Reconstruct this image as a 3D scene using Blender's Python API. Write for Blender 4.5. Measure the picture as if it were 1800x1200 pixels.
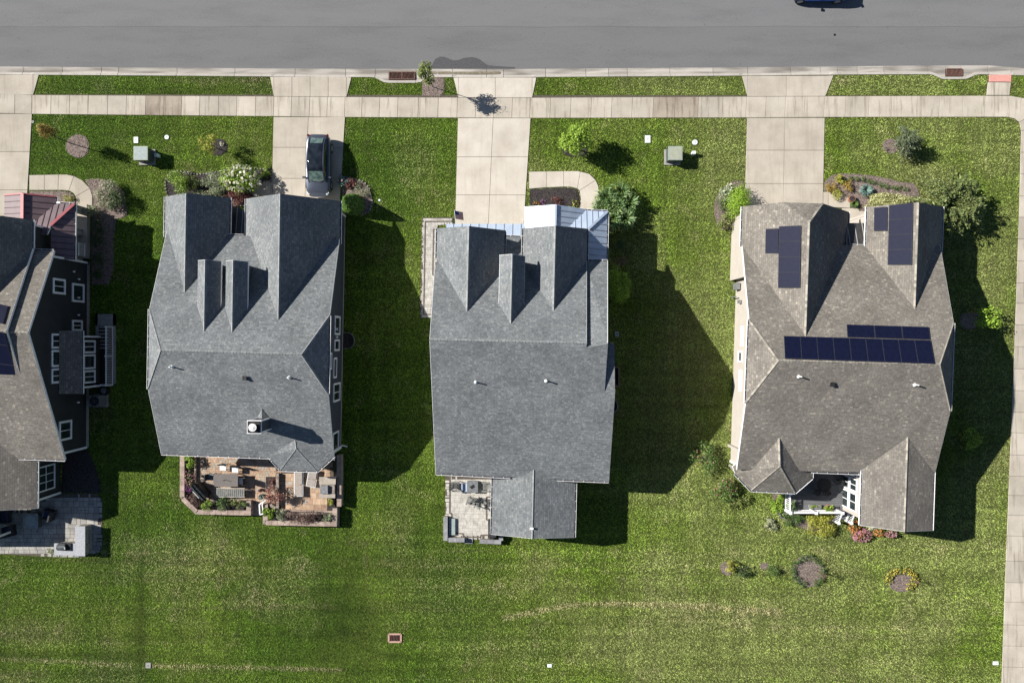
import bpy, bmesh, math, random
import numpy as np
from mathutils import Vector, Matrix
random.seed(7); RNG=np.random.default_rng(7)
for o in list(bpy.data.objects): bpy.data.objects.remove(o)
SC=bpy.context.scene; COL=SC.collection
R=math.radians
# ---------------------------------------------------------------- camera, sky, sun
CH=53.0; CF=1200.0                       # drone height, focal length in pixels of the 1800 px photograph
cam=bpy.data.cameras.new('camera'); cam.lens=24; cam.sensor_width=36; cam.clip_end=2000; cam.clip_start=0.1
co=bpy.data.objects.new('camera',cam); co.location=(0,0,CH); COL.objects.link(co); SC.camera=co
SUN_EL=math.atan(.6665); SUN_DIR=Vector((-math.cos(SUN_EL)*.9565,math.cos(SUN_EL)*.2917,math.sin(SUN_EL)))
w=bpy.data.worlds.new('World'); SC.world=w; w.use_nodes=True
nt=w.node_tree; bg=nt.nodes['Background']; sk=nt.nodes.new('ShaderNodeTexSky'); sk.sky_type='NISHITA'; sk.sun_disc=False
sk.sun_elevation=SUN_EL; sk.sun_rotation=math.atan2(SUN_DIR.x,SUN_DIR.y); sk.air_density=.75; sk.dust_density=.2
nt.links.new(sk.outputs[0],bg.inputs[0]); bg.inputs[1].default_value=.05
sl=bpy.data.lights.new('sun','SUN'); sl.energy=5.0; sl.angle=R(.5); sl.color=(1,.955,.88)
so=bpy.data.objects.new('sun',sl); COL.objects.link(so); so.location=(-40,20,60)
so.rotation_euler=SUN_DIR.to_track_quat('Z','Y').to_euler()
SC.render.engine='CYCLES'
vs=SC.view_settings; vs.view_transform='Standard'; vs.look='None'; vs.gamma=1; vs.use_curve_mapping=False; vs.exposure=.80
# ---------------------------------------------------------------- geometry helpers
def W(px,py,h=0.0):
    t=(CH-h)/CF; return Vector(((px-900)*t,(600-py)*t,h))
def G2(px,py): return ((px-900)*CH/CF,(600-py)*CH/CF)
class MB:
    def __init__(s): s.v=[];s.f=[];s.m=[];s.uv=[]
    def face(s,pts,mi=0,uv=None):
        i=len(s.v); s.v+= [tuple(p) for p in pts]; s.f.append(tuple(range(i,i+len(pts)))); s.m.append(mi); s.uv.append(uv)
    def prism(s,poly,z0,z1,mi=0,side=None):   # poly 2d ccw
        a=sum(poly[i][0]*poly[(i+1)%len(poly)][1]-poly[(i+1)%len(poly)][0]*poly[i][1] for i in range(len(poly)))
        if a<0: poly=poly[::-1]
        n=len(poly); side=mi if side is None else side
        s.face([(p[0],p[1],z1) for p in poly],mi); s.face([(p[0],p[1],z0) for p in poly[::-1]],side)
        for i in range(n):
            p,q=poly[i],poly[(i+1)%n]; s.face([(p[0],p[1],z0),(q[0],q[1],z0),(q[0],q[1],z1),(p[0],p[1],z1)],side)
    def box(s,c,size,rz=0,mi=0,taper=1,rot=None):
        hx,hy,hz=[k/2 for k in size]; M=rot if rot is not None else Matrix.Rotation(rz,3,'Z'); c=Vector(c)
        P=[]
        for z,k in ((-hz,1),(hz,taper)):
            for x,y in ((-hx,-hy),(hx,-hy),(hx,hy),(-hx,hy)): P.append(c+M@Vector((x*k,y*k,z)))
        for q in ((3,2,1,0),(4,5,6,7),(0,1,5,4),(1,2,6,5),(2,3,7,6),(3,0,4,7)): s.face([P[k] for k in q],mi)
    def seg(s,a,b,w,h,mi=0,up=(0,0,1)):        # bar from a to b
        a=Vector(a);b=Vector(b);d=(b-a); L=d.length
        if L<1e-6: return
        d/=L; u=Vector(up); r=d.cross(u)
        if r.length<1e-4: r=d.cross(Vector((1,0,0)))
        r.normalize(); u=r.cross(d)
        s.box((a+b)/2,(L,w,h),mi=mi,rot=Matrix((d,r*-1,u)).transposed())
    def tube(s,a,b,r0,r1=None,n=8,mi=0,cap=True):
        r1=r0 if r1 is None else r1; a=Vector(a);b=Vector(b);d=(b-a).normalized(); x=d.orthogonal().normalized(); y=d.cross(x)
        A=[a+(x*math.cos(t)+y*math.sin(t))*r0 for t in [2*math.pi*i/n for i in range(n)]]
        B=[b+(x*math.cos(t)+y*math.sin(t))*r1 for t in [2*math.pi*i/n for i in range(n)]]
        for i in range(n): j=(i+1)%n; s.face([A[i],A[j],B[j],B[i]],mi)
        if cap: s.face(A[::-1],mi); s.face(B,mi)
    def rings(s,rs,mi=0,cap=True):             # list of rings (each list of points)
        n=len(rs[0])
        for A,B in zip(rs,rs[1:]):
            for i in range(n): j=(i+1)%n; s.face([A[i],A[j],B[j],B[i]],mi)
        if cap: s.face(rs[0][::-1],mi); s.face(rs[-1],mi)
    def slab(s,poly,th=.16,top=0,side=1):      # roof face, UV in metres along / up the slope
        P=[Vector(p) for p in poly]; n=Vector((0,0,0))
        for i in range(len(P)): n+= P[i].cross(P[(i+1)%len(P)])
        if n.z<0: P=P[::-1]; n=-n
        n.normalize(); u=Vector((0,0,1)).cross(n)
        if u.length<1e-3: u=Vector((1,0,0))
        u.normalize(); v=n.cross(u)
        s.face(P,top,[(p.dot(u),p.dot(v)) for p in P]); Q=[p-Vector((0,0,th)) for p in P]; s.face(Q[::-1],side)
        for i in range(len(P)): j=(i+1)%len(P); s.face([Q[i],Q[j],P[j],P[i]],side)
    def build(s,name,mats,parent=None,smooth=False,merge=False,origin=None):
        me=bpy.data.meshes.new(name)
        if origin is None:
            if parent is not None: origin=WL[parent.name]
            else:
                A=np.array(s.v); origin=((A[:,0].min()+A[:,0].max())/2,(A[:,1].min()+A[:,1].max())/2,A[:,2].min())
        V=[(p[0]-origin[0],p[1]-origin[1],p[2]-origin[2]) for p in s.v]
        me.from_pydata(V,[],s.f)
        if not isinstance(mats,(list,tuple)): mats=[mats]
        for m in mats: me.materials.append(m)
        me.polygons.foreach_set('material_index',[min(k,len(mats)-1) for k in s.m])
        if any(u is not None for u in s.uv):
            ul=me.uv_layers.new(name='UVMap'); k=0; data=[]
            for f,u in zip(s.f,s.uv):
                data+= [c for q in (u if u else [(0,0)]*len(f)) for c in q]
            ul.data.foreach_set('uv',data)
        if merge or smooth:
            b=bmesh.new(); b.from_mesh(me)
            if merge: bmesh.ops.remove_doubles(b,verts=b.verts,dist=.0005)
            for f in b.faces: f.smooth=smooth
            b.to_mesh(me); b.free()
        me.update()
        o=bpy.data.objects.new(name,me); COL.objects.link(o)
        if parent is not None: o.parent=parent; o.location=Vector(origin)-Vector(WL[parent.name])
        else: o.location=origin
        WL[o.name]=tuple(origin)
        return o
WL={}
def tag(o,label=None,cat=None,group=None,kind=None):
    if label: o['label']=label
    if cat: o['category']=cat
    if group: o['group']=group
    if kind: o['kind']=kind
    return o
def thing(name,loc,label,cat,group=None):
    o=bpy.data.objects.new(name,None); COL.objects.link(o); o.location=loc; o.empty_display_size=.3
    WL[o.name]=tuple(loc); return tag(o,label,cat,group)
# ---------------------------------------------------------------- materials
def newmat(name):
    m=bpy.data.materials.new(name); m.use_nodes=True; n=m.node_tree; b=n.nodes['Principled BSDF']; return m,n,b
def N(n,t,**k):
    o=n.nodes.new(t)
    for a,v in k.items():
        if a.startswith('i_'): 
            key=a[2:]; key=int(key) if key.isdigit() else key.replace('_',' ')
            o.inputs[key].default_value=v
        else: setattr(o,a,v)
    return o
def ramp(n,stops,interp='LINEAR'):
    r=n.nodes.new('ShaderNodeValToRGB'); r.color_ramp.interpolation=interp; e=r.color_ramp.elements
    while len(e)<len(stops): e.new(.5)
    for k,(p,c) in zip(e,stops): k.position=p; k.color=(c[0],c[1],c[2],1)
    return r
def c3(c): return (c[0],c[1],c[2],1)
def nmat(name,c1,c2,scale=3,rough=.85,bump=0,bscale=None,detail=6,spec=.3,metal=0,rnd=0,stretch=None,lo=.35,hi=.65):
    m,n,b=newmat(name); L=n.links; g=N(n,'ShaderNodeNewGeometry'); src=g.outputs['Position']
    if stretch:
        mp=N(n,'ShaderNodeMapping'); mp.inputs['Scale'].default_value=stretch; L.new(src,mp.inputs[0]); src=mp.outputs[0]
    t=N(n,'ShaderNodeTexNoise',i_Scale=scale,i_Detail=detail); L.new(src,t.inputs['Vector'])
    r=ramp(n,[(lo,c1),(hi,c2)]); L.new(t.outputs[0],r.inputs[0]); out=r.outputs[0]
    if rnd:
        oi=N(n,'ShaderNodeObjectInfo'); mr=N(n,'ShaderNodeMapRange',i_To_Min=1-rnd,i_To_Max=1+rnd); L.new(oi.outputs['Random'],mr.inputs[0])
        hs=N(n,'ShaderNodeHueSaturation'); L.new(mr.outputs[0],hs.inputs['Value']); L.new(out,hs.inputs['Color']); out=hs.outputs[0]
    L.new(out,b.inputs['Base Color']); b.inputs['Roughness'].default_value=rough; b.inputs['Metallic'].default_value=metal
    b.inputs['Specular IOR Level'].default_value=spec
    if bump:
        t2=N(n,'ShaderNodeTexNoise',i_Scale=bscale or scale*4,i_Detail=4); L.new(src,t2.inputs['Vector'])
        bp=N(n,'ShaderNodeBump',i_Strength=1.0,i_Distance=bump); L.new(t2.outputs[0],bp.inputs['Height']); L.new(bp.outputs[0],b.inputs['Normal'])
    return m
def shingle(name,stops,tint):
    m,n,b=newmat(name); L=n.links; uv=N(n,'ShaderNodeUVMap')
    br=N(n,'ShaderNodeTexBrick',i_Scale=1.0,i_Mortar_Size=.006,i_Brick_Width=.21,i_Row_Height=.145,i_Bias=0.0)
    br.inputs['Color1'].default_value=(0,0,0,1); br.inputs['Color2'].default_value=(1,1,1,1); br.inputs['Mortar'].default_value=(0,0,0,1)
    br.offset=.37; br.offset_frequency=3; br.inputs['Mortar Smooth'].default_value=.3
    wv=N(n,'ShaderNodeTexNoise',i_Scale=2.5,i_Detail=2); L.new(uv.outputs[0],wv.inputs['Vector'])
    L.new(uv.outputs[0],br.inputs['Vector'])
    r=ramp(n,stops); L.new(br.outputs['Color'],r.inputs[0])
    ns=N(n,'ShaderNodeTexNoise',i_Scale=.5,i_Detail=4); L.new(uv.outputs[0],ns.inputs['Vector'])
    mx=N(n,'ShaderNodeMapRange',i_From_Min=.3,i_From_Max=.7,i_To_Min=.84,i_To_Max=1.16); L.new(ns.outputs[0],mx.inputs[0])
    n2=N(n,'ShaderNodeTexNoise',i_Scale=7,i_Detail=5,i_Roughness=.7); L.new(uv.outputs[0],n2.inputs['Vector'])
    m2=N(n,'ShaderNodeMapRange',i_From_Min=.3,i_From_Max=.7,i_To_Min=.72,i_To_Max=1.28); L.new(n2.outputs[0],m2.inputs[0])
    mu=N(n,'ShaderNodeMath',operation='MULTIPLY'); L.new(mx.outputs[0],mu.inputs[0]); L.new(m2.outputs[0],mu.inputs[1])
    hs=N(n,'ShaderNodeHueSaturation'); L.new(r.outputs[0],hs.inputs['Color']); L.new(mu.outputs[0],hs.inputs['Value'])
    mm=N(n,'ShaderNodeMix',data_type='RGBA'); mm.inputs[7].default_value=(tint[0]*.6,tint[1]*.6,tint[2]*.6,1)
    L.new(br.outputs['Fac'],mm.inputs[0]); L.new(hs.outputs[0],mm.inputs[6]); L.new(mm.outputs[2],b.inputs['Base Color'])
    b.inputs['Roughness'].default_value=.95; b.inputs['Specular IOR Level'].default_value=.15
    sx=N(n,'ShaderNodeSeparateXYZ'); L.new(uv.outputs[0],sx.inputs[0]); dv=N(n,'ShaderNodeMath',operation='DIVIDE'); dv.inputs[1].default_value=.145
    L.new(sx.outputs[1],dv.inputs[0]); fr=N(n,'ShaderNodeMath',operation='FRACT'); L.new(dv.outputs[0],fr.inputs[0])
    sb=N(n,'ShaderNodeMath',operation='SUBTRACT'); sb.inputs[0].default_value=1; L.new(fr.outputs[0],sb.inputs[1])
    ad=N(n,'ShaderNodeMath',operation='MULTIPLY_ADD'); L.new(n2.outputs[0],ad.inputs[0]); ad.inputs[1].default_value=.6; L.new(sb.outputs[0],ad.inputs[2])
    bp=N(n,'ShaderNodeBump',i_Strength=1.0,i_Distance=.009); L.new(ad.outputs[0],bp.inputs['Height']); L.new(bp.outputs[0],b.inputs['Normal'])
    return m
M={}
def capmat(name,a,b_):
    m,n,b=newmat(name); g=N(n,'ShaderNodeNewGeometry'); r=ramp(n,[(0,a),(1,b_)]); n.links.new(g.outputs['Random Per Island'],r.inputs[0]); n.links.new(r.outputs[0],b.inputs['Base Color']); b.inputs['Roughness'].default_value=.95; return m
M['capshA']=capmat('grey_ridge_caps',(.16,.17,.175),(.25,.26,.262)); M['capshB']=capmat('brown_ridge_caps',(.15,.14,.12),(.34,.31,.265))
gA=(.135,.150,.162)
M['shA']=shingle('grey_shingles',[(0,(.132,.144,.152)),(.35,(.160,.171,.178)),(.75,(.178,.189,.194)),(1,(.222,.230,.232))],gA)
gB=(.16,.15,.135)
M['shB']=shingle('brown_shingles',[(0,(.155,.142,.126)),(.45,(.182,.166,.147)),(.86,(.207,.190,.167)),(.94,(.225,.208,.18)),(1,(.29,.265,.225))],gB)
M['trim']=nmat('white_trim',(.74,.75,.77),(.8,.8,.8),6,.5)
M['sidW']=nmat('cream_siding',(.40,.365,.325),(.43,.395,.355),1.5,.7)
M['sidD']=nmat('charcoal_siding',(.030,.031,.033),(.037,.038,.040),1.5,.7)
M['sidN']=nmat('navy_siding',(.050,.060,.078),(.058,.068,.088),1.5,.7)
M['sidG']=nmat('grey_siding',(.25,.26,.27),(.28,.29,.30),1.5,.7)
M['stone']=nmat('grey_stone',(.13,.12,.12),(.36,.33,.30),7,.9,bump=.03)
M['found']=nmat('foundation',(.25,.25,.24),(.33,.32,.31),4,.9)
M['glass']=nmat('window_glass',(.012,.018,.020),(.03,.045,.045),.9,.06,spec=.6)
M['dark']=nmat('dark_void',(.015,.015,.016),(.02,.02,.02),3,.9)
M['gutin']=nmat('gutter_inside',(.05,.05,.06),(.10,.10,.11),3,.7)  # white trough inside painted dark, toning down its sunlit bottom
M['metR']=nmat('maroon_metal',(.135,.095,.105),(.165,.115,.125),2,.42,spec=.5)
M['metRd']=nmat('red_metal_cap',(.36,.10,.11),(.42,.13,.14),3,.4,spec=.5)
M['metW']=nmat('white_metal',(.36,.43,.54),(.42,.49,.60),2,.38,spec=.5)
M['metB']=nmat('bronze_metal',(.035,.034,.034),(.05,.048,.046),2,.45,spec=.5)
M['seamR']=nmat('dark_seam',(.05,.03,.035),(.06,.04,.045),2,.5)
M['seamW']=nmat('grey_seam',(.22,.26,.33),(.26,.3,.36),2,.5)
M['seamB']=nmat('light_seam',(.32,.32,.31),(.36,.36,.35),2,.5)
M['pipe']=nmat('white_pipe',(.72,.72,.7),(.8,.8,.78),6,.5)
M['black']=nmat('black_plastic',(.015,.015,.016),(.03,.03,.03),5,.5)
M['gutter']=nmat('white_gutter',(.74,.74,.76),(.8,.8,.8),6,.45)
M['door']=nmat('garage_door',(.6,.6,.6),(.65,.65,.65),4,.6)
def concrete(name,a,b,stain=.5,rnd=.05):
    m,n,bs=newmat(name); L=n.links; g=N(n,'ShaderNodeNewGeometry'); P=g.outputs['Position']
    t=N(n,'ShaderNodeTexNoise',i_Scale=.55,i_Detail=8,i_Roughness=.62); L.new(P,t.inputs['Vector']); r=ramp(n,[(.3,a),(.62,b)]); L.new(t.outputs[0],r.inputs[0])
    t2=N(n,'ShaderNodeTexNoise',i_Scale=28,i_Detail=3); L.new(P,t2.inputs['Vector']); m2=N(n,'ShaderNodeMapRange',i_From_Min=.3,i_From_Max=.7,i_To_Min=.93,i_To_Max=1.07); L.new(t2.outputs[0],m2.inputs[0])
    mp=N(n,'ShaderNodeMapping'); mp.inputs['Scale'].default_value=(2.2,.18,1); L.new(P,mp.inputs[0])
    t3=N(n,'ShaderNodeTexNoise',i_Scale=1.6,i_Detail=5,i_Roughness=.7); L.new(mp.outputs[0],t3.inputs['Vector']); r3=ramp(n,[(.52,(0,0,0)),(.75,(1,1,1))]); L.new(t3.outputs[0],r3.inputs[0])
    sc=N(n,'ShaderNodeMath',operation='MULTIPLY'); sc.inputs[1].default_value=stain; L.new(r3.outputs[0],sc.inputs[0])
    mx=N(n,'ShaderNodeMix',data_type='RGBA'); L.new(sc.outputs[0],mx.inputs[0]); L.new(r.outputs[0],mx.inputs[6]); mx.inputs[7].default_value=(a[0]*.62,a[1]*.58,a[2]*.52,1)
    oi=N(n,'ShaderNodeObjectInfo'); mr=N(n,'ShaderNodeMapRange',i_To_Min=1-rnd,i_To_Max=1+rnd); L.new(oi.outputs['Random'],mr.inputs[0])
    mu=N(n,'ShaderNodeMath',operation='MULTIPLY'); L.new(m2.outputs[0],mu.inputs[0]); L.new(mr.outputs[0],mu.inputs[1])
    hs=N(n,'ShaderNodeHueSaturation'); L.new(mx.outputs[2],hs.inputs['Color']); L.new(mu.outputs[0],hs.inputs['Value']); L.new(hs.outputs[0],bs.inputs['Base Color'])
    bs.inputs['Roughness'].default_value=.9; bs.inputs['Specular IOR Level'].default_value=.2
    return m
M['conc']=concrete('concrete_slab',(.365,.325,.27),(.47,.425,.36),.35,.06)
M['concL']=concrete('pale_concrete',(.45,.405,.345),(.56,.515,.45),.25,.03)
M['concS']=concrete('stained_concrete',(.36,.322,.268),(.48,.436,.37),1.1,.11)
M['concB']=concrete('brown_stained_concrete',(.22,.18,.145),(.36,.31,.25),1.2,.05)
M['concK']=concrete('kerb_concrete',(.36,.335,.30),(.45,.42,.38),.6,.05)
M['pan']=nmat('gutter_pan',(.20,.185,.165),(.42,.39,.35),.5,.9,stretch=(.6,5,1),lo=.38,hi=.62,rnd=.12,detail=8)
M['joint']=nmat('joint_dirt',(.07,.06,.05),(.12,.10,.08),6,.95)
M['pink']=nmat('red_tactile_paving',(.55,.26,.22),(.62,.31,.26),8,.85)
# asphalt
def asphalt():
    m,n,b=newmat('asphalt'); L=n.links; g=N(n,'ShaderNodeNewGeometry'); P=g.outputs['Position']
    sx=N(n,'ShaderNodeSeparateXYZ'); L.new(P,sx.inputs[0])
    wob=N(n,'ShaderNodeTexNoise',i_Scale=.12,i_Detail=5); L.new(P,wob.inputs['Vector'])
    yy=N(n,'ShaderNodeMath',operation='MULTIPLY_ADD'); L.new(wob.outputs[0],yy.inputs[0]); yy.inputs[1].default_value=.35; L.new(sx.outputs[1],yy.inputs[2])
    r0=N(n,'ShaderNodeMapRange',i_From_Min=24.6,i_From_Max=24.66,i_To_Min=0,i_To_Max=1); L.new(yy.outputs[0],r0.inputs[0])
    mp=N(n,'ShaderNodeMapping'); mp.inputs['Scale'].default_value=(.14,.7,1); L.new(P,mp.inputs[0])
    t=N(n,'ShaderNodeTexNoise',i_Scale=1.2,i_Detail=8,i_Roughness=.65); L.new(mp.outputs[0],t.inputs['Vector'])
    t2=N(n,'ShaderNodeTexNoise',i_Scale=9,i_Detail=7,i_Roughness=.75); L.new(P,t2.inputs['Vector'])
    ad=N(n,'ShaderNodeMath',operation='MULTIPLY_ADD'); L.new(t2.outputs[0],ad.inputs[0]); ad.inputs[1].default_value=.5; L.new(t.outputs[0],ad.inputs[2])
    r=ramp(n,[(.52,(.130,.131,.136)),(.80,(.156,.156,.160))]); L.new(ad.outputs[0],r.inputs[0])
    mx=N(n,'ShaderNodeMix',data_type='RGBA'); L.new(r0.outputs[0],mx.inputs[0]); L.new(r.outputs[0],mx.inputs[6])
    br=N(n,'ShaderNodeHueSaturation',i_Value=1.09); L.new(r.outputs[0],br.inputs['Color']); L.new(br.outputs[0],mx.inputs[7])
    # thin seam
    sm=N(n,'ShaderNodeMath',operation='SUBTRACT'); L.new(yy.outputs[0],sm.inputs[0]); sm.inputs[1].default_value=24.63
    ab=N(n,'ShaderNodeMath',operation='ABSOLUTE'); L.new(sm.outputs[0],ab.inputs[0]); rs=N(n,'ShaderNodeMapRange',i_From_Min=.0,i_From_Max=.05,i_To_Min=.78,i_To_Max=1); L.new(ab.outputs[0],rs.inputs[0])
    vo=N(n,'ShaderNodeTexNoise',i_Scale=3.3,i_Detail=2); L.new(P,vo.inputs['Vector']); vr=N(n,'ShaderNodeMapRange',i_From_Min=.70,i_From_Max=.76,i_To_Min=1,i_To_Max=.84); L.new(vo.outputs[0],vr.inputs[0]); v3=N(n,'ShaderNodeMapRange',i_From_Min=.25,i_From_Max=.75,i_To_Min=.9,i_To_Max=1.1); L.new(t2.outputs[0],v3.inputs[0]); q1=N(n,'ShaderNodeMath',operation='MULTIPLY'); L.new(vr.outputs[0],q1.inputs[0]); L.new(v3.outputs[0],q1.inputs[1]); q2=N(n,'ShaderNodeMath',operation='MULTIPLY'); L.new(q1.outputs[0],q2.inputs[0]); L.new(rs.outputs[0],q2.inputs[1]); rs=q2
    hs=N(n,'ShaderNodeHueSaturation'); L.new(mx.outputs[2],hs.inputs['Color']); L.new(rs.outputs[0],hs.inputs['Value']); L.new(hs.outputs[0],b.inputs['Base Color'])
    b.inputs['Roughness'].default_value=.92; b.inputs['Specular IOR Level'].default_value=.2
    bp=N(n,'ShaderNodeBump',i_Strength=.6,i_Distance=.008); L.new(t2.outputs[0],bp.inputs['Height']); L.new(bp.outputs[0],b.inputs['Normal'])
    return m
M['asph']=asphalt()
M['wet']=nmat('wet_asphalt',(.062,.064,.068),(.085,.085,.09),9,.75)
# lawn colours: patches, mowing bands, small-scale grain. greener on the left, drier on the right
def lawnmat(name,blade):
    m,n,b=newmat(name); L=n.links; g=N(n,'ShaderNodeNewGeometry'); P=g.outputs['Position']
    sx=N(n,'ShaderNodeSeparateXYZ'); L.new(P,sx.inputs[0])
    t=N(n,'ShaderNodeTexNoise',i_Scale=.11,i_Detail=8,i_Roughness=.6); L.new(P,t.inputs['Vector'])
    xg=N(n,'ShaderNodeMapRange',i_From_Min=-14,i_From_Max=16,i_To_Min=-.13,i_To_Max=.13); L.new(sx.outputs[0],xg.inputs[0])
    a=N(n,'ShaderNodeMath',operation='ADD'); L.new(t.outputs[0],a.inputs[0]); L.new(xg.outputs[0],a.inputs[1])
    if blade: r=ramp(n,[(.32,(.125,.235,.018)),(.50,(.205,.310,.036)),(.66,(.28,.35,.092))])
    else: r=ramp(n,[(.32,(.036,.062,.009)),(.50,(.056,.080,.014)),(.66,(.085,.10,.03))])
    L.new(a.outputs[0],r.inputs[0])
    # mowing bands along x
    mp=N(n,'ShaderNodeMapping'); mp.inputs['Scale'].default_value=(.05,1.3,1); L.new(P,mp.inputs[0])
    t2=N(n,'ShaderNodeTexNoise',i_Scale=1.0,i_Detail=5,i_Roughness=.6); L.new(mp.outputs[0],t2.inputs['Vector']); m2=N(n,'ShaderNodeMapRange',i_From_Min=.3,i_From_Max=.7,i_To_Min=.80,i_To_Max=1.2); L.new(t2.outputs[0],m2.inputs[0])
    mpv=N(n,'ShaderNodeMapping'); mpv.inputs['Scale'].default_value=(1.1,.03,1); L.new(P,mpv.inputs[0])
    t4=N(n,'ShaderNodeTexNoise',i_Scale=1.0,i_Detail=4); L.new(mpv.outputs[0],t4.inputs['Vector']); m4=N(n,'ShaderNodeMapRange',i_From_Min=.3,i_From_Max=.7,i_To_Min=.88,i_To_Max=1.12); L.new(t4.outputs[0],m4.inputs[0])
    # dry straw patches
    t5=N(n,'ShaderNodeTexNoise',i_Scale=.33,i_Detail=9,i_Roughness=.72); L.new(P,t5.inputs['Vector']); r5=ramp(n,[(.60,(0,0,0)),(.80,(.75,.75,.75))]); L.new(t5.outputs[0],r5.inputs[0])
    mx=N(n,'ShaderNodeMix',data_type='RGBA'); L.new(r5.outputs[0],mx.inputs[0]); L.new(r.outputs[0],mx.inputs[6]); k=1 if blade else .45; mx.inputs[7].default_value=(.25*k,.23*k,.10*k,1)
    mu=N(n,'ShaderNodeMath',operation='MULTIPLY'); L.new(m2.outputs[0],mu.inputs[0]); L.new(m4.outputs[0],mu.inputs[1]); val=mu.outputs[0]
    t3=N(n,'ShaderNodeTexNoise',i_Scale=5.5,i_Detail=3,i_Roughness=.7); L.new(P,t3.inputs['Vector']); m3=N(n,'ShaderNodeMapRange',i_From_Min=.3,i_From_Max=.7,i_To_Min=.5,i_To_Max=1.5); L.new(t3.outputs[0],m3.inputs[0])
    mu3=N(n,'ShaderNodeMath',operation='MULTIPLY'); L.new(val,mu3.inputs[0]); L.new(m3.outputs[0],mu3.inputs[1]); val=mu3.outputs[0]
    if blade:
        at=N(n,'ShaderNodeAttribute',attribute_name='dry'); dm=N(n,'ShaderNodeMix',data_type='RGBA'); L.new(at.outputs['Fac'],dm.inputs[0]); L.new(mx.outputs[2],dm.inputs[6]); dm.inputs[7].default_value=(.46,.40,.22,1); mx=dm
        av=N(n,'ShaderNodeAttribute',attribute_name='lush'); mv=N(n,'ShaderNodeMath',operation='MULTIPLY'); L.new(val,mv.inputs[0]); L.new(av.outputs['Fac'],mv.inputs[1]); val=mv.outputs[0]
        mr=N(n,'ShaderNodeMapRange',i_To_Min=.68,i_To_Max=1.36); L.new(g.outputs['Random Per Island'],mr.inputs[0])
        mu2=N(n,'ShaderNodeMath',operation='MULTIPLY'); L.new(val,mu2.inputs[0]); L.new(mr.outputs[0],mu2.inputs[1]); val=mu2.outputs[0]
    hs=N(n,'ShaderNodeHueSaturation'); L.new(mx.outputs[2],hs.inputs['Color']); L.new(val,hs.inputs['Value']); L.new(hs.outputs[0],b.inputs['Base Color'])
    b.inputs['Roughness'].default_value=.7 if blade else .95; b.inputs['Specular IOR Level'].default_value=.25 if blade else .1
    if not blade:
        t6=N(n,'ShaderNodeTexNoise',i_Scale=14,i_Detail=4); L.new(P,t6.inputs['Vector']); bp=N(n,'ShaderNodeBump',i_Strength=1,i_Distance=.05); L.new(t6.outputs[0],bp.inputs['Height']); L.new(bp.outputs[0],b.inputs['Normal'])
    return m
M['lawn']=lawnmat('lawn_ground',False); M['blade']=lawnmat('grass_blades',True)
M['mulchB']=nmat('brown_mulch',(.07,.05,.045),(.30,.24,.21),9,.95,bump=.05,lo=.3,hi=.7)
M['mulchD']=nmat('dark_mulch',(.018,.015,.015),(.07,.06,.06),9,.95,bump=.05)
M['chipB']=nmat('brown_chips',(.10,.07,.06),(.42,.35,.31),12,.9,lo=.3,hi=.7)
M['chipD']=nmat('dark_chips',(.02,.017,.017),(.10,.088,.085),12,.9,lo=.3,hi=.7)
EXC=[]     # ground polygons (metres) kept free of grass
# ---------------------------------------------------------------- ground, street, kerb
KY=lambda x: np.interp(x,[0,300,600,900,1200,1500,1650,1740,1800],[116.5,118.5,120.5,120.8,118.6,116,114.5,114.5,118.5])   # road edge
KB=lambda x: np.interp(x,[0,300,600,900,1300,1500,1630,1700,1800],[131.5,133.5,136,136.3,133.5,131.5,131,130.5,133])      # back of kerb
def xs(a,b,st): 
    n=max(1,int(round((b-a)/st))); return [a+(b-a)*i/n for i in range(n+1)]
road_edge=[(-7000,KY(0))]+[(x,KY(x)) for x in xs(0,1800,60)]+[(1850,128),(1890,150),(7000,160)]
mb=MB(); XS=[p[0] for p in road_edge]
for (x0,y0),(x1,y1) in zip(road_edge,road_edge[1:]):
    a=G2(x0,y0);b=G2(x1,y1); top=31.5; mb.face([(a[0],a[1]-.0,-.10),(b[0],b[1],-.10),(b[0],top,-.10),(a[0],top,-.10)])
tag(mb.build('road',M['asph']),kind='structure')
# lawn ground: one big sheet south of the kerb, one north of the road
mb=MB()
inlets=[(684,729),(1664,1691)]
def bulge(x):
    b=0
    for a,c in inlets:
        if a-30<x<c+30:
            if x<a-4: t=(x-(a-30))/26
            elif x>c+4: t=((c+30)-x)/26
            else: t=1
            t=max(0,min(1,t)); b=max(b,(10 if a<1000 else 9)*(t*t*(3-2*t)))
    return b
LX=[-7000]+xs(0,1800,6)+[1850,1890,7000]; back=lambda x: KB(min(max(x,0),1800))+bulge(x)+(0 if x<1800 else min((x-1800)*.25,30))-.3
for x0,x1 in zip(LX,LX[1:]):
    a=G2(x0,back(x0));b=G2(x1,back(x1)); mb.face([(a[0],-300,0),(b[0],-300,0),(b[0],b[1],0),(a[0],a[1],0)])
mb.face([(-310,31.5,0),(276,31.5,0),(276,300,0),(-310,300,0)])
tag(mb.build('lawn',M['lawn'],origin=(0,0,0)),kind='structure')
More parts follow.
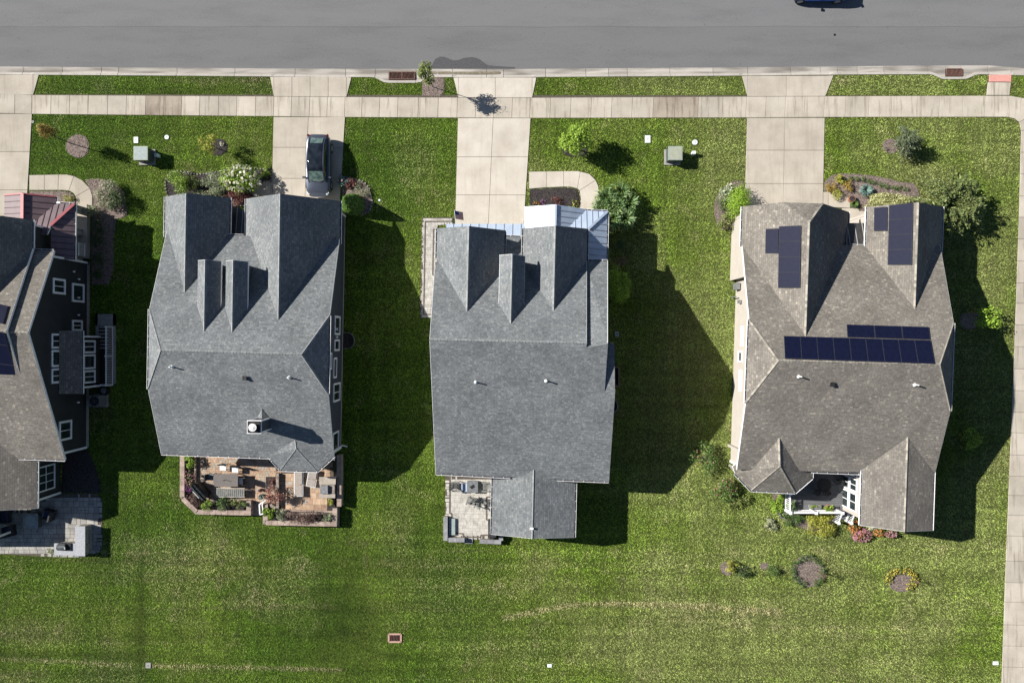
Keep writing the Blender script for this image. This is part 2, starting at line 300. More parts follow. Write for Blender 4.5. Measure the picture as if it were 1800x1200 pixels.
# kerb with gutter pan: one piece between joints, each piece a child
kerb=MB(); kerb.face([(-310,20.7,-.13),(45,20.7,-.13),(45,21.35,-.13),(-310,21.35,-.13)]); kerb=tag(kerb.build('kerb',M['joint'],origin=(0,0,-.13)),kind='structure')
kj=[-160,-80,39,108,177,207,310,412,518,607,659,731,795,855,885,959,1030,1070,1103,1178,1254,1315,1391,1443,1473,1508,1555,1633,1664,1691,1738,1779,1850,1900]
for a,b in zip(kj,kj[1:]):
    mb=MB(); X=xs(a+.35,b-.35,8)
    for x0,x1 in zip(X,X[1:]):
        P=[]
        for x in (x0,x1):
            xx=min(max(x,0),1800); ky=KY(xx)+(0 if x<1800 else (x-1800)*.22); kb=KB(xx)+bulge(x)+(0 if x<1800 else (x-1800)*.25); ramp_=any(p<=x<=q for p,q in ((-80,57),(478,616),(796,940),(1306,1463),(1738,1779)))
            zc=.035 if not ramp_ else -.03
            face=kb-5.2
            P.append([(*G2(x,ky),-.095),(*G2(x,face),-.115),(*G2(x,face+1.1),zc),(*G2(x,kb),.035),(*G2(x,kb),-.12)])
        for k in range(4): mb.face([P[0][k],P[0][k+1],P[1][k+1],P[1][k]][::-1],1 if k==0 else 0)
        if x0==X[0]: mb.face(P[0]+[(*G2(x0,KY(min(max(x0,0),1800))),-.12)])
    o=mb.build('kerb_stone',[M['concK'],M['pan']],kerb)
EXC.append([G2(-3000,60),G2(3000,60),G2(3000,120),G2(1800,134),G2(1700,131.8),G2(1300,134.5),G2(900,137.5),G2(600,137),G2(0,132.5),G2(-3000,132)])
for a,c in inlets:
    EXC.append([G2(a-22,120),G2(c+22,120),G2(c+16,140),G2(c+4,147 if a<1000 else 141),G2(a-4,147 if a<1000 else 141),G2(a-16,140)])
    ph=10 if a<1000 else 8
    t=thing('storm_drain',W((a+c)/2,134,-.1),'rust red twin storm drain grate in the kerb beside the young verge tree' if a<1000 else 'small rust red storm drain grate in the kerb near the corner ramp','storm drain')
    M.setdefault('rust',nmat('rusty_iron',(.085,.045,.036),(.17,.09,.07),12,.8,bump=.01))
    mb=MB(); y0,y1=(127,139) if a<1000 else (121.5,133)
    mb.prism([G2(a-1,y1+1),G2(c+1,y1+1),G2(c+1,y0-1),G2(a-1,y0-1)],-.20,-.092); mb.build('pit',M['dark'],t)
    mb=MB()
    for x in ([a,c] if a>1000 else [a,(a+c)/2,c]): mb.seg(W(x,y0,-.06),W(x,y1,-.06),.08,.06)
    for y in (y0,y1): mb.seg(W(a,y,-.061),W(c,y,-.061),.07,.06)
    mb.build('frame',M['rust'],t)
    k=a+1.6
    while k<c-1: mb=MB(); mb.seg(W(k-.9,y0,-.065),W(k+.9,y1,-.065),.035,.04); mb.build('bar',M['rust'],t); k+=2.3
# wet stain on the road
mb=MB(); pts=[(757,120.4),(760,112),(765,103),(773,99),(780,99.2),(788,102),(796,105.5),(806,105),(813,102),(822,100.3),(832,99.7),(842,103),(850,109),(857,114),(870,115.5),(905,117.5),(905,120.3)]
mb.face([(*G2(x,y),-.094) for x,y in pts][::-1]); tag(mb.build('water_stain',M['wet']),kind='structure')
mb=MB()
for a,b in ((740,768.5),(770,794.5),(796,881)):
    pp=[(a,125.6),(b-3,125),(b,127.3),(b-3,129.6),(a,129.8)]; mb.face([(*G2(x,y),-.088) for x,y in pp][::-1])
tag(mb.build('gutter_dirt',nmat('gutter_silt',(.16,.135,.095),(.24,.21,.16),6,.95)),kind='structure')
# ---------------------------------------------------------------- slabs
def shrink(poly,d):
    a=sum(poly[i][0]*poly[(i+1)%len(poly)][1]-poly[(i+1)%len(poly)][0]*poly[i][1] for i in range(len(poly)))
    if a<0: poly=poly[::-1]
    n=len(poly); out=[]
    for i in range(n):
        p0=Vector(poly[i-1]);p1=Vector(poly[i]);p2=Vector(poly[(i+1)%n])
        e1=(p1-p0).normalized(); e2=(p2-p1).normalized(); n1=Vector((-e1.y,e1.x)); n2=Vector((-e2.y,e2.x)); b=(n1+n2); k=1+n1.dot(n2)
        out.append(tuple(p1+b*(d/max(k,.35))))
    return out
def base(name,polys,z=.004,parent=None,mat='joint'):
    mb=MB()
    for p in polys:
        q=[G2(*k) for k in p]; mb.prism(q,-.09,z)
        EXC.append(shrink(q,-.03))
    return tag(mb.build(name,M[mat],parent),kind=None if parent else 'structure')
def slabs(parent,polys,mat='conc',z=.045,name='slab',gap=.012):
    for p in polys:
        q=shrink([G2(*k) for k in p],gap); mb=MB(); mb.prism(q,-.05,z-.008,0); 
        top=shrink(q,.008); qq=q if sum(q[i][0]*q[(i+1)%len(q)][1]-q[(i+1)%len(q)][0]*q[i][1] for i in range(len(q)))>0 else q[::-1]
        mb.f.pop(0);mb.m.pop(0);mb.uv.pop(0)
        mb.face([(*k,z) for k in top])
        for i in range(len(qq)): j=(i+1)%len(qq); mb.face([(*qq[i],z-.008),(*qq[j],z-.008),(*top[j],z),(*top[i],z)])
        mb.build(name,M[mat],parent)
ST=lambda x: np.interp(x,[0,60,480,610,805,935,1310,1450,1600,1800],[165,167.5,170,171,172,172.3,170.3,169.8,169,168.5])
SB=lambda x: np.interp(x,[0,60,480,610,805,935,1310,1450,1700,1800],[199.5,201,205,206.5,207.5,208,207.3,206.5,206.2,206])
sj=[-160,-125,-90,-58,-30,-3,27,57,90.5,123,156,190,223,257,289,320,352,385,417,450,482,513,545,576,607,637,668,700,736,771,804.5,837,869,901,932.5,968,1004,1040,1076,1112,1149,1187,1228,1271,1312.5,1347,1381,1415,1449.5,1487,1528,1568,1613,1652,1693,1732]
lean=lambda x:-3.0*np.interp(x,[0,1700],[.4,1.2])
P=[[(a,ST(a)),(b,ST(b)),(b+lean(b)*.6,SB(b)),(a+lean(a)*.6,SB(a))] for a,b in zip(sj,sj[1:])]
swb=base('sidewalk',[[(-170,166),(1733,168.8),(1700,206.2),(1450,206.5),(1310,207.3),(935,208),(805,207.5),(610,206.5),(480,205),(60,201),(-170,199)]])
BR=(5,10,11,17,38,45); slabs(swb,[p for k,p in enumerate(P) if sj[k]>0 and sj[k] in (257,289,1149,1187)],'concB'); slabs(swb,[p for k,p in enumerate(P) if sj[k] not in (257,289,1149,1187)],'concS')
# corner and side walk down the right edge
cp=[[(1732,168.8),(1774,168.8),(1770,206.2),(1730,206)],[(1774,168.8),(1800,173),(1850,184),(1791,215),(1783,209),(1770,206.2)],[(1791,215),(1850,184),(1870,232),(1794.5,230)]]
xl=lambda y: np.interp(y,[230,400,600,800,1000,1200,1400],[1794.5,1790,1783,1775,1767,1760,1753])
yj=[230,268,306,345,382,420,459,497,533,571,609,648,686,724,760,799,836,870,905,941,985,1023,1057,1097,1134,1171,1210,1250]
cp+=[[(xl(a),a),(xl(a)+58,a+1),(xl(b)+58,b+1),(xl(b),b)] for a,b in zip(yj,yj[1:])]
c2=base('path',[[(1730,168.8),(1774,168.8),(1800,173),(1860,184),(1875,240),(1840,1250),(1750,1250),(1760,1200),(1775,800),(1790,400),(1794.5,230),(1791,215),(1783,209),(1770,206.2),(1729,206)]]); slabs(c2,cp,'concS')
# kerb ramp with red tactile paving
rp=base('kerb_ramp',[[(1737.5,131.5),(1778,131.5),(1774,168.3),(1733,168.3)]])
slabs(rp,[[(1736,145),(1776.5,145.5),(1774,168),(1733.5,168)]],'concS')
slabs(rp,[[(1738.5,131.8),(1753,131.8),(1752.5,144.5),(1738,144.5)],[(1753,131.8),(1761.5,131.8),(1761,144.5),(1752.5,144.5)],[(1761.5,131.8),(1777.5,131.8),(1777,144.8),(1761,144.5)]],'pink',name='tactile_slab',gap=.006)
# driveways
def drive(L_T,R_T,lx,rx,ys,ap_cols,bx,mat='conc',colw=None):
    """lx,rx: functions y->x of the edges; ys row joints; bx mid joint fraction"""
    polys=[];out=[(L_T[0],L_T[1]),(R_T[0],R_T[1]),(rx(ST(R_T[0])),ST(R_T[0])),(lx(ST(L_T[0])),ST(L_T[0]))]
    b=base('driveway',[out,[(lx(ys[0]),ys[0]),(rx(ys[0]),ys[0]),(rx(ys[-1]),ys[-1]),(lx(ys[-1]),ys[-1])]])
    A=[]
    n=ap_cols; t=[0]+[i/n for i in range(1,n)]+[1]; tl,tr=lx(171),rx(171)
    kbl=KB(min(max(tl,0),1800))
    inner=[tl+(tr-tl)*k for k in t]
    if L_T[0]<tl: A.append([(L_T[0],L_T[1]+.5),(tl,kbl+.5),(tl,ST(tl))])
    if R_T[0]>tr: A.append([(tr,kbl+.5),(R_T[0],R_T[1]+.5),(tr,ST(tr))])
    for p,q in zip(inner,inner[1:]): A.append([(p,kbl+.4),(q,kbl+.4),(q,ST(q)),(p,ST(p))])
    for y0,y1 in zip(ys,ys[1:]):
        for f0,f1 in zip(bx,bx[1:]):
            g=lambda y,f:lx(y)+(rx(y)-lx(y))*f
            A.append([(g(y0,f0),y0),(g(y0,f1),y0),(g(y1,f1),y1),(g(y1,f0),y1)])
    slabs(b,A,mat); return b
li=lambda y0,x0,y1,x1:(lambda y:x0+(x1-x0)*(y-y0)/(y1-y0))
drive((-75,131.5),(69,131.5),li(200,-66,345,-68),li(201,57,310,50.5),[200.5,267,334,380],1,[0,.47,1])
drive((475,135),(618,136.5),li(205,481,345,478),li(205,607,350,598),[206,259.5,314,375],4,[0,.487,1])
drive((797,136.5),(943,136.5),li(207,805,395,800),li(207,933,390,921),[208,276,343,400],2,[0,.485,1],'concL')
drive((1304,134),(1465,132.5),li(207,1313,355,1309),li(207,1449.5,350,1446.5),[207.5,264.5,323,372],2,[0,.49,1])
# curved front walks
w3=base('walkway',[[(930,302),(1012,301),(1030,303),(1043,311),(1051,324),(1053,345),(1048,372),(1018,372),(1021,350),(1019,337),(1010,330),(996,328.5),(930,332)]])
slabs(w3,[[(930,302),(960.5,301.5),(960.5,329.8),(930,332)],[(960.5,301.5),(990.5,301),(991,328.5),(960.5,329.8)],[(990.5,301),(1016,301),(1020,302),(1015,331.5),(1003,328.8),(991,328.5)],[(1020,302),(1036,306),(1047,317),(1019,335),(1015,331.5)],[(1047,317),(1052,328),(1053,345),(1050,372),(1018,372),(1021,350),(1019,335)]],'concL')
w1=base('walkway',[[(52,308),(110,307),(130,309),(145,317),(156,328),(163,345),(163,366),(134,372),(134,350),(131,341),(124,336),(105,334.5),(52,334.5)]])
slabs(w1,[[(52,308),(78.5,307.5),(78.5,334.5),(52,334.5)],[(78.5,307.5),(103.5,307),(102.5,334.5),(78.5,334.5)],[(103.5,307),(118,307),(130.5,310),(121.5,335.5),(112,334.5),(102.5,334.5)],[(130.5,310),(145,317),(158.5,331),(133.5,345.5),(129,339),(121.5,335.5)],[(158.5,331),(163,345),(163,368),(134,372),(134,352),(133.5,345.5)]])
w4=base('walkway',[[(1447,337),(1470,336),(1494,348),(1494,362),(1510,362),(1512,400),(1480,400),(1480,366),(1447,364)]])
slabs(w4,[[(1447,337.5),(1456,337),(1456,364),(1447,364)],[(1456,337),(1470,336.5),(1494,348.5),(1494,366),(1456,364)],[(1480,366),(1510,366),(1511,380),(1481,380)],[(1481,380),(1511,380),(1512,400),(1481,400)]])
w2=base('walkway',[[(446,321),(480,319),(479,352),(446,352)]]); slabs(w2,[[(446,321),(476.5,319),(476,352),(446,352)],[(476.5,319),(480,319),(480,352),(476,352)]])
# ---------------------------------------------------------------- houses
class Fr:
    def __init__(s,tx,ty): s.ex=(math.cos(R(tx)),-math.sin(R(tx))); s.ey=(math.sin(R(ty)),math.cos(R(ty)))
    def L(s,a,b,h): return Vector((a*s.ex[0]+b*s.ey[0],a*s.ex[1]+b*s.ey[1],h))
    def loc(s,p):
        d=s.ex[0]*s.ey[1]-s.ex[1]*s.ey[0]; return ((p[0]*s.ey[1]-p[1]*s.ey[0])/d,(s.ex[0]*p[1]-s.ex[1]*p[0])/d,p[2])
class Pl:
    def __init__(s,p,q,r):
        n=(Vector(q)-Vector(p)).cross(Vector(r)-Vector(p)); s.gx=-n.x/n.z; s.gy=-n.y/n.z; s.c=p[2]-s.gx*p[0]-s.gy*p[1]
    def ray(s,px,py):
        dx,dy=px-900,600-py; t=(CH-s.c)/(CF+s.gx*dx+s.gy*dy); return Vector((dx*t,dy*t,CH-CF*t))
    def z(s,p): return s.c+s.gx*p[0]+s.gy*p[1]
    def on(s,p,d=0): return Vector((p[0],p[1],s.z(p)+d))
def mplanes(fr,R0,hr,pf,pr):
    r=W(*R0,hr); a,b,_=fr.loc(r)
    return Pl(r,fr.L(a+1,b,hr),fr.L(a,b+1,hr-pf)),Pl(r,fr.L(a+1,b,hr),fr.L(a,b-1,hr-pr)),b
def gplanes(fr,B,p):
    a,b,h=fr.loc(B); return Pl(B,fr.L(a,b+1,h),fr.L(a-1,b,h-p)),Pl(B,fr.L(a,b+1,h),fr.L(a+1,b,h-p))
def roof(name,faces,mat,parent,th=.16,trim='trim'):
    mb=MB()
    for f in faces: mb.slab(f,th)
    return mb.build(name,[M[mat],M[trim]],parent)
def gutter(parent,*segs):
    for seg in segs:
        mb=MB(); a,b=Vector(seg[0]),Vector(seg[1]); d=(b-a).normalized(); n=Vector((d.y,-d.x,0))*(seg[2] if len(seg)>2 else 1)
        o=n*.055+Vector((0,0,-.07)); w_=.09
        # open trough: bottom + two sides
        mb.seg(a+o+Vector((0,0,-.05)),b+o+Vector((0,0,-.05)),w_,.015,mi=1); mb.seg(a+o+n*.048,b+o+n*.048,.022,.12); mb.seg(a+o-n*.048,b+o-n*.048,.018,.12,mi=1)
        L=(b-a).length; k=.4
        while k<L: p=a+d*k+o+Vector((0,0,.045)); mb.seg(p-n*.06,p+n*.06,.03,.012); k+=.75
        mb.build('gutter',[M['gutter'],M['gutin']],parent)
def rake(parent,*segs,w_=.035,h_=.17):
    for a,b in segs:
        mb=MB(); a,b=Vector(a),Vector(b); mb.seg(a+Vector((0,0,-.1)),b+Vector((0,0,-.1)),w_,h_); mb.build('rake_board',M['trim'],parent)
def caps(parent,mat,*segs):
    mb=MB()
    for a,b in segs:
        a,b=Vector(a),Vector(b); d=(b-a); L=d.length; d/=L; r=Vector((d.y,-d.x,0)).normalized(); n=max(1,int(L/.22)); 
        for i in range(n):
            p=a+d*(L*i/n); q=a+d*(L*(i+1)/n+.03); j=.105+random.uniform(-.012,.012)
            for s in (1,-1):
                P=[p+Vector((0,0,.03)),q+Vector((0,0,.045)),q+r*s*j+Vector((0,0,-.045)),p+r*s*j+Vector((0,0,-.06))]
                cu=.05+.21*random.randrange(40); cv=.03+.435*random.randrange(30); uv=[(cu,cv),(cu+.1,cv),(cu+.1,cv+.09),(cu,cv+.09)]
                mb.face(P if s<0 else P[::-1],0,uv)
    tag(mb.build('ridge_caps',M['cap'+mat],parent),kind='stuff')
def wallpoly(parent,mat,pts,out,th=.18,name='wall'):
    """vertical wall polygon, pts 3D; out = outward 2d direction"""
    mb=MB(); o=Vector((out[0],out[1],0)).normalized(); P=[Vector(p) for p in pts]
    n=Vector((0,0,0))
    for i in range(len(P)): n+=P[i].cross(P[(i+1)%len(P)])
    if n.dot(o)<0: P=P[::-1]
    Q=[p-o*th for p in P]; mb.face(P); mb.face(Q[::-1])
    for i in range(len(P)): j=(i+1)%len(P); mb.face([P[j],P[i],Q[i],Q[j]])
    return mb.build(name,M[mat],parent)
def gwalls(parent,fr,mat,al,ar,bf,bb,he_l,he_r,ar_,hr,z0=0):
    """gable block walls: left, right, front pentagon"""
    Lf=fr.L; out=(fr.ey[0],fr.ey[1]); ox=(fr.ex[0],fr.ex[1])
    wallpoly(parent,mat,[Lf(al,bf,z0),Lf(ar,bf,z0),Lf(ar,bf,he_r),Lf(ar_,bf,hr),Lf(al,bf,he_l)],out)
    wallpoly(parent,mat,[Lf(al,bf-.2,z0),Lf(al,bb,z0),Lf(al,bb,he_l),Lf(al,bf-.2,he_l)],(-ox[0],-ox[1]))
    wallpoly(parent,mat,[Lf(ar,bf-.2,z0),Lf(ar,bb,z0),Lf(ar,bb,he_r),Lf(ar,bf-.2,he_r)],ox)
def window(parent,o,u,out,w_,h_,nx=1,ny=1,frame=.12,mull=.05,name='window'):
    """o: lower-left corner on the wall face, u: unit along wall, out: unit outward"""
    o=Vector(o);u=Vector(u).normalized();n=Vector(out).normalized();z=Vector((0,0,1)); mb=MB()
    def bar(a,b,c,d,t): # rect a..b along u, c..d along z, thickness t
        p=o+u*((a+b)/2)+z*((c+d)/2)+n*(t/2+.002); mb.box(p,(b-a,t,d-c),rot=Matrix((u,n,z)).transposed())
    bar(0,w_,0,frame,.07);bar(0,w_,h_-frame,h_,.07);bar(0,frame,frame,h_-frame,.06);bar(w_-frame,w_,frame,h_-frame,.06)
    for i in range(1,nx): x=frame+(w_-2*frame)*i/nx; bar(x-mull/2,x+mull/2,frame,h_-frame,.045)
    for i in range(1,ny): x=frame+(h_-2*frame)*i/ny; bar(frame,w_-frame,x-mull/2,x+mull/2,.04)
    wd=mb.build(name,M['trim'],parent,origin=tuple(o)); wd.location=o-Vector(WL[parent.name])
    for i in range(nx):
        mb=MB(); x0=frame+(w_-2*frame)*i/nx; x1=frame+(w_-2*frame)*(i+1)/nx
        p=o+u*((x0+x1)/2)+z*(h_/2)+n*.012; mb.box(p,(x1-x0-.01,.016,h_-2*frame-.002),rot=Matrix((u,n,z)).transposed()); mb.build('pane',M['glass'],wd)
    return wd
def vray(A,B,px,py):
    n=Vector((B[1]-A[1],-(B[0]-A[0]))); d=Vector(((px-900)/CF,(600-py)/CF)); k=n.dot(Vector(A))/n.dot(d); return Vector((d.x*k,d.y*k,CH-k))
def winpx(parent,A,B,p,q,out,**k):
    """window on the vertical wall through ground points A,B from two opposite photo corners (p lower, q upper)"""
    P=vray(A,B,*p);Q=vray(A,B,*q); u=Vector((B[0]-A[0],B[1]-A[1],0)).normalized()
    s0,s1=P.dot(u),Q.dot(u); lo=P if s0<s1 else P+u*(s1-s0)
    return window(parent,(lo.x,lo.y,min(P.z,Q.z)),u,out,abs(s1-s0),abs(Q.z-P.z),**k)
def garage(parent,fr,ac,b,w_=4.9,h_=2.3):
    u=Vector((-fr.ex[0],-fr.ex[1],0)); n=Vector((fr.ey[0],fr.ey[1],0)); o=fr.L(ac,b,.02)-u*(w_/2)
    mb=MB(); z=Vector((0,0,1)); rot=Matrix((u,n,z)).transposed()
    mb.box(o+u*w_/2+z*(h_/2)+n*.01,(w_,.05,h_),rot=rot)
    g=mb.build('garage_door',M['trim'],parent)
    for i in range(4):
        for j in range(8):
            mb=MB(); mb.box(o+u*(w_*(j+.5)/8)+z*(h_*(i+.5)/4)+n*.045,(w_/8-.12,.02,h_/4-.12),rot=rot); mb.build('panel',M['door'],g)
def pipe(parent,pl,px,py,h=.45,r=.05,mat='pipe'):
    p=pl.ray(px,py); mb=MB(); mb.tube(p-Vector((0,0,.1)),p+Vector((0,0,h)),r,n=10); mb.tube(p-Vector((0,0,.0)),p+Vector((0,0,.12)),r+.09,r+.02,n=10); mb.build('vent_pipe',M[mat],parent)
def boxvent(parent,pl,px,py):
    p=pl.ray(px,py); mb=MB(); mb.box(p+Vector((0,0,.08)),(.24,.24,.2),taper=.8); mb.box(p+Vector((0,.02,.19)),(.28,.30,.03)); mb.build('roof_vent',M['black'],parent)
def seamroof(parent,name,P,mat,seammat,axis,step,th=.1,trim='trim'):
    """metal roof face P (3D polygon, planar); ribs run along 3D direction axis, spaced step metres"""
    mb=MB(); mb.slab(P,th); o=mb.build(name,[M[mat],M[trim]],parent)
    P=[Vector(p) for p in P]; n=Vector((0,0,0))
    for i in range(len(P)): n+=P[i].cross(P[(i+1)%len(P)])
    if n.z<0:n=-n
    n.normalize(); ax=Vector(axis); ax=(ax-n*ax.dot(n)).normalized(); s=n.cross(ax); d=[p.dot(s) for p in P]; k=min(d)+step*.7
    while k<max(d)-.05:
        hit=[]
        for i in range(len(P)):
            a,b=P[i],P[(i+1)%len(P)]; da,db=a.dot(s)-k,b.dot(s)-k
            if da*db<0: hit.append(a+(b-a)*(da/(da-db)))
        if len(hit)==2: mb=MB(); mb.seg(hit[0]+n*.014,hit[1]+n*.014,.045,.03,up=n); mb.build('seam',M[seammat],o)
        k+=step
    return o
def footprint(pts): EXC.append([(p[0],p[1]) for p in pts])
def solar(parent,pl,quad,nx,ny,off=.10):
    """quad photo corners (tl,tr,br,bl) on plane pl"""
    q=[pl.ray(*p) for p in quad]; n=Vector((-pl.gx,-pl.gy,1)).normalized()
    for i in range(nx):
        for j in range(ny):
            f=lambda u,v:(q[0]*(1-u)+q[1]*u)*(1-v)+(q[3]*(1-u)+q[2]*u)*v
            c=[f((i+a)/nx,(j+b)/ny) for a,b in ((0,0),(1,0),(1,1),(0,1))]; m=sum(c,Vector())/4
            c=[m+(p-m)*(1-.012/((p-m).length)) for p in c]; e=[m+(p-m)*.965 for p in c]
            lo=n*(off-.035); hi=n*off; mb=MB()
            mb.face([p+hi for p in c][::-1],0); mb.face([p+lo for p in c],0)
            for k in range(4): l=(k+1)%4; mb.face([c[k]+lo,c[k]+hi,c[l]+hi,c[l]+lo][::-1],0)
            o=mb.build('solar_panel',M['pvframe'],parent)
            mb=MB(); u=(e[1]-e[0]).normalized(); v=(e[3]-e[0]).normalized(); E=[p+n*(off+.004) for p in e]
            mb.face(E[::-1],0,[((p-E[0]).dot(u),(p-E[0]).dot(v)) for p in E][::-1]); mb.build('cells',M['pv'],o)
def pvmat():
    m,n,b=newmat('solar_cells'); L=n.links; uv=N(n,'ShaderNodeUVMap'); br=N(n,'ShaderNodeTexBrick',i_Scale=1,i_Mortar_Size=.006,i_Brick_Width=.16,i_Row_Height=.16,i_Bias=0)
    br.offset=0; br.inputs['Color1'].default_value=(.005,.007,.023,1); br.inputs['Color2'].default_value=(.007,.009,.029,1); br.inputs['Mortar'].default_value=(.011,.013,.034,1)
    L.new(uv.outputs[0],br.inputs['Vector']); L.new(br.outputs[0],b.inputs['Base Color']); b.inputs['Roughness'].default_value=.5; b.inputs['Specular IOR Level'].default_value=.06; return m
M['pv']=pvmat(); M['pvframe']=nmat('panel_frame',(.028,.03,.042),(.04,.043,.058),5,.6,spec=.1)
def hgable(house,fr,fp,Fp,Bp,Lp,Rp,p,ye,mat,siding,z0=0,ridge=True,inset=.3,lclip=None,rclip=None,walls=True):
    B=fp.ray(*Bp); lp,rp=gplanes(fr,B,p); hg=B.z; F=W(*Fp,hg); l=lp.ray(*Lp); r=rp.ray(*Rp)
    a0,b0,_=fr.loc(B); aF,bF,_=fr.loc(F); al,bl,_=fr.loc(l); ar,br,_=fr.loc(r); aF=a0
    def valley(a,h):
        z0_,z1=fp.z(fr.L(a,0,0)),fp.z(fr.L(a,1,0)); return (h-z0_)/(z1-z0_)
    hl=lp.z(fr.L(al,bl,0)); hr=rp.z(fr.L(ar,br,0))
    vl=min(valley(al,hl),bl-.3); vr=min(valley(ar,hr),br-.3)
    if vl>ye: vl=ye-.25
    if vr>ye: vr=ye-.25
    bF=max(bF,.1)
    Fv=fr.L(a0,bF,hg); Bv=fr.L(a0,b0-.25,hg)
    Ll,Lv=fr.L(al,bl,hl),fr.L(al,vl,hl); Rl,Rv=fr.L(ar,br,hr),fr.L(ar,vr,hr)
    # pull the back corners slightly under the main roof so that valleys close
    rf=roof('gable_roof',[[Fv,Bv,Lv,Ll],[Fv,Bv,Rv,Rl]],mat,house)
    if ridge: caps(rf,mat,(Fv,fr.L(a0,b0,hg)))
    gutter(rf,(Lv,Ll,-1),(Rv,Rl,1))
    if walls:
        i=inset; bf=min(bl,br)-i; he=lambda pl,a:pl.z(fr.L(a,bf,0))-.17
        gwalls(house,fr,siding,al+i,ar-i,bf,min(ye,bf)-2.7,he(lp,al+i),he(rp,ar-i),a0,hg-.17,z0)
        footprint([fr.L(al+i,bf,0),fr.L(ar-i,bf,0),fr.L(ar-i,ye-1,0),fr.L(al+i,ye-1,0)])
    return dict(lp=lp,rp=rp,F=Fv,B=B,Ll=Ll,Rl=Rl,a0=a0,hg=hg,bf=min(bl,br)-inset,al=al,ar=ar,roof=rf,vl=vl,vr=vr)
def dormer(house,fr,fp,Fp,Bp,Lp,Rp,p,mat,siding):
    B=fp.ray(*Bp); lp,rp=gplanes(fr,B,p); hg=B.z; F=W(*Fp,hg); l=lp.ray(*Lp); r=rp.ray(*Rp)
    a0,b0,_=fr.loc(B); _,bF,_=fr.loc(F); al,bl,_=fr.loc(l); ar,br,_=fr.loc(r); hl=l.z; hr=r.z; bF=(bF+bl+br)/3; bl=br=bF
    al2=a0-(a0-al+ar-a0)/2; hw=(ar-al)/2; al=a0-hw; ar=a0+hw; he=hg-p*hw
    def valley(h): z0_,z1=fp.z(fr.L(a0,0,0)),fp.z(fr.L(a0,1,0)); return (h-z0_)/(z1-z0_)
    v=valley(he)
    Fv=fr.L(a0,bF,hg); Bv=fr.L(a0,b0-.2,hg); L0=fr.L(al,bF,he);L1=fr.L(al,v-.1,he);R0=fr.L(ar,bF,he);R1=fr.L(ar,v-.1,he)
    rf=roof('dormer_roof',[[Fv,Bv,L1,L0],[Fv,Bv,R1,R0]],mat,house,th=.12); caps(rf,mat,(Fv,fr.L(a0,b0,hg)))
    rake(rf,(L0,Fv),(Fv,R0),(L1,L0),(R0,R1),h_=.13)
    i=.16; bw=bF-.2; zb=fp.z(fr.L(a0,bw,0))-.15
    w1=wallpoly(house,siding,[fr.L(al+i,bw,zb),fr.L(ar-i,bw,zb),fr.L(ar-i,bw,he+p*i-.13),fr.L(a0,bw,hg-.13),fr.L(al+i,bw,he+p*i-.13)],fr.ey,name='dormer_wall')
    for a,s in ((al+i,-1),(ar-i,1)):
        wallpoly(house,siding,[fr.L(a,bw-.2,zb),fr.L(a,v,fp.z(fr.L(a,v,0))-.1),fr.L(a,v,he+p*i-.13),fr.L(a,bw-.2,he+p*i-.13)],(fr.ex[0]*s,fr.ex[1]*s),name='dormer_wall')
    ww=(ar-al)-.75
    window(house,fr.L(a0+ww/2,bw,zb+.55),Vector((-fr.ex[0],-fr.ex[1],0)),(fr.ey[0],fr.ey[1],0),ww,max(.7,he-zb-.65),nx=1,ny=2,frame=.09)
def lampbox(parent,p,s=(.12,.12,.16),name='wall_light',mat='trim'):
    mb=MB(); mb.box(p,s,taper=.8); mb.build(name,M[mat],parent)

# ======== H2: grey-roofed navy house with the car in its drive
fr=Fr(2.2,.8); fp,rp,br_=mplanes(fr,(406,619),6.45,.42,.40)
H2=thing('house',fr.L(-19,0,0),'grey shingled house with two small dormers, behind the parked dark car','house','houses along the street')
h2f=fr
pkL=rp.ray(283.2,615.5); pkR=rp.ray(529.9,623.2); ye=fr.loc(fp.ray(417,414))[1]
aL,aR=-25.38,-12.8
hL1=fr.L(aL,1.3,0);hL2=fr.L(aL,-4.3,0);hR1=fr.L(aR,1.3,0);hR2=fr.L(aR,-4.15,0)
hL1=fp.on(hL1);hL2=rp.on(hL2);hR1=fp.on(hR1);hR2=rp.on(hR2)
e1=fp.on(fr.L(aL-.1,ye,0));e2=fp.on(fr.L(aR,ye,0)); g1=rp.ray(283.2,797); g2=rp.ray(587,808); g3=rp.ray(476,804)
pkL.z=pkR.z=6.45
fp_=[pkL,pkR,hR1,e2,e1,hL1]; rp_=[pkR,pkL,hL2,g1,g2,hR2]
mr=roof('roof',[fp_,rp_,[pkL,hL1,hL2],[pkR,hR2,hR1]],'shA',H2)
caps(mr,'shA',(pkL,pkR),(hL1,pkL),(hL2,pkL),(hR1,pkR),(hR2,pkR))
rake(mr,(e1,hL1),(g1,hL2),(e2,hR1),(g2,hR2)); gutter(mr,(hL1,hL2),(hR2,hR1),(g1,g3,1))
G1_=hgable(H2,fr,fp,(327.3,339.6),(325,513),(290.7,345.5),(403.8,347.3),.85,ye,'shA','sidN')
G2_=hgable(H2,fr,fp,(492.2,340.4),(489.5,562),(432.9,349.3),(598,353.3),.85,ye,'shA','sidN')
ga,gb=fr.L(G1_['ar'],ye,0),fr.L(G2_['al'],ye,0); gutter(mr,(fp.on(ga),fp.on(gb),-1))
dormer(H2,fr,fp,(360.7,457.3),(359,581),(347.1,457.5),(386.3,459),.85,'shA','sidN')
dormer(H2,fr,fp,(411,457.8),(408.3,583),(397.8,458.3),(436.3,460),.85,'shA','sidN')
garage(H2,fr,G2_['a0'],G2_['bf'])
window(H2,fr.L(G1_['a0']+.9,G1_['bf'],.9),Vector((-fr.ex[0],-fr.ex[1],0)),(fr.ey[0],fr.ey[1],0),1.8,1.6,nx=3)
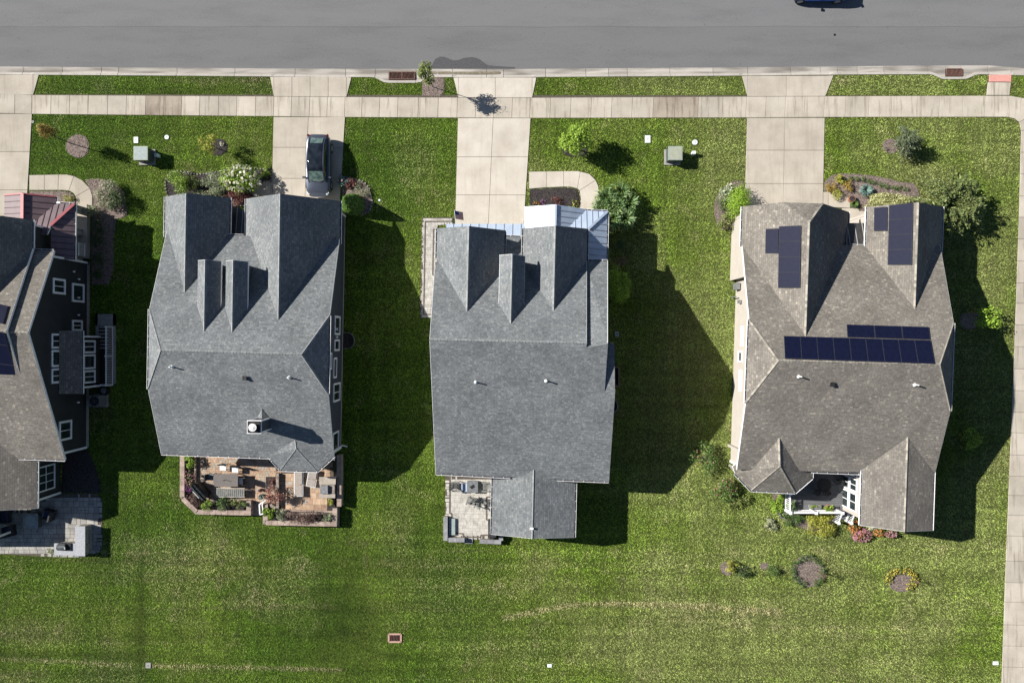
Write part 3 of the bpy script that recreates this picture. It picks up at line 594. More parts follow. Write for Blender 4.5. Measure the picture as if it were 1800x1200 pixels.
# right wall on the photo's base line
A=(-12.92,10.03);Bq=(-13.27,-8.25); wx=lambda y:A[0]+(Bq[0]-A[0])*(y-A[1])/(Bq[1]-A[1])
def rw(y,z): return Vector((wx(y),y,z))
yc=lambda b:fr.L(aR,b,0).y
wallpoly(H2,'sidN',[rw(A[1]-.35,.25),rw(A[1]-.35,2.55),rw(yc(7.2),2.75),rw(yc(6.8),2.85),rw(yc(1.3),5.1),rw(yc(-4.1),5.1),rw(Bq[1],3.5),rw(Bq[1],.25)],(1,0))
wallpoly(H2,'found',[rw(A[1]-.35,0),rw(A[1]-.35,.25),rw(Bq[1],.25),rw(Bq[1],0)],(1,0),th=.14,name='foundation')
for y,z in ((A[1]-.36,2.5),(Bq[1]+.06,3.45)): mb=MB(); mb.box((wx(y)+.03,y,z/2+.1),(.12,.16,z-.2)); mb.build('corner_board',M['trim'],H2)
for p,q,k in (((596.5,588.5),(588,554.5),dict(ny=1)),((595.5,616.5),(587.3,596.5),{}),((581.8,649),(575.8,620),{}),((590.6,663.8),(585.6,628.5),{}),((596.5,703.5),(585.5,674),dict(nx=2)),((594,791),(584.5,761),{})):
    winpx(H2,A,Bq,p,q,(1,0,0),frame=.13,**k)
for y,z in ((560,.35),(580,.4),(592.5,.4)): mb=MB(); mb.box((wx(1)+.08,(600-y)/22.0,z+1.9),(.14,.2,.14)); mb.build('wall_vent',M['trim'],H2)
mb=MB(); dn=rw(-8.05,0); mb.tube(dn+Vector((.1,0,.1)),dn+Vector((.1,0,3.2)),.05); mb.tube(dn+Vector((.1,0,.1)),dn+Vector((.5,-.1,.04)),.05); mb.build('downspout',M['gutter'],H2)
# other walls
i=.3
wallpoly(H2,'sidN',[fr.L(aL+i,6.5,0),fr.L(aL+i,6.5,2.7),fr.L(aL+i,1.3,5.0),fr.L(aL+i,-4.2,5.05),fr.L(aL+i,-8.7,3.3),fr.L(aL+i,-8.7,0)],(-1,0))
wallpoly(H2,'sidN',[fr.L(aL+i,-8.7,0),fr.L(-13.3,-8.7,0),fr.L(-13.3,-8.7,3.35),fr.L(aL+i,-8.7,3.35)],(0,-1))
wallpoly(H2,'sidN',[fr.L(-21.2,6.4,0),fr.L(-19.8,6.4,0),fr.L(-19.8,6.4,2.95),fr.L(-21.2,6.4,2.95)],(0,1))
footprint([fr.L(aL+i,6.8,0),fr.L(-12.95,9.9,0),fr.L(-13.1,-8.7,0),fr.L(aL+i,-8.7,0)])
for k in range(3): window(H2,fr.L(-24.5+k*2.6,-8.7,.9),(fr.ex[0],fr.ex[1],0),(-fr.ey[0],-fr.ey[1],0),1.6,1.5,nx=2)
# porch roof in the recess
p0=W(404.5,356,2.9);p1=W(429.5,367,2.9);p2=W(430.5,414,3.35);p3=W(403.5,413,3.35)
seamroof(H2,'porch_roof',[W(403.5,360,1.95),W(431,369,1.95),W(431,418,2.35),W(403,418,2.35)],'metB','seamB',(0,1,0),.42)
# bay roof at the rear
apx=rp.ray(519,772.8); hz=apx.z; tip=W(521,788,hz); q0=rp.ray(472,802); q5=rp.ray(587.5,801); eh=3.15
q1=W(476,805,eh+.02);q2=W(493,825.9,eh);q3=W(557.7,827.7,eh);q4=W(587,803.5,eh+.02)
br1=roof('bay_roof',[[apx,tip,q2,q0],[tip,q3,q2],[apx,q5,q3,tip]],'shA',H2); caps(br1,'shA',(apx,tip),(q2,tip),(q3,tip)); gutter(br1,(q0,q2),(q2,q3),(q3,q5))
c_=W(531,790,0)
for a,b in ((q0,q2),(q2,q3),(q3,q5)):
    a2=Vector((a.x,a.y,0));b2=Vector((b.x,b.y,0)); m=(a2+b2)/2; o=(m-Vector((c_.x,c_.y,0))).normalized(); a2-=o*.4;b2-=o*.4; a2+=(b2-a2)*.06;b2-=(b2-a2)*.06
    wallpoly(H2,'sidN',[a2,b2,b2+Vector((0,0,3)),a2+Vector((0,0,3))],(o.x,o.y))
    d=(b2-a2); window(H2,a2+d*.2+Vector((0,0,.7)),d,(o.x,o.y,0),d.length*.6,1.8,nx=2)
# chimney
cb=W(463.5,744.5,4.55); mb=MB(); mb.box((cb.x,cb.y,5.2),(.86,.80,2.3)); ch=mb.build('chimney',M['sidN'],H2)
mb=MB()
for sx in (-1,1):
    for sy in (-1,1): mb.box((cb.x+sx*.42,cb.y+sy*.39,5.22),(.08,.08,2.2))
mb.box((cb.x,cb.y,6.31),(.98,.92,.08)); mb.build('chimney_trim',M['trim'],ch)
mb=MB(); mb.box((cb.x,cb.y,6.38),(.84,.78,.10)); mb.build('chimney_cap',M['black'],ch)
mb=MB(); mb.tube((cb.x,cb.y,6.4),(cb.x,cb.y,6.62),.2,n=20); mb.tube((cb.x,cb.y,6.62),(cb.x,cb.y,6.66),.27,n=20); mb.tube((cb.x,cb.y,6.66),(cb.x,cb.y,6.72),.24,.06,n=20); mb.build('flue_cap',M['pipe'],ch)
sad=[Vector((cb.x-.45,cb.y+.4,0)),Vector((cb.x+.45,cb.y+.4,0)),Vector((cb.x,cb.y+1.1,0))]; sad=[rp.on(s,.03) for s in sad]; sad.append(Vector((cb.x,cb.y+.4,sad[0].z+.3)))
mb=MB(); mb.slab([sad[0],sad[3],sad[2]],.02); mb.slab([sad[1],sad[2],sad[3]],.02); mb.build('cricket',[M['shA'],M['shA']],ch)
pipe(H2,rp,303,644.5); pipe(H2,rp,509,663); boxvent(H2,rp,431.5,664.5)
# egress well by the right wall
ew=thing('window_well',W(612,598,0),'dark metal window well against the right wall of the navy sided house','window well')
mb=MB(); pts=[(603,584.5)]+[(612+11*math.sin(t),598.5-13.5*math.cos(t)) for t in [math.pi*k/12 for k in range(13)]]+[(601,613)]
for a,b in zip(pts,pts[1:]): mb.seg(W(*a,.06),W(*b,.06),.05,.2)
mb.build('rim',nmat('galvanised_metal',(.20,.21,.22),(.3,.31,.32),5,.5,metal=.5),ew); M['galv']=bpy.data.materials['galvanised_metal']
mb=MB(); mb.prism([G2(*p) for p in pts],-.5,.05); mb.build('pit',M['mulchD'],ew); EXC.append([G2(*p) for p in pts])

# ======== H3: grey-roofed house with white metal porch roofs
fr=Fr(2.3,1.3); fp,rp,br_=mplanes(fr,(895,600.5),8.0,.55,.44)
H3=thing('house',fr.L(0,0,0),'grey shingled house with one dormer and pale metal porch roofs','house','houses along the street')
h3f=fr
ye=fr.loc(fp.ray(900,416))[1]
r0=rp.ray(755.5,597); r1=rp.ray(1031,603.5); r0.z=r1.z=8.0
fl=fp.on(fr.L(-5.3,5.3,0)); rr=Vector(r1)
eL=fp.on(fr.L(-5.2,ye,0)); eR=fp.on(fr.L(5.0,ye,0))
fpL=fp.ray(763.5,481); fpM=fp.ray(768,458)
# strip plane lower by .32
drop=.34
r_s=fr.loc(r1); sp=Pl(fr.L(0,r_s[1],8-drop),fr.L(1,r_s[1],8-drop),fr.L(0,r_s[1]+1,8-drop-.55))
rb=rp.ray(1033,612)
s0=sp.ray(1031,458);s1=sp.ray(1068,459);s2=Vector((rp.ray(1068,606))); s2.z=rp.z(s2); s3=rp.ray(1031,611)
sA=fr.loc(s1)
# rear plane: to merge points
m1=rp.ray(1062,690); g1=rp.ray(766,832); g2=rp.ray(1070,846); k1=rp.ray(1068,604)
rk=rp.ray(1081,684)
roofm=[[r0,fpL,fpM,eL,eR,fp.ray(1031,455),r1],[r0,r1,s3,k1,m1,rk,g2,g1]]
mr=roof('roof',roofm,'shA',H3)
roof('side_roof',[[s0,s1,Vector((k1.x,k1.y,k1.z-.02)),Vector((s3.x,s3.y,s3.z-.02)),sp.ray(1031,601)]],'shA',mr)
# lower shed on the right edge
u0=W(1080,604,6.6);u1=W(1080.5,683,6.1)
b0=W(1062,604,7.0); 
lowz=Pl(m1,rk,Vector((k1.x,k1.y,k1.z-.75)))
q=[lowz.ray(1058,604),lowz.ray(1080,604.5),Vector((rk.x,rk.y,rk.z-.02)),Vector((m1.x,m1.y,m1.z-.02))]
roof('bump_roof',[q],'shA',mr)
caps(mr,'shA',(r0,r1)); rake(mr,(fpL,r0),(g1,r0),(r1,fp.ray(1031,455)),(s1,k1),(k1,m1),(rk,g2))
gutter(mr,(g1,rp.ray(897,838.4),1),(rp.ray(980,842.5),g2,1),(s0,s1,-1))
G1_=hgable(H3,fr,fp,(824,397.3),(821.3,545.9),(768.5,401.3),(887.5,404.8),.85,ye,'shA','sidG')
G2_=hgable(H3,fr,fp,(977.3,396.5),(973.3,545.3),(920,401.3),(1032.8,402),.85,ye,'shA','sidG')
ga,gb=fr.L(G1_['ar'],ye,0),fr.L(G2_['al'],ye,0); gutter(mr,(fp.on(ga),fp.on(gb),-1))
dormer(H3,fr,fp,(900,447.5),(898,567.5),(877.9,448.5),(921.9,449.3),.85,'shA','sidG')
garage(H3,fr,G1_['a0']+.3,G1_['bf'],4.6)
i=.3; zz=lambda pl,a,b:pl.z(fr.L(a,b,0))-.18
wallpoly(H3,'sidG',[fr.L(-5.05,6.6,0),fr.L(-5.05,6.6,4.2),fr.L(-5.05,0,zz(fp,-5,0)),fr.L(-5.05,-9.4,zz(rp,-5,-9.4)),fr.L(-5.05,-9.4,0)],(-1,0))
wallpoly(H3,'sidG',[fr.L(-5.05,-9.4,0),fr.L(7.0,-9.4,0),fr.L(7.0,-9.4,3.7),fr.L(-5.05,-9.4,3.7)],(0,-1))
wallpoly(H3,'sidG',[fr.L(6.35,5.5,0),fr.L(6.35,5.5,4.4),fr.L(6.35,0,7.2),fr.L(6.35,-3.5,6.0),fr.L(7.0,-3.6,6.0),fr.L(7.0,-9.4,3.6),fr.L(7.0,-9.4,0),fr.L(7,0,0)],(1,0))
wallpoly(H3,'sidG',[fr.L(6.95,.2,0),fr.L(6.95,.2,6.3),fr.L(6.95,-3.6,6.0),fr.L(6.95,-3.6,0)],(1,0))
wallpoly(H3,'sidG',[fr.L(4.6,5.5,0),fr.L(6.35,5.5,0),fr.L(6.35,5.5,4.5),fr.L(4.6,5.5,4.5)],(0,1))
footprint([fr.L(-5,7.5,0),fr.L(6.3,7.5,0),fr.L(7,0,0),fr.L(7,-9.4,0),fr.L(-5,-9.4,0)])
for k in range(3): window(H3,fr.L(-4.4+k*1.2,-9.4,.9),(fr.ex[0],fr.ex[1],0),(-fr.ey[0],-fr.ey[1],0),.9,1.6)
for b in (4,1.5,-2,-6.5): window(H3,fr.L(6.36 if b>0 else 7.01,b,1.1),(fr.ey[0],fr.ey[1],0),(fr.ex[0],fr.ex[1],0),.9,1.4)
pipe(H3,rp,836.5,671); pipe(H3,rp,960,669)
# rear porch gable
B=rp.ray(938.5,824.8); lq,rq=gplanes(fr,B,.32); 
F=W(940.5,946,B.z); l0=lq.ray(866.5,838);l1=lq.ray(864,938.6); r0_=rq.ray(1012,845.4); r1_=rq.ray(1009.4,944)
a0,b0,_=fr.loc(B);_,bF,_=fr.loc(F); al=fr.loc(l1)[0]; ar=fr.loc(r1_)[0]; hl=lq.z(fr.L(al,b0,0)); hr_=rq.z(fr.L(ar,b0,0))
bb=fr.loc(g2)[1]
Bv=fr.L(a0,b0+.2,B.z);Fv=fr.L(a0,bF,B.z);L0=fr.L(al,bb+.3,hl);L1=fr.L(al,fr.loc(l1)[1],hl);R0=fr.L(ar,bb+.3,hr_);R1=fr.L(ar,fr.loc(r1_)[1],hr_)
pr_=roof('porch_roof',[[Bv,Fv,L1,L0],[Bv,Fv,R1,R0]],'shA',H3); caps(pr_,'shA',(B,Fv)); rake(pr_,(L1,Fv),(Fv,R1)); gutter(pr_,(L0,L1,1),(R1,R0,1))
i=.3; bw=min(fr.loc(l1)[1],fr.loc(r1_)[1])+i
for pts,o in (([fr.L(al+i,bb,0),fr.L(al+i,bw,0),fr.L(al+i,bw,hl),fr.L(al+i,bb,hl)],(-1,0)),([fr.L(ar-i,bb,0),fr.L(ar-i,bw,0),fr.L(ar-i,bw,hr_),fr.L(ar-i,bb,hr_)],(1,0)),([fr.L(al+i,bw,0),fr.L(ar-i,bw,0),fr.L(ar-i,bw,hr_),fr.L(a0,bw,B.z-.2),fr.L(al+i,bw,hl)],(0,-1))):
    wallpoly(H3,'sidG',pts,o)
footprint([fr.L(al+i,bb,0),fr.L(ar-i,bb,0),fr.L(ar-i,bw,0),fr.L(al+i,bw,0)])
pv=lq.ray(934.5,928); mb=MB(); mb.box(pv+Vector((0,0,.06)),(.26,.14,.12)); mb.build('skylight_vent',M['pipe'],pr_)
for k in range(2): window(H3,fr.L(al+.9+k*2.6,bw,.6),(fr.ex[0],fr.ex[1],0),(-fr.ey[0],-fr.ey[1],0),2.0,2.0,nx=2)
# front metal porch roofs
eh=2.95
pA=[W(784.5,394,eh),W(921,394.5,eh),W(921,420,eh+.35),W(768,420,eh+.35),W(768,403,eh)]
seamroof(H3,'pent_roof',[W(784.5,393.5,eh),W(921.5,393.5,eh),fr.L(.9,7.0,eh+.35),fr.L(-4.9,7.0,eh+.35)],'metW','seamW',(fr.ey[0],fr.ey[1],0),.62)
rg=W(977,359.5,3.95); yb=fr.loc(W(977,402,4.2))[1]-1
fa=fr.loc(rg)[0]; fb=fr.loc(rg)[1]
Lp_=W(922,361.5,eh); al_=fr.loc(Lp_)[0]; Rp_=W(1030,361.5,eh); ar_=fr.loc(Rp_)[0]
seamroof(H3,'porch_roof',[fr.L(fa,fb,3.95),fr.L(fa,yb,3.95),fr.L(al_,yb,eh),fr.L(al_,fb-.05,eh)],'metW','seamW',(fr.ex[0],fr.ex[1],-.45),3)
s_r=(3.95-eh)/(ar_-fa)
c3_=W(1030,370,eh); c4=W(1068,371.5,eh); c5=W(1066.5,458,eh)
bV=fr.loc(c3_)[1]; a4=fr.loc(c4)[0]; pitch2=.42
top=fr.loc(W(1003,397,3.5))[1]
vy=bV-1.05; 
seamroof(H3,'porch_roof',[fr.L(fa,fb,3.95),fr.L(ar_,fb-.05,eh),fr.L(ar_,bV-.9,eh),fr.L(fa,yb,3.95)],'metW','seamW',(fr.ex[0],fr.ex[1],-.45),.42)
hx=fr.loc(W(1034,405,3.7))[0]; dd=a4-hx; hh=eh+dd*pitch2
seamroof(H3,'porch_roof',[fr.L(ar_-.02,bV,eh),fr.L(a4,bV,eh),fr.L(hx,bV-dd,hh),fr.L(hx,bV-dd-.85,hh+.85*.42),fr.L(fa,bV-dd-.85,hh+.85*.42),fr.L(fa,bV,eh)],'metW','seamW',(fr.ey[0],fr.ey[1],-.42),.42)
b5=fr.loc(c5)[1]
seamroof(H3,'porch_roof',[fr.L(a4,bV,eh),fr.L(a4,b5,eh),fr.L(hx,b5,hh),fr.L(hx,bV-dd,hh)],'metW','seamW',(fr.ex[0],fr.ex[1],-.42),.46)
mb=MB(); mb.seg(fr.L(a4,bV,eh+.04),fr.L(hx,bV-dd,hh+.04),.16,.05); mb.seg(fr.L(fa,fb,3.98),fr.L(fa,yb,3.98),.14,.05); mb.build('hip_cap',M['metW'],H3)
gutter(H3,(fr.L(a4,bV,eh),fr.L(ar_,bV,eh),1),(fr.L(a4,b5,eh),fr.L(a4,bV,eh),1),(fr.L(ar_,fb,eh),fr.L(ar_,bV,eh),-1))
mb=MB(); 
for a,b in ((a4-.3,bV-.3),(a4-.3,bV-2.2),(al_+.3,fb-.35),(ar_-.3,fb-.35)): mb=MB(); mb.box(fr.L(a,b,1.45),(.2,.2,2.8)); mb.build('column',M['trim'],H3)
mb=MB(); mb.prism([tuple(fr.L(a,b,0)[:2]) for a,b in ((al_+.2,fb-.3),(ar_-.1,fb-.3),(ar_-.1,bV-.2),(a4-.15,bV-.2),(a4-.15,b5),(al_+.2,b5))],0,.14); mb.build('porch_floor',M['conc'],H3)
footprint([fr.L(al_+.2,fb-.3,0),fr.L(ar_,fb-.3,0),fr.L(a4,bV,0),fr.L(a4,b5,0),fr.L(al_,b5,0)])

# ======== H4: brown-roofed corner house with solar panels
fr=Fr(1.8,2.0); fp,rp,br_=mplanes(fr,(1510,637.5),7.2,.46,.42)
H4=thing('house',fr.L(24,0,0),'brown shingled corner house with cream siding and solar panels','house','houses along the street')
h4f=fr
ye=fr.loc(fp.ray(1506,432))[1]
pkL=rp.ray(1369,633.7);pkR=rp.ray(1652.5,641);pkL.z=pkR.z=7.2
hL1=fp.ray(1317,560.7);hL2=rp.ray(1311,708.7);hR1=fp.ray(1676.4,567.8);hR2=rp.ray(1670.5,722)
e1=fp.ray(1305,431);e2=fp.ray(1652.3,431);g1=rp.ray(1295.5,825);g2=rp.ray(1643,833)
mr=roof('roof',[[pkL,pkR,hR1,e2,e1,hL1],[pkR,pkL,hL2,g1,g2,hR2],[pkL,hL1,hL2],[pkR,hR2,hR1]],'shB',H4)
caps(mr,'shB',(pkL,pkR),(hL1,pkL),(hL2,pkL),(hR1,pkR),(hR2,pkR)); rake(mr,(e1,hL1),(g1,hL2),(e2,hR1),(g2,hR2)); gutter(mr,(hL1,hL2),(hR2,hR1))
gutter(mr,(rp.ray(1427,828.5),rp.ray(1516,832),1))
# left front gable with a clipped front end
B=fp.ray(1416.3,590.5); lp,rq=gplanes(fr,B,.84); a0,b0,hg=fr.loc(B)
rf_=fr.loc(W(1422.8,390.7,hg)); t1=lp.ray(1376,357.5);t2=rq.ray(1454,358);l=lp.ray(1305.7,363);r=rq.ray(1492,363)
bfr=fr.loc(l)[1]; al=fr.loc(l)[0]; ar=fr.loc(r)[0]; a1=fr.loc(t1)[0];a2=fr.loc(t2)[0]; z_=lambda pl,a:pl.z(fr.L(a,0,0))
hw=min(a0-a1,a2-a0); a1=a0-hw;a2=a0+hw; zt=hg-.84*hw; bt=max(fr.loc(t1)[1],bfr); 
Fr_=fr.L(a0,rf_[1],hg); T1=fr.L(a1,bfr,zt);T2=fr.L(a2,bfr,zt); Ll=fr.L(al,bfr,z_(lp,al));Rl=fr.L(ar,bfr,z_(rq,ar))
vl=ye-.3
Lv=fr.L(al,vl,Ll.z);Rv=fr.L(ar,vl,Rl.z);Bv=fr.L(a0,b0-.3,hg)
gr=roof('gable_roof',[[Fr_,Bv,Lv,Ll,T1],[Fr_,T2,Rl,Rv,Bv],[Fr_,T1,T2]],'shB',H4)
caps(gr,'shB',(Fr_,B),(T2,Fr_)); gutter(gr,(Lv,Ll,-1),(Rv,Rl,1))
GL=dict(lp=lp,rp=rq)
i=.32; bw=bfr-i
gwalls(H4,fr,'sidW',al+i,ar-i,bw,ye-2.5,z_(lp,al+i)-.17,z_(rq,ar-i)-.17,a0,zt-.15)
footprint([fr.L(al+i,bw,0),fr.L(ar-i,bw,0),fr.L(ar-i,ye-1,0),fr.L(al+i,ye-1,0)])
garage(H4,fr,a0,bw)
GR=hgable(H4,fr,fp,(1614.6,355.8),(1608.4,543),(1524.8,363.5),(1657.4,363),.84,ye,'shB','sidW')
gutter(mr,(fp.on(fr.L(ar,ye,0)),fp.on(fr.L(GR['al'],ye,0)),-1))
window(H4,fr.L(GR['a0']+1,GR['bf'],.9),Vector((-fr.ex[0],-fr.ex[1],0)),(fr.ey[0],fr.ey[1],0),2,1.6,nx=3)
seamroof(H4,'porch_roof',[W(1490,392,2.75),W(1524,392,2.75),W(1524,434,3.3),W(1489,434,3.3)],'metB','seamB',(0,1,0),.55)
solar(H4,GL['lp'],((1370,398),(1409,396.5),(1407,506),(1368,506)),1,4)
solar(H4,GL['lp'],((1346.5,402.5),(1369,401.5),(1368.5,445.5),(1345.8,445.5)),1,1)
solar(H4,GR['lp'],((1563,361),(1605.5,356.8),(1603.5,465.5),(1560.5,465.5)),1,4)
solar(H4,GR['lp'],((1537,365),(1560.5,363.5),(1560,406),(1536.5,406.5)),1,1)
solar(H4,fp,((1377,591),(1634.5,598.5),(1642,640.5),(1379,631)),9,1)
solar(H4,fp,((1487,571),(1631.5,575.5),(1634,597.5),(1488.5,593)),3,1)
# left wall along its photographed base line
A=G2(1297.5,372);Bq=G2(1284,811)
wx=lambda y:A[0]+(Bq[0]-A[0])*(y-A[1])/(Bq[1]-A[1])
lw=lambda y,z:Vector((wx(y),y,z))
wallpoly(H4,'sidW',[lw(A[1]-.4,.0),lw(A[1]-.4,2.9),lw(hL1.y+5.2,3.1),lw(hL1.y,5.4),lw(hL2.y,5.4),lw(Bq[1],3.35),lw(Bq[1],0)],(-1,0))
mb=MB(); mb.box((wx(Bq[1])-.02,Bq[1]+.05,1.6),(.1,.16,3.2)); mb.build('corner_board',M['trim'],H4); mb=MB(); mb.box((wx(A[1]-.4)-.02,A[1]-.38,1.4),(.1,.16,2.8)); mb.build('corner_board',M['trim'],H4)
for p,q,k in (((1302.5,608),(1307.5,573),{}),((1298,636),(1305.5,617),{}),((1299.5,687),(1304.5,650),{})):
    winpx(H4,A,Bq,p,q,(-1,0,0),frame=.12)
mb=MB(); mb.box((wx(3)-.2,4.2,.9),(.3,.5,.8)); mb.tube((wx(3)-.3,3.4,.0),(wx(3)-.3,3.4,1.1),.05); mb.box((wx(3)-.15,3.0,1.4),(.2,.25,.35)); mb.build('meter_box',M['galv'],H4)
mb=MB(); 
for k in range(5): mb.box((wx(8)-.1,8.5-k*.35,1.7+.1*(k%2)),(.16,.14,.2))
mb.build('conduit_box',M['galv'],H4)
i=.35
wallpoly(H4,'sidW',[fr.L(30.5,7.2,0),fr.L(30.5,7.2,3.0),fr.L(30.3,2.4,5.2),fr.L(30.3,-3.4,5.3),fr.L(30.5,-8.0,3.4),fr.L(30.5,-8.0,0)],(1,0))
wallpoly(H4,'sidW',[fr.L(17,-7.6,0),fr.L(30.5,-7.6,0),fr.L(30.5,-7.6,3.6),fr.L(17,-7.6,3.6)],(0,-1))
wallpoly(H4,'sidW',[fr.L(ar-1,7,0),fr.L(GR['al']+1,7,0),fr.L(GR['al']+1,7,3.1),fr.L(ar-1,7,3.1)],(0,1))
footprint([(A[0],A[1]),tuple(fr.L(30.5,9,0)[:2]),tuple(fr.L(30.5,-8,0)[:2]),(Bq[0],Bq[1])])
pipe(H4,rp,1404,661.5); pipe(H4,rp,1608,676); boxvent(H4,rp,1461.5,675.5)
# rear-left octagonal bay
apx=rp.ray(1370,769.5); hz=apx.z; tip=W(1371.5,819,hz); eh=3.2
q0=rp.ray(1292.5,822);q0.z=eh+.1; v1=W(1292.5,832.5,eh); v2=W(1320.6,861.7,eh);v3=W(1398,865.5,eh);v4=W(1427.5,840,eh);v5=W(1427.5,826,eh+.12)
br1=roof('bay_roof',[[apx,q0,v1,tip],[tip,v1,v2],[tip,v2,v3],[tip,v3,v4],[apx,tip,v4,v5]],'shB',H4); caps(br1,'shB',(apx,tip),(v2,tip),(v3,tip)); gutter(br1,(v1,v2),(v2,v3),(v3,v4),(v4,v5))
c_=W(1360,800,0); Z=Vector((0,0,1))
for a,b in ((v1,v2),(v2,v3),(v3,v4)):
    a2=Vector((a.x,a.y,0));b2=Vector((b.x,b.y,0)); m=(a2+b2)/2; o=(m-Vector((c_.x,c_.y,0))).normalized(); a2-=o*.4;b2-=o*.4; a2+=(b2-a2)*.08;b2-=(b2-a2)*.08
    wallpoly(H4,'sidW',[a2,b2,b2+Z*3.05,a2+Z*3.05],(o.x,o.y)); d=b2-a2; window(H4,a2+d*.2+Z*.7,d,(o.x,o.y,0),d.length*.6,1.8,nx=2)
footprint([G2(1290,815),G2(1316,848),G2(1398,850),G2(1425,825)])
# rear-right sunroom gable
B=rp.ray(1596,768); lq,rq=gplanes(fr,B,.42); F=W(1589,933.7,B.z)
a0,b0,_=fr.loc(B);bF=fr.loc(F)[1]; l1=lq.ray(1513,923); r1_=rq.ray(1638.5,931.8); al=fr.loc(l1)[0];ar=fr.loc(r1_)[0]; hl=lq.z(fr.L(al,0,0));hr_=rq.z(fr.L(ar,0,0))
lq_e=lambda a,pl:fr.loc(fr.L(a,0,0))
def vb(pl2,a):  # b where gable plane meets the rear main plane
    h=pl2.z(fr.L(a,0,0)); z0_,z1=rp.z(fr.L(a,0,0)),rp.z(fr.L(a,1,0)); return (h-z0_)/(z1-z0_)
Bv=fr.L(a0,b0+.25,B.z);Fv=fr.L(a0,bF,B.z);L0=fr.L(al,max(vb(lq,al),-8.6)+.1,hl);L1=fr.L(al,fr.loc(l1)[1],hl);R0=fr.L(ar,max(vb(rq,ar),-8.6)+.1,hr_);R1=fr.L(ar,fr.loc(r1_)[1],hr_)
pr_=roof('sunroom_roof',[[Bv,Fv,L1,L0],[Bv,Fv,R1,R0]],'shB',H4); caps(pr_,'shB',(B,Fv)); rake(pr_,(L1,Fv),(Fv,R1)); gutter(pr_,(L0,L1,1),(R1,R0,1))
bw=min(L1.y,R1.y); bw=fr.loc(L1)[1]+.3
P0=fr.L(al+.32,-7.7,0);P1=fr.L(al+.32,bw,0);P2=fr.L(ar-.32,bw,0);P3=fr.L(ar-.32,-7.7,0)
wallpoly(H4,'sidW',[P1,P2,P2+Z*(hr_-.1),fr.L(a0,bw,B.z-.2),P1+Z*(hl-.1)],(0,-1)); wallpoly(H4,'sidW',[P2,P3,P3+Z*hr_,P2+Z*hr_],(1,0)); wallpoly(H4,'sidW',[P0,P1,P1+Z*(hl-.05),P0+Z*(hl-.05)],(-1,0))
footprint([P0,P1,P2,P3]); H4P=dict(fr=fr,al=al+.32,bw=bw,hl=hl)
# sunroom glazing facing the deck: visible from above as white frames
AA=(P0.x,P0.y);BB=(P1.x,P1.y)
ln=(P1-P0).length; u=(P1-P0).normalized(); nrm=Vector((-u.y,u.x,0)); nrm=nrm if nrm.x<0 else -nrm
s=.6
for wdt in (.95,.95,1.35,.95,.95):
    if s+wdt>ln-.1: break
    window(H4,P0+u*s+Z*.35,u,nrm,wdt,1.15,nx=2,frame=.09); window(H4,P0+u*s+Z*1.6,u,nrm,wdt,1.1,nx=2,frame=.09); s+=wdt+.12
for k in range(2): window(H4,P1+(P2-P1)*(.12+.45*k)+Z*.6,(P2-P1),(-fr.ey[0],-fr.ey[1],0),1.9,2,nx=2)

# ======== H1: charcoal house cut by the left edge
fr=Fr(2.0,.6); fp,rp,br_=mplanes(fr,(48,585),7.25,.43,.42)
H1=thing('house',fr.L(-37,0,0),'charcoal sided house with maroon metal porch roof, cut off by the left edge','house','houses along the street')
h1f=fr
ss=.27; r=W(10,582,7.25+ss); a_,b_,_=fr.loc(r); 
fu=Pl(r,fr.L(a_+1,b_,r.z),fr.L(a_,b_+1,r.z-.43)); ru=Pl(r,fr.L(a_+1,b_,r.z),fr.L(a_,b_-1,r.z-.535))
aw=-44.0
ri=W(48,585,7.25); bi=fr.loc(ri)[1]; ax=fr.loc(ri)[0]
rU=fr.L(a_,b_,r.z); rU0=fr.L(aw,b_,r.z)
m1=rp.ray(37,664); mm0=fr.L(aw,fr.loc(m1)[1],m1.z)
e1=fu.ray(57,437); e0=fr.L(aw,fr.loc(e1)[1],e1.z)
s0=fp.ray(66,440);s1=fp.ray(94,441);g1=rp.ray(113.6,808);g0=fr.L(aw,fr.loc(g1)[1],g1.z)
rI=fr.L(fr.loc(rU)[0]-.4,bi,7.25)
mr=roof('roof',[[rU0,rU,e1,e0],[rU0,mm0,m1,rU],[rI,ri,s1,fp.on(fr.L(fr.loc(rU)[0]-.4,fr.loc(s1)[1],0))],[rI,m1-Vector((.3,0,0)),mm0,g0,g1,ri]],'shB',H1)
caps(mr,'shB',(rU0,rU),(rI,ri)); rake(mr,(e1,rU),(rU,m1),(s1,ri),(ri,g1)); gutter(mr,(g0,g1,1),(fp.on(fr.L(fr.loc(rU)[0],fr.loc(s1)[1],0)),s1,-1))
# front gable, right slope in view
a0=fr.loc(rU)[0]-3.6; B_=None
ge=W(57,386,5.0); ar=fr.loc(ge)[0]; hg=5.0+.85*(ar-a0); bf=fr.loc(ge)[1]
lpG=Pl(fr.L(a0,0,hg),fr.L(a0,1,hg),fr.L(a0-1,0,hg-.85)); rpG=Pl(fr.L(a0,0,hg),fr.L(a0,1,hg),fr.L(a0+1,0,hg-.85))
z0_,z1=fu.z(fr.L(a0,0,0)),fu.z(fr.L(a0,1,0)); bB=(hg-z0_)/(z1-z0_)
be=fr.loc(e1)[1]
gr=roof('gable_roof',[[fr.L(a0,bf,hg),fr.L(a0,bB-.2,hg),fr.L(ar,be-.2,5.0),fr.L(ar,bf,5.0)],[fr.L(a0,bf,hg),fr.L(a0,bB-.2,hg),fr.L(2*a0-ar,be-.2,5.0),fr.L(2*a0-ar,bf,5.0)]],'shB',H1)
gutter(gr,(fr.L(ar,be,5),fr.L(ar,bf,5),1)); caps(gr,'shB',(fr.L(a0,bf,hg),fr.L(a0,bB,hg)))
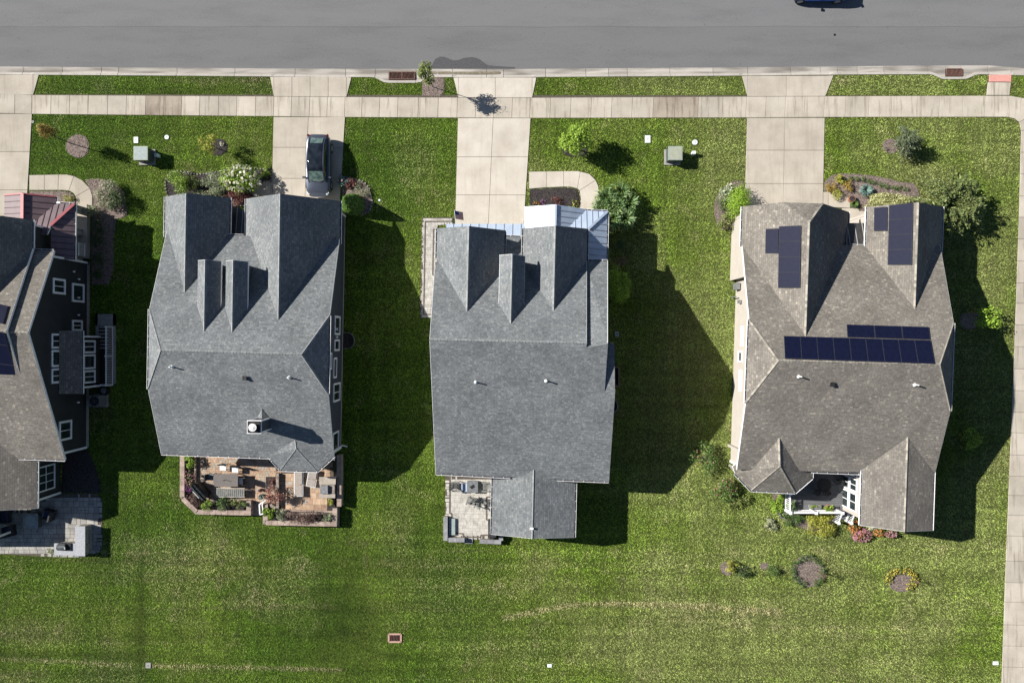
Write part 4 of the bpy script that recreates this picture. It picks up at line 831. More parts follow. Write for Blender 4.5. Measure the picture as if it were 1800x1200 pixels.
gwalls(H1,fr,'sidD',2*a0-ar+.3,ar-.28,bf-.3,be-2.6,4.9,4.9,a0,hg-.2)
mb=MB(); mb.box(fr.L(ar-.27,bf-.31,2.5),(.12,.12,4.9)); mb.build('corner_board',M['trim'],H1)
solar(H1,fu,((-34,527),(16,538.5),(7,570.5),(-44,560)),3,1)
solar(H1,ru,((-60,574),(9,583.5),(15,605.5),(-54,597)),2,1); solar(H1,ru,((-54,597),(15,605.5),(25,641),(-44,633)),2,1); solar(H1,ru,((-44,633),(25,641),(31,661.5),(-38,654)),2,1)
# right wall
A=(-32.77,6.15);Bq=(-32.85,-8.2); wx=lambda y:A[0]+(Bq[0]-A[0])*(y-A[1])/(Bq[1]-A[1]); rw=lambda y,z:Vector((wx(y),y,z))
wallpoly(H1,'sidD',[rw(6.1,.35),rw(6.1,4.45),rw(ri.y,6.95),rw(Bq[1],3.35),rw(Bq[1],.35)],(1,0))
wallpoly(H1,'found',[rw(6.1,0),rw(6.1,.35),rw(Bq[1],.35),rw(Bq[1],0)],(1,0),th=.12,name='foundation')
mb=MB(); mb.box((wx(6)+.02,6.06,2.4),(.12,.14,4.1)); mb.build('corner_board',M['trim'],H1); mb=MB(); mb.box((wx(-8)+.02,Bq[1]+.04,1.9),(.12,.16,3.1)); mb.build('corner_board',M['trim'],H1)
for p,q,k in (((114,518),(92,488),dict(nx=2)),((147,532),(126,497),{}),((144,582),(126,562),dict(nx=2)),((125,771),(103,741),dict(nx=2))):
    winpx(H1,A,Bq,p,q,(1,0,0),frame=.15,**k)
P=vray(A,Bq,114,672);Q=vray(A,Bq,90,586); L3=(Q.y-P.y)
for k,(f,g_) in enumerate(((0,.30),(.33,.67),(.70,1.0))): window(H1,(P.x,P.y+L3*f,P.z),(0,1,0),(1,0,0),L3*(g_-f),Q.z-P.z,nx=1 if k==1 else 2,frame=.14)
# side bay with shed roof
bx=.95; y1_=vray(A,Bq,120,592).y; yT=(600-591)/22.9; yBm=(600-682)/23.2; hT=3.55;hB_=2.95
bp=[W(114,581,3.65),W(143.5,581,3.02),W(143.5,692,3.02),W(114,692,3.65)]
bp[0].x=bp[3].x=-32.75
sr=roof('bay_roof',[bp],'shB',H1,th=.1); gutter(sr,(bp[2],bp[1],1)); xo=bp[1].x-.3
yt=bp[1].y-.45; yb=bp[2].y+.45
for pts,o in (([Vector((-32.8,yt,.3)),Vector((xo,yt,.3)),Vector((xo,yt,2.95)),Vector((-32.8,yt,3.3))],(0,1)),([Vector((xo,yt,.3)),Vector((xo,yb,.3)),Vector((xo,yb,2.95)),Vector((xo,yt,2.95))],(1,0)),([Vector((-32.8,yb,.3)),Vector((xo,yb,.3)),Vector((xo,yb,2.95)),Vector((-32.8,yb,3.3))],(0,-1))):
    wallpoly(H1,'sidD',pts,o)
mb=MB(); mb.box((xo+.01,yt+.02,1.65),(.14,.14,2.6)); mb.build('corner_board',M['trim'],H1); mb=MB(); mb.box((xo+.01,yb-.02,1.65),(.14,.14,2.6)); mb.build('corner_board',M['trim'],H1)
L3=yt-yb-.5
for k,(f,g_) in enumerate(((0,.30),(.33,.67),(.70,1.0))): window(H1,(xo,yb+.25+L3*f,.95),(0,1,0),(1,0,0),L3*(g_-f),1.45,nx=1 if k==1 else 2,frame=.13)
# rear gable wing, right slope in view
ar=fr.loc(W(65,808,2.95))[0]; a0=ar-3.2; hg=2.95+.42*3.2
z0_,z1=rp.z(fr.L(a0,0,0)),rp.z(fr.L(a0,1,0)); bB=(hg-z0_)/(z1-z0_); bF=fr.loc(W(63.6,893,2.95))[1]; be=fr.loc(g1)[1]
wr=roof('wing_roof',[[fr.L(a0,bB+.2,hg),fr.L(a0,bF,hg),fr.L(ar,bF,2.95),fr.L(ar,be+.35,2.95)],[fr.L(a0,bB+.2,hg),fr.L(a0,bF,hg),fr.L(2*a0-ar,bF,2.95),fr.L(2*a0-ar,be+.35,2.95)]],'shB',H1)
caps(wr,'shB',(fr.L(a0,bB,hg),fr.L(a0,bF,hg))); gutter(wr,(fr.L(ar,bF,2.95),fr.L(ar,be,2.95),1)); rake(wr,(fr.L(a0,bF,hg),fr.L(ar,bF,2.95)))
xw=G2(107,800)[0]; y0_=-8.2; y1_=G2(107,866)[1]
wallpoly(H1,'sidD',[Vector((xw,y0_,.1)),Vector((xw,y1_,.1)),Vector((xw,y1_,2.85)),Vector((xw,y0_,2.85))],(1,0))
wallpoly(H1,'sidD',[Vector((xw,y1_,.1)),Vector((xw-5.8,y1_+.1,.1)),Vector((xw-5.8,y1_+.1,2.9)),Vector((xw-2.9,y1_,4)),Vector((xw,y1_,2.85))],(0,-1))
wallpoly(H1,'sidD',[rw(-8.2,.1),fr.L(-43.7,-8.2,.1),fr.L(-43.7,-8.2,3.3),rw(-8.2,3.3)],(0,-1))
mb=MB(); mb.box((xw+.02,y1_+.05,1.5),(.12,.16,2.8)); mb.build('corner_board',M['trim'],H1)
window(H1,(xw,y1_+.55,.75),(0,1,0),(1,0,0),1.9,1.95,nx=3,ny=2,frame=.1)
footprint([rw(6.1,0),rw(-8.2,0),(xw,-8.3),(xw,y1_),(-60,y1_),(-60,8)]); footprint([(xo+.1,yt),(xo+.1,yb),(-33,yb),(-33,yt)])
zp=2.6; mb=MB(); mb.slab([(-47,-12,zp),(-38.3,-12,zp),(-38.3,-14.8,zp),(-47,-14.8,zp)],.15); mb.build('patio_roof',[M['shB'],M['trim']],H1)
for x in (-38.5,-44.5): mb=MB(); mb.box((x,-14.6,1.25),(.15,.15,2.5)); mb.build('patio_post',M['trim'],H1)
# front wall of the lower block, trim
wallpoly(H1,'sidD',[rw(6.1,.1),Vector((-35.5,6.2,.1)),Vector((-35.5,6.2,4.6)),rw(6.1,4.4)],(0,1))
# maroon porch
eh=2.9
aR_=fr.loc(W(131,361,eh))[0]; bFp=fr.loc(W(131,358.5,eh))[1]; bEp=fr.loc(W(131,457,eh))[1]
hx=fr.loc(W(88,398.5,3.6))[0]; dd=1.72; pt=.33; hh=eh+.60
cR=W(99,346,eh); acR=fr.loc(cR)[0]; bG=fr.loc(cR)[1]; aRg=fr.loc(W(38,345,3.8))[0]; hG=eh+.42*(acR-aRg)
seam=(fr.ex[0],fr.ex[1],-.42)
bk=bf-.9
seamroof(H1,'porch_roof',[fr.L(aRg,bG,hG),fr.L(acR,bG,eh),fr.L(acR,bFp-1.0,eh),fr.L(aRg,bk-.5,hG)],'metR','seamR',seam,.44)
seamroof(H1,'porch_roof',[fr.L(aRg,bG,hG),fr.L(2*aRg-acR,bG,eh),fr.L(2*aRg-acR,bk-.5,eh),fr.L(aRg,bk-.5,hG)],'metR','seamR',seam,.44)
seamroof(H1,'porch_roof',[fr.L(acR-.02,bFp,eh),fr.L(aR_,bFp,eh),fr.L(hx,bFp-dd,hh),fr.L(hx-.1,bFp-dd-.7,hh+.7*.35),fr.L(aRg,bFp-dd-.7,hh+.7*.35),fr.L(aRg,bFp,eh)],'metR','seamR',(fr.ey[0],fr.ey[1],-.42),.42)
seamroof(H1,'porch_roof',[fr.L(aR_,bFp,eh),fr.L(aR_,bEp,eh),fr.L(hx,bEp,hh),fr.L(hx,bFp-dd,hh)],'metR','seamR',seam,.44)
mb=MB(); mb.seg(fr.L(aR_,bFp,eh+.05),fr.L(hx,bFp-dd,hh+.05),.2,.07); mb.seg(fr.L(aRg,bG,hG+.04),fr.L(aRg,bk,hG+.04),.22,.07); mb.seg(fr.L(aRg,bG,hG+.02),fr.L(acR,bG,eh+.02),.1,.06); mb.seg(fr.L(aRg,bG,hG+.02),fr.L(2*aRg-acR,bG,eh+.02),.1,.06); mb.build('hip_cap',M['metRd'],H1)
gutter(H1,(fr.L(aR_,bEp,eh),fr.L(aR_,bFp,eh),1),(fr.L(aR_,bFp,eh),fr.L(acR,bFp,eh),1),(fr.L(acR,bG,eh),fr.L(acR,bFp,eh),-1))
# porch floor, columns, rail
pfx=G2(158.5,400)[0]; yf=G2(0,361)[1]
mb=MB(); mb.prism([(pfx,yf),(pfx,6.4),(-34.5,6.4),(-35,yf)],.0,.42); mb.build('porch_floor',M['conc'],H1); footprint([(pfx,yf),(pfx,6.2),(-38,6.2),(-38,yf)])
for yy in (371,411,456):
    mb=MB(); c=Vector((pfx+.0-.55,G2(0,yy)[1],0)); mb.box(c+Vector((0,0,.95)),(.5,.5,1.1)); 
    st=mb.build('column_base',M['stone'],H1); mb=MB(); mb.box(c+Vector((0,0,1.52)),(.58,.58,.08)); mb.box(c+Vector((0,0,2.2)),(.26,.26,1.4)); mb.build('column',M['trim'],H1)
mb=MB(); ya,yb2=6.55,7.4
for z in (.55,1.3): mb.seg((pfx-.08,6.5,z),(pfx-.08,7.5,z),.06,.06)
for k in range(8): mb.box((pfx-.08,6.55+k*.13,.92),(.035,.035,.75))
mb.build('porch_rail',M['trim'],H1)
for y in (5.2,4.7,3.3,2.0,-4.6): lampbox(H1,(wx(y)+.1,y,1.5 if y!=5.2 else 2.1))
# ---------------------------------------------------------------- cars
def car(loc,rz,paint,label,group=None,name='parked_car'):
    t=thing(name,(0,0,0),label,'car',group)
    def ell(w_,h0,z1,hc,n=5):
        return [(0,h0),(w_*.80,h0),(w_*.97,h0+.12),(w_,.52),(w_*.985,z1-.16),(w_*.93,z1-.04),(w_*.78,z1+.015),(w_*.4,hc),(0,hc+.01)]
    st=[(-2.38,.50,.42,.78,.80),(-2.33,.70,.33,.86,.89),(-2.18,.86,.27,.95,.99),(-1.85,.94,.24,.98,1.03),(-1.4,.965,.24,.98,1.05),(-.7,.965,.22,.97,1.05),(0,.965,.22,.96,1.03),(.7,.965,.22,.95,1.0),(1.05,.96,.22,.93,.98),(1.5,.955,.24,.86,.93),(1.85,.93,.25,.80,.86),(2.12,.85,.28,.72,.76),(2.30,.70,.33,.62,.66),(2.38,.48,.40,.54,.56)]
    mb=MB(); rs=[]
    for x,w_,h0,z1,hc in st:
        q=ell(w_,h0,z1,hc); ring=[(x,y,z) for y,z in q]+[(x,-y,z) for y,z in q[::-1][1:-1]]; rs.append(ring)
    mb.rings(rs,0); b=mb.build('body',paint,t,smooth=True,merge=True)
    md=b.modifiers.new('s','SUBSURF'); md.levels=1; md.render_levels=2
    # greenhouse
    gs=[(-2.08,.66,.60,.98,1.03),(-1.75,.76,.56,.98,1.22),(-1.3,.80,.55,.98,1.42),(-.75,.81,.57,.97,1.55),(-.2,.81,.585,.97,1.60),(.25,.80,.58,.96,1.58),(.7,.79,.56,.95,1.40),(1.1,.76,.58,.93,1.12),(1.32,.72,.62,.9,.95)]
    rs=[]
    for x,wb,wt,zb,zt in gs: rs.append([(x,wb,zb-.06),(x,wb*.97,zb+(zt-zb)*.35),(x,wt+.03,zt-.05),(x,wt*.8,zt),(x,0,zt+.015),(x,-wt*.8,zt),(x,-wt-.03,zt-.05),(x,-wb*.97,zb+(zt-zb)*.35),(x,-wb,zb-.06)])
    mb=MB(); mb.rings(rs,0); g=mb.build('glass_roof',M['carglass'],t,smooth=True,merge=True); md=g.modifiers.new('s','SUBSURF'); md.levels=1; md.render_levels=2
    def sheet(nm,stn,f,mat,dz=.012):
        mb=MB(); P=[[(x,(wt-.04)*k*f,zt+dz-(0 if abs(k)<.9 else .025)) for k in (-1,-.5,0,.5,1)] for x,wb,wt,zb,zt in stn]
        for A,B in zip(P,P[1:]):
            for i in range(4): mb.face([A[i],A[i+1],B[i+1],B[i]][::-1])
        return mb.build(nm,mat,t,smooth=True,merge=True)
    sheet('windshield',gs[5:9][1:] if 0 else [(.62,.79,.56,.95,1.44),(.86,.78,.57,.94,1.31),(1.08,.76,.58,.93,1.14),(1.27,.73,.6,.9,.99)],1.02,M['windgl'],.02)
    sheet('rear_window',[(-2.0,.68,.58,.98,1.085),(-1.8,.75,.56,.98,1.20),(-1.52,.79,.555,.98,1.345)],.9,M['windgl'],.02)
    for s in (-1,1):   # roof rail / pillars in body colour
        mb=MB()
        for (x0,wb,wt,zb,zt),(x1,wb1,wt1,zb1,zt1) in zip(gs,gs[1:]): mb.seg((x0,s*(wt+.02),zt-.025),(x1,s*(wt1+.02),zt1-.025),.05,.03)
        mb.build('roof_rail',paint,t)
        mb=MB(); mb.box((.98,s*1.0,1.02),(.14,.22,.13),taper=.8); mb.box((.98,s*.9,.98),(.06,.12,.05)); mb.build('mirror',paint,t)
        for x in (-1.42,1.45):
            mb=MB(); mb.tube((x,s*.74,.34),(x,s*.955,.34),.345,n=24); wh=mb.build('wheel',M['tyre'],t)
            mb=MB(); mb.tube((x,s*.94,.34),(x,s*.968,.34),.24,.22,n=16); mb.build('rim',M['rim'],wh)
        mb=MB(); P=[(2.02,s*.80,.735),(2.20,s*.66,.69),(2.26,s*.58,.645),(2.10,s*.80,.66)]; mb.face([(x,y,z+.03) for x,y,z in P][::s]); mb.box((2.13,s*.74,.675),(.26,.10,.07),rz=-s*.75); mb.build('headlight',M['lamp'],t)
        mb=MB(); mb.box((-2.2,s*.66,.92),(.16,.34,.06),rz=s*.5); mb.build('taillight',M['redlamp'],t)
        mb=MB(); mb.seg((1.36,s*.10,.985),(1.14,s*.52,1.13),.02,.02); mb.build('wiper',M['black'],t)
    mb=MB(); mb.box((2.37,0,.5),(.04,.5,.11)); mb.build('number_plate',M['rim'],t)
    t.location=loc; t.rotation_euler=(0,0,rz); return t
def paintm(name,c,rough=.25):
    m,n,b=newmat(name); b.inputs['Base Color'].default_value=c3(c); b.inputs['Metallic'].default_value=.55; b.inputs['Roughness'].default_value=rough; b.inputs['Coat Weight'].default_value=.6; b.inputs['Coat Roughness'].default_value=.05; return m
def glassm(name,c,rough=.04):
    m,n,b=newmat(name); b.inputs['Base Color'].default_value=c3(c); b.inputs['Roughness'].default_value=rough; b.inputs['Specular IOR Level'].default_value=.5; return m
M['carglass']=nmat('tinted_roof_glass',(.006,.009,.014),(.02,.026,.036),2.6,.05,spec=.5); M['windgl']=nmat('windscreen_glass',(.05,.085,.08),(.14,.20,.185),4,.06,spec=.5); M['tyre']=nmat('tyre_rubber',(.015,.015,.015),(.03,.03,.03),8,.9); M['rim']=nmat('alloy_rim',(.3,.31,.33),(.4,.41,.43),5,.35,metal=.6)
M['lamp']=glassm('headlamp',(.6,.65,.7),.15); M['redlamp']=glassm('red_lamp',(.07,.012,.012),.2)
c_=W(560.3,292,.6); car((c_.x,c_.y,.045),R(-90.8),paintm('dark_grey_paint',(.085,.10,.135),.32),'dark grey blue car with a black glass roof parked on the concrete driveway')
c_=W(1443,-22.2,.6); car((c_.x,c_.y,-.10),R(180),paintm('blue_paint',(.05,.20,.75)),'blue car on the street, only its side showing at the top edge')
# ---------------------------------------------------------------- utility boxes and covers
M['tgreen']=nmat('grey_green_paint',(.30,.32,.25),(.36,.38,.30),3,.55); M['tside']=nmat('dark_green_paint',(.06,.08,.07),(.08,.10,.09),3,.55); M['plast']=nmat('white_plastic',(.7,.78,.76),(.78,.84,.82),4,.5)
M['tgrey']=nmat('grey_enamel',(.25,.30,.30),(.31,.36,.35),6,.5)
def transformer(px,py,label,top):
    p=W(px,py,0); t=thing('transformer_box',p,label,'transformer','transformer boxes on the lawns')
    mb=MB(); mb.box(p+Vector((0,0,.05)),(1.25,1.2,.14)); mb.build('concrete_pad',M['found'],t)
    mb=MB(); mb.box(p+Vector((0,.05,.55)),(1.0,.95,.88)); mb.build('cabinet',M['tside'],t)
    mb=MB(); mb.box(p+Vector((0,.05,1.01)),(1.08,1.06,.08)); l=mb.build('lid',M[top],t)
    mb=MB(); mb.box(p+Vector((0,-.05,1.055)),(.85,.03,.015)); mb.box(p+Vector((0,.05,1.053)),(.98,.96,.012)); mb.build('lid_seam',M['tgrey' if top!='tgrey' else 'tgreen'],l)
    mb=MB(); mb.box(p+Vector((.1,-.44,.6)),(.1,.04,.14)); mb.build('latch',M['black'],t)
    EXC.append([(p.x-.66,p.y-.64),(p.x+.66,p.y-.64),(p.x+.66,p.y+.64),(p.x-.66,p.y+.64)])
transformer(260,277,'tan topped transformer box on the lawn left of the parked dark car','tgreen'); transformer(1181.5,277,'grey green transformer box on the lawn right of the round yellow tree','tgrey')
def cover(px,py,sx,sy,label,h=.06,mat='plast',rnd=False,name='utility_cover',cat='utility cover'):
    p=W(px,py,0); mb=MB()
    if rnd: mb.tube(p,p+Vector((0,0,h)),sx/2,sx/2*.92,n=16)
    else: mb.box(p+Vector((0,0,h/2)),(sx,sy,h),taper=.94)
    mb.box(p+Vector((0,0,h+.006)),(sx*.18,sy*.12,.012),mi=1)
    tag(mb.build(name,[M[mat],M['black']]),label,cat); EXC.append([(p.x-sx*.7,p.y-sy*.7),(p.x+sx*.7,p.y-sy*.7),(p.x+sx*.7,p.y+sy*.7),(p.x-sx*.7,p.y+sy*.7)])
cover(239.5,246.5,.36,.5,'white utility cover just above the tan topped transformer box')
cover(293.5,241.5,.36,.5,'small round white utility cover near the yellow sapling',rnd=True)
cover(1138.5,245,.42,.6,'white rectangular utility cover left of the grey green transformer')
cover(1221.5,250.5,.42,.55,'round white utility cover right of the grey green transformer',rnd=True)
cover(279.5,275,.24,.24,'short white pedestal beside the tan topped transformer box',h=.5,name='utility_pedestal',cat='pedestal')
cover(1217.5,271,.24,.24,'short white pedestal beside the grey green transformer',h=.5,name='utility_pedestal',cat='pedestal')
cover(1084.5,587,.34,.42,'pale teal utility cover in the shade right of the porched house',mat='tgrey')
cover(261,1168.5,.42,.42,'grey square valve box in the lower left lawn',mat='found'); cover(966,1169,.34,.26,'small white drain cap in the lower middle lawn',h=.04)
cover(1750,1164.5,.42,.28,'white valve cover by the side walk at the lower right',h=.05); cover(667,352,.18,.18,'tiny white cleanout cap right of the evergreen cone',rnd=True); cover(58,214.5,.24,.24,'grey round valve lid at the left driveway edge',rnd=True,mat='found',h=.05)
cover(1468.3,60.5,.2,.2,'small dark round valve lid set in the street',rnd=True,mat='black',h=.012)
bpy.data.objects['utility_cover.009' if 'utility_cover.009' in bpy.data.objects else 'utility_cover'].location.z+=0
for o in bpy.data.objects:
    if o.get('label','').endswith('set in the street'): o.location.z=-.098
def grate(px,py,sx,sy,label):
    p=W(px,py,0); t=thing('drain_grate',p,label,'drain grate'); mb=MB(); a,b=sx/2,sy/2
    for q,r in (((-a,-b),(a,-b)),((a,-b),(a,b)),((a,b),(-a,b)),((-a,b),(-a,-b))): mb.seg(p+Vector((q[0],q[1],.05)),p+Vector((r[0],r[1],.05)),.12,.08)
    mb.build('frame',nmat('pinkish_concrete',(.40,.25,.2),(.5,.33,.26),6,.9),t); mb=MB(); mb.box(p+Vector((0,0,.01)),(sx,sy,.02)); mb.build('pit',M['dark'],t)
    n=int(sx/.11)
    for k in range(1,n): mb=MB(); x=-a+sx*k/n; mb.seg(p+Vector((x-.03,-b+.06,.05)),p+Vector((x+.03,b-.06,.05)),.045,.03); mb.build('bar',M['rust'],t)
    EXC.append([(p.x-a,p.y-b),(p.x+a,p.y-b),(p.x+a,p.y+b),(p.x-a,p.y+b)])
grate(694.3,1120,.95,.6,'rusty square drain grate alone in the back lawn')
# wells right of H3
t=thing('window_well',W(1078,662,0),'brown timber window well at the right edge of the grey roof','window well'); mb=MB(); x0=G2(1076,0)[0];x1=G2(1087.5,0)[0];y0=G2(0,645)[1];y1=G2(0,678)[1]
for a,b in (((x0,y0),(x1,y0)),((x1,y0),(x1,y1)),((x1,y1),(x0,y1))): mb.seg((*a,.1),(*b,.1),.12,.3)
mb.build('timber_rim',nmat('weathered_timber',(.16,.11,.08),(.24,.18,.14),5,.9),t); M['timber']=bpy.data.materials['weathered_timber']; mb=MB(); mb.prism([(x0-.6,y0),(x1,y0),(x1,y1),(x0-.6,y1)],-.4,.03); mb.build('pit',M['dark'],t); mb=MB(); mb.box((x0,y1+.4,.1),(.3,.3,.2)); mb.build('sump_lid',M['plast'],t); footprint([(x0-.6,y0),(x1,y0),(x1,y1),(x0-.6,y1)])
t=thing('window_well',W(1077,713,0),'curved blue grey window well below the timber well','window well'); mb=MB(); cx,cy=G2(1074,713); pts=[(cx+.5*math.sin(a),cy+.55*math.cos(a)) for a in [math.pi*k/10 for k in range(11)]]
for a,b in zip(pts,pts[1:]): mb.seg((*a,.12),(*b,.12),.06,.3)
mb.build('rim',M['galv'],t); mb=MB(); mb.prism(pts,-.4,.04); mb.build('pit',M['mulchD'],t); footprint(pts)
# ---------------------------------------------------------------- AC unit, cellar stair beside H1
p=Vector((*G2(172,703),0)); p.x=-31.85; t=thing('air_conditioner',p,'dark square air conditioner beside the charcoal wall','air conditioner')
mb=MB(); mb.box(p+Vector((0,0,.05)),(1.05,1.05,.1)); mb.build('pad',M['found'],t); mb=MB(); mb.box(p+Vector((0,0,.52)),(.85,.85,.84)); mb.build('cabinet',M['galv'],t)
mb=MB(); mb.tube(p+Vector((0,0,.94)),p+Vector((0,0,.96)),.36,n=20); f=mb.build('fan_grille',M['black'],t)
for k in range(4): mb=MB(); a=k*math.pi/4; mb.seg(p+Vector((math.cos(a)*.36,math.sin(a)*.36,.97)),p-Vector((math.cos(a)*.36,math.sin(a)*.36,-.97)),.012,.012); mb.build('wire',M['galv'],f)
footprint([(p.x-.5,p.y-.5),(p.x+.5,p.y-.5),(p.x+.5,p.y+.5),(p.x-.5,p.y+.5)])
p=W(186,686,0); t=thing('hose_reel',p,'round dark hose coil between the air conditioner and cellar stair','hose reel'); mb=MB()
for z in (.1,.2,.3):
    for k in range(16): a,b=[2*math.pi*j/16 for j in (k,k+1)]; mb.seg(p+Vector((math.cos(a)*.35,math.sin(a)*.35,z)),p+Vector((math.cos(b)*.35,math.sin(b)*.35,z)),.07,.08)
mb.build('coil',M['black'],t); mb=MB(); mb.tube(p,p+Vector((0,0,.35)),.2,n=12); mb.build('hub',M['galv'],t)
x0=G2(170,0)[0];x1=G2(204,0)[0];ya=G2(0,552)[1];yb=G2(0,678)[1]; t=thing('cellar_stair',((x0+x1)/2,(ya+yb)/2,0),'concrete cellar stairwell with white railing beside the charcoal wall','stairwell')
xr=G2(202,0)[0]
mb=MB(); mb.box(((x0+x1)/2,ya-.45,.06),(x1-x0,.9,.16)); mb.box((x0+.08,(ya+yb)/2,.06),(.16,ya-yb,.16)); mb.box((x1-.08,(ya+yb)/2,.06),(.16,ya-yb,.16)); mb.box(((x0+x1)/2,yb+.08,.06),(x1-x0,.16,.16)); mb.build('kerb_wall',M['found'],t)
mb=MB(); mb.box(((x0+x1)/2,(ya+yb)/2-.4,.0),(x1-x0-.3,ya-yb-1.0,.02)); mb.build('pit_floor',M['dark'],t)
for k in range(7): mb=MB(); mb.box((x0+.55,ya-1.0-k*.27,.075-.002*k-.0),(.75-.0*k,.13,.09-.008*k)); mb.build('step',M['found'],t)
rl=thing('white_railing',(xr,(ya+yb)/2,0),'tall white baluster railing along the cellar stair','railing')
for z in (.12,1.0): mb=MB(); mb.seg((xr-.1,ya-1.0,z),(xr-.1,yb+.1,z),.07,.07); mb.build('rail',M['trim'],rl)
n=32
for k in range(n+1): mb=MB(); mb.box((xr-.1,ya-1.05+(yb+.15-(ya-1.05))*k/n,.56),(.035,.035,.9)); mb.build('baluster',M['trim'],rl)
for f in (0,.5,1): mb=MB(); mb.box((xr-.1,ya-1.0+(yb+.1-(ya-1.0))*f,.56),(.11,.11,1.12)); mb.build('post',M['trim'],rl)
for z in (.12,1.0): mb=MB(); mb.seg((xr-.1,yb+.1,z),(xr-1.35,yb+.1,z),.07,.07); mb.build('rail',M['trim'],rl)
footprint([(x0,ya),(x1,ya),(x1,yb),(x0,yb)])
# ---------------------------------------------------------------- patios
def pavers(name,poly,z,mats,rowh,wds,label=None,rot=0,gap=.012,zr=.004,objs=True,skip=None,seed=1):
    """lay rectangular pavers clipped to polygon poly (metres) - rectangles whose centre is inside"""
    rnd=random.Random(seed); P=np.array(poly); x0,y0=P.min(0);x1,y1=P.max(0)
    b=MB(); b.prism(poly,-.05,z-.02); bs=tag(b.build(name,M['joint']),kind='structure'); EXC.append(poly)
    def inside(x,y):
        c=False; n=len(poly)
        for i in range(n):
            (ax,ay),(bx,by)=poly[i],poly[(i+1)%n]
            if (ay>y)!=(by>y) and x<(bx-ax)*(y-ay)/(by-ay)+ax: c=not c
        return c
    def clip(a,c):
        # clip rect corners into polygon by shrinking
        r=[a[0],a[1],c[0],c[1]]
        for _ in range(14):
            bad=[(x,y) for x in (r[0],r[2]) for y in (r[1],r[3]) if not inside(x,y)]
            if not bad: return r
            for x,y in bad:
                if x==r[0]: r[0]+=(c[0]-a[0])*.04
                elif x==r[2]: r[2]-=(c[0]-a[0])*.04
            for x,y in bad:
                if y==r[1]: r[1]+=(c[1]-a[1])*.04
                elif y==r[3]: r[3]-=(c[1]-a[1])*.04
            if r[2]-r[0]<.08 or r[3]-r[1]<.06: return None
        return None
    y=y0; cnt=0; J=[MB() for _ in mats]; items=[]
    while y<y1-.05:
        h=rnd.choice(rowh); x=x0-rnd.random()*.3; 
        while x<x1:
            w_=rnd.choice(wds)
            cells=[(x,y,x+w_,y+h)]
            if len(rowh)>1 and h>.4 and w_<.4 and rnd.random()<.45: cells=[(x,y,x+w_,y+h/2),(x,y+h/2,x+w_,y+h)]
            for cx0,cy0,cx1,cy1 in cells:
                if inside((cx0+cx1)/2,(cy0+cy1)/2) and (skip is None or not skip((cx0+cx1)/2,(cy0+cy1)/2)):
                    r=clip((cx0+gap/2,cy0+gap/2),(cx1-gap/2,cy1-gap/2))
                    if r: items.append(r)
            x+=w_
        y+=h
    for r in items:
        k=rnd.randrange(len(mats)); m=MB() if objs else J[k]
        m.prism([(r[0],r[1]),(r[2],r[1]),(r[2],r[3]),(r[0],r[3])],z-.03,z+rnd.random()*zr)
        if objs: m.build('paver',M[mats[k]],bs)
    if not objs:
        for k,m in zip(mats,J):
            if m.f: tag(m.build('pavers',M[k],bs),kind='stuff')
    return bs
M['pvA']=nmat('grey_paver',(.24,.235,.225),(.40,.385,.35),1.6,.9,rnd=.14,bump=.004)
M['pvW1']=nmat('tan_paver',(.36,.25,.17),(.50,.36,.25),3,.9,rnd=.15); M['pvW2']=nmat('rust_paver',(.27,.17,.12),(.40,.28,.20),3,.9,rnd=.15); M['pvW3']=nmat('grey_tan_paver',(.32,.28,.24),(.42,.37,.31),3,.9)
M['pvC1']=nmat('cream_paver',(.42,.40,.36),(.56,.53,.48),3,.9,rnd=.08); M['pvC2']=nmat('pale_paver',(.34,.32,.29),(.50,.48,.44),3,.9); M['band']=nmat('brown_edging',(.10,.085,.075),(.15,.13,.11),6,.9)
M['capR']=nmat('rosy_cap_stone',(.26,.20,.165),(.40,.315,.265),2.5,.9,bump=.01,rnd=.12); M['capG']=nmat('grey_cap_stone',(.20,.20,.215),(.30,.30,.31),3,.9,bump=.01,rnd=.1); M['granite']=nmat('granite_counter',(.24,.25,.27),(.46,.47,.49),30,.5)
M['wallst']=nmat('retaining_block',(.18,.15,.13),(.34,.29,.25),6,.95,bump=.02)
# H1 patio
def gp(l): return [G2(*p) for p in l]
pts=[(-70,893),(0,893),(64,893),(64,880),(107,868),(165,867),(174,870),(180,878),(180.5,962),(177,969),(170,972.5),(155,973),(150,979),(100,978.5),(0,973),(-70,970)]
pavers('patio',gp(pts),.05,['pvA'],[.30,.45],[.3,.45,.6],objs=True,seed=3,gap=.026)
t=thing('outdoor_kitchen',W(140,955,0),'L shaped grey stone outdoor kitchen island with raised bar ledge','outdoor kitchen')
def gbox(mb,x0,y0,x1,y1,z0,z1,hh=None,mi=0):   # box whose TOP is seen at pixels
    hh=z1 if hh is None else hh; a=W(x0,y0,hh);b=W(x1,y1,hh); mb.box(((a.x+b.x)/2,(a.y+b.y)/2,(z0+z1)/2),(abs(b.x-a.x),abs(b.y-a.y),z1-z0),mi=mi)
mb=MB(); gbox(mb,133,926,148,976,0,.92,.95); gbox(mb,97,957,134,974,0,.92,.95); mb.build('base',M['stone'],t)
mb=MB(); gbox(mb,132,924.5,149.5,977,.92,.98); gbox(mb,95,954.5,131.9,975.5,.92,.978); mb.build('countertop',M['granite'],t)
mb=MB(); gbox(mb,149.8,924,157,972,0,.35,.4); mb.build('footing',M['stone'],t)
gk=thing('built_in_grill',W(113,961,.98),'black domed grill set in the grey stone island','grill'); c=W(112,961,1.1)
mb=MB(); rs=[]
for k in range(7):
    a=math.pi*k/6; rs.append([(c.x+x,c.y+.28*math.cos(a)*s,c.z-.1+.32*math.sin(a)) for x,s in ((-.45,.95),(-.4,1),(.1,1),(.15,.95))])
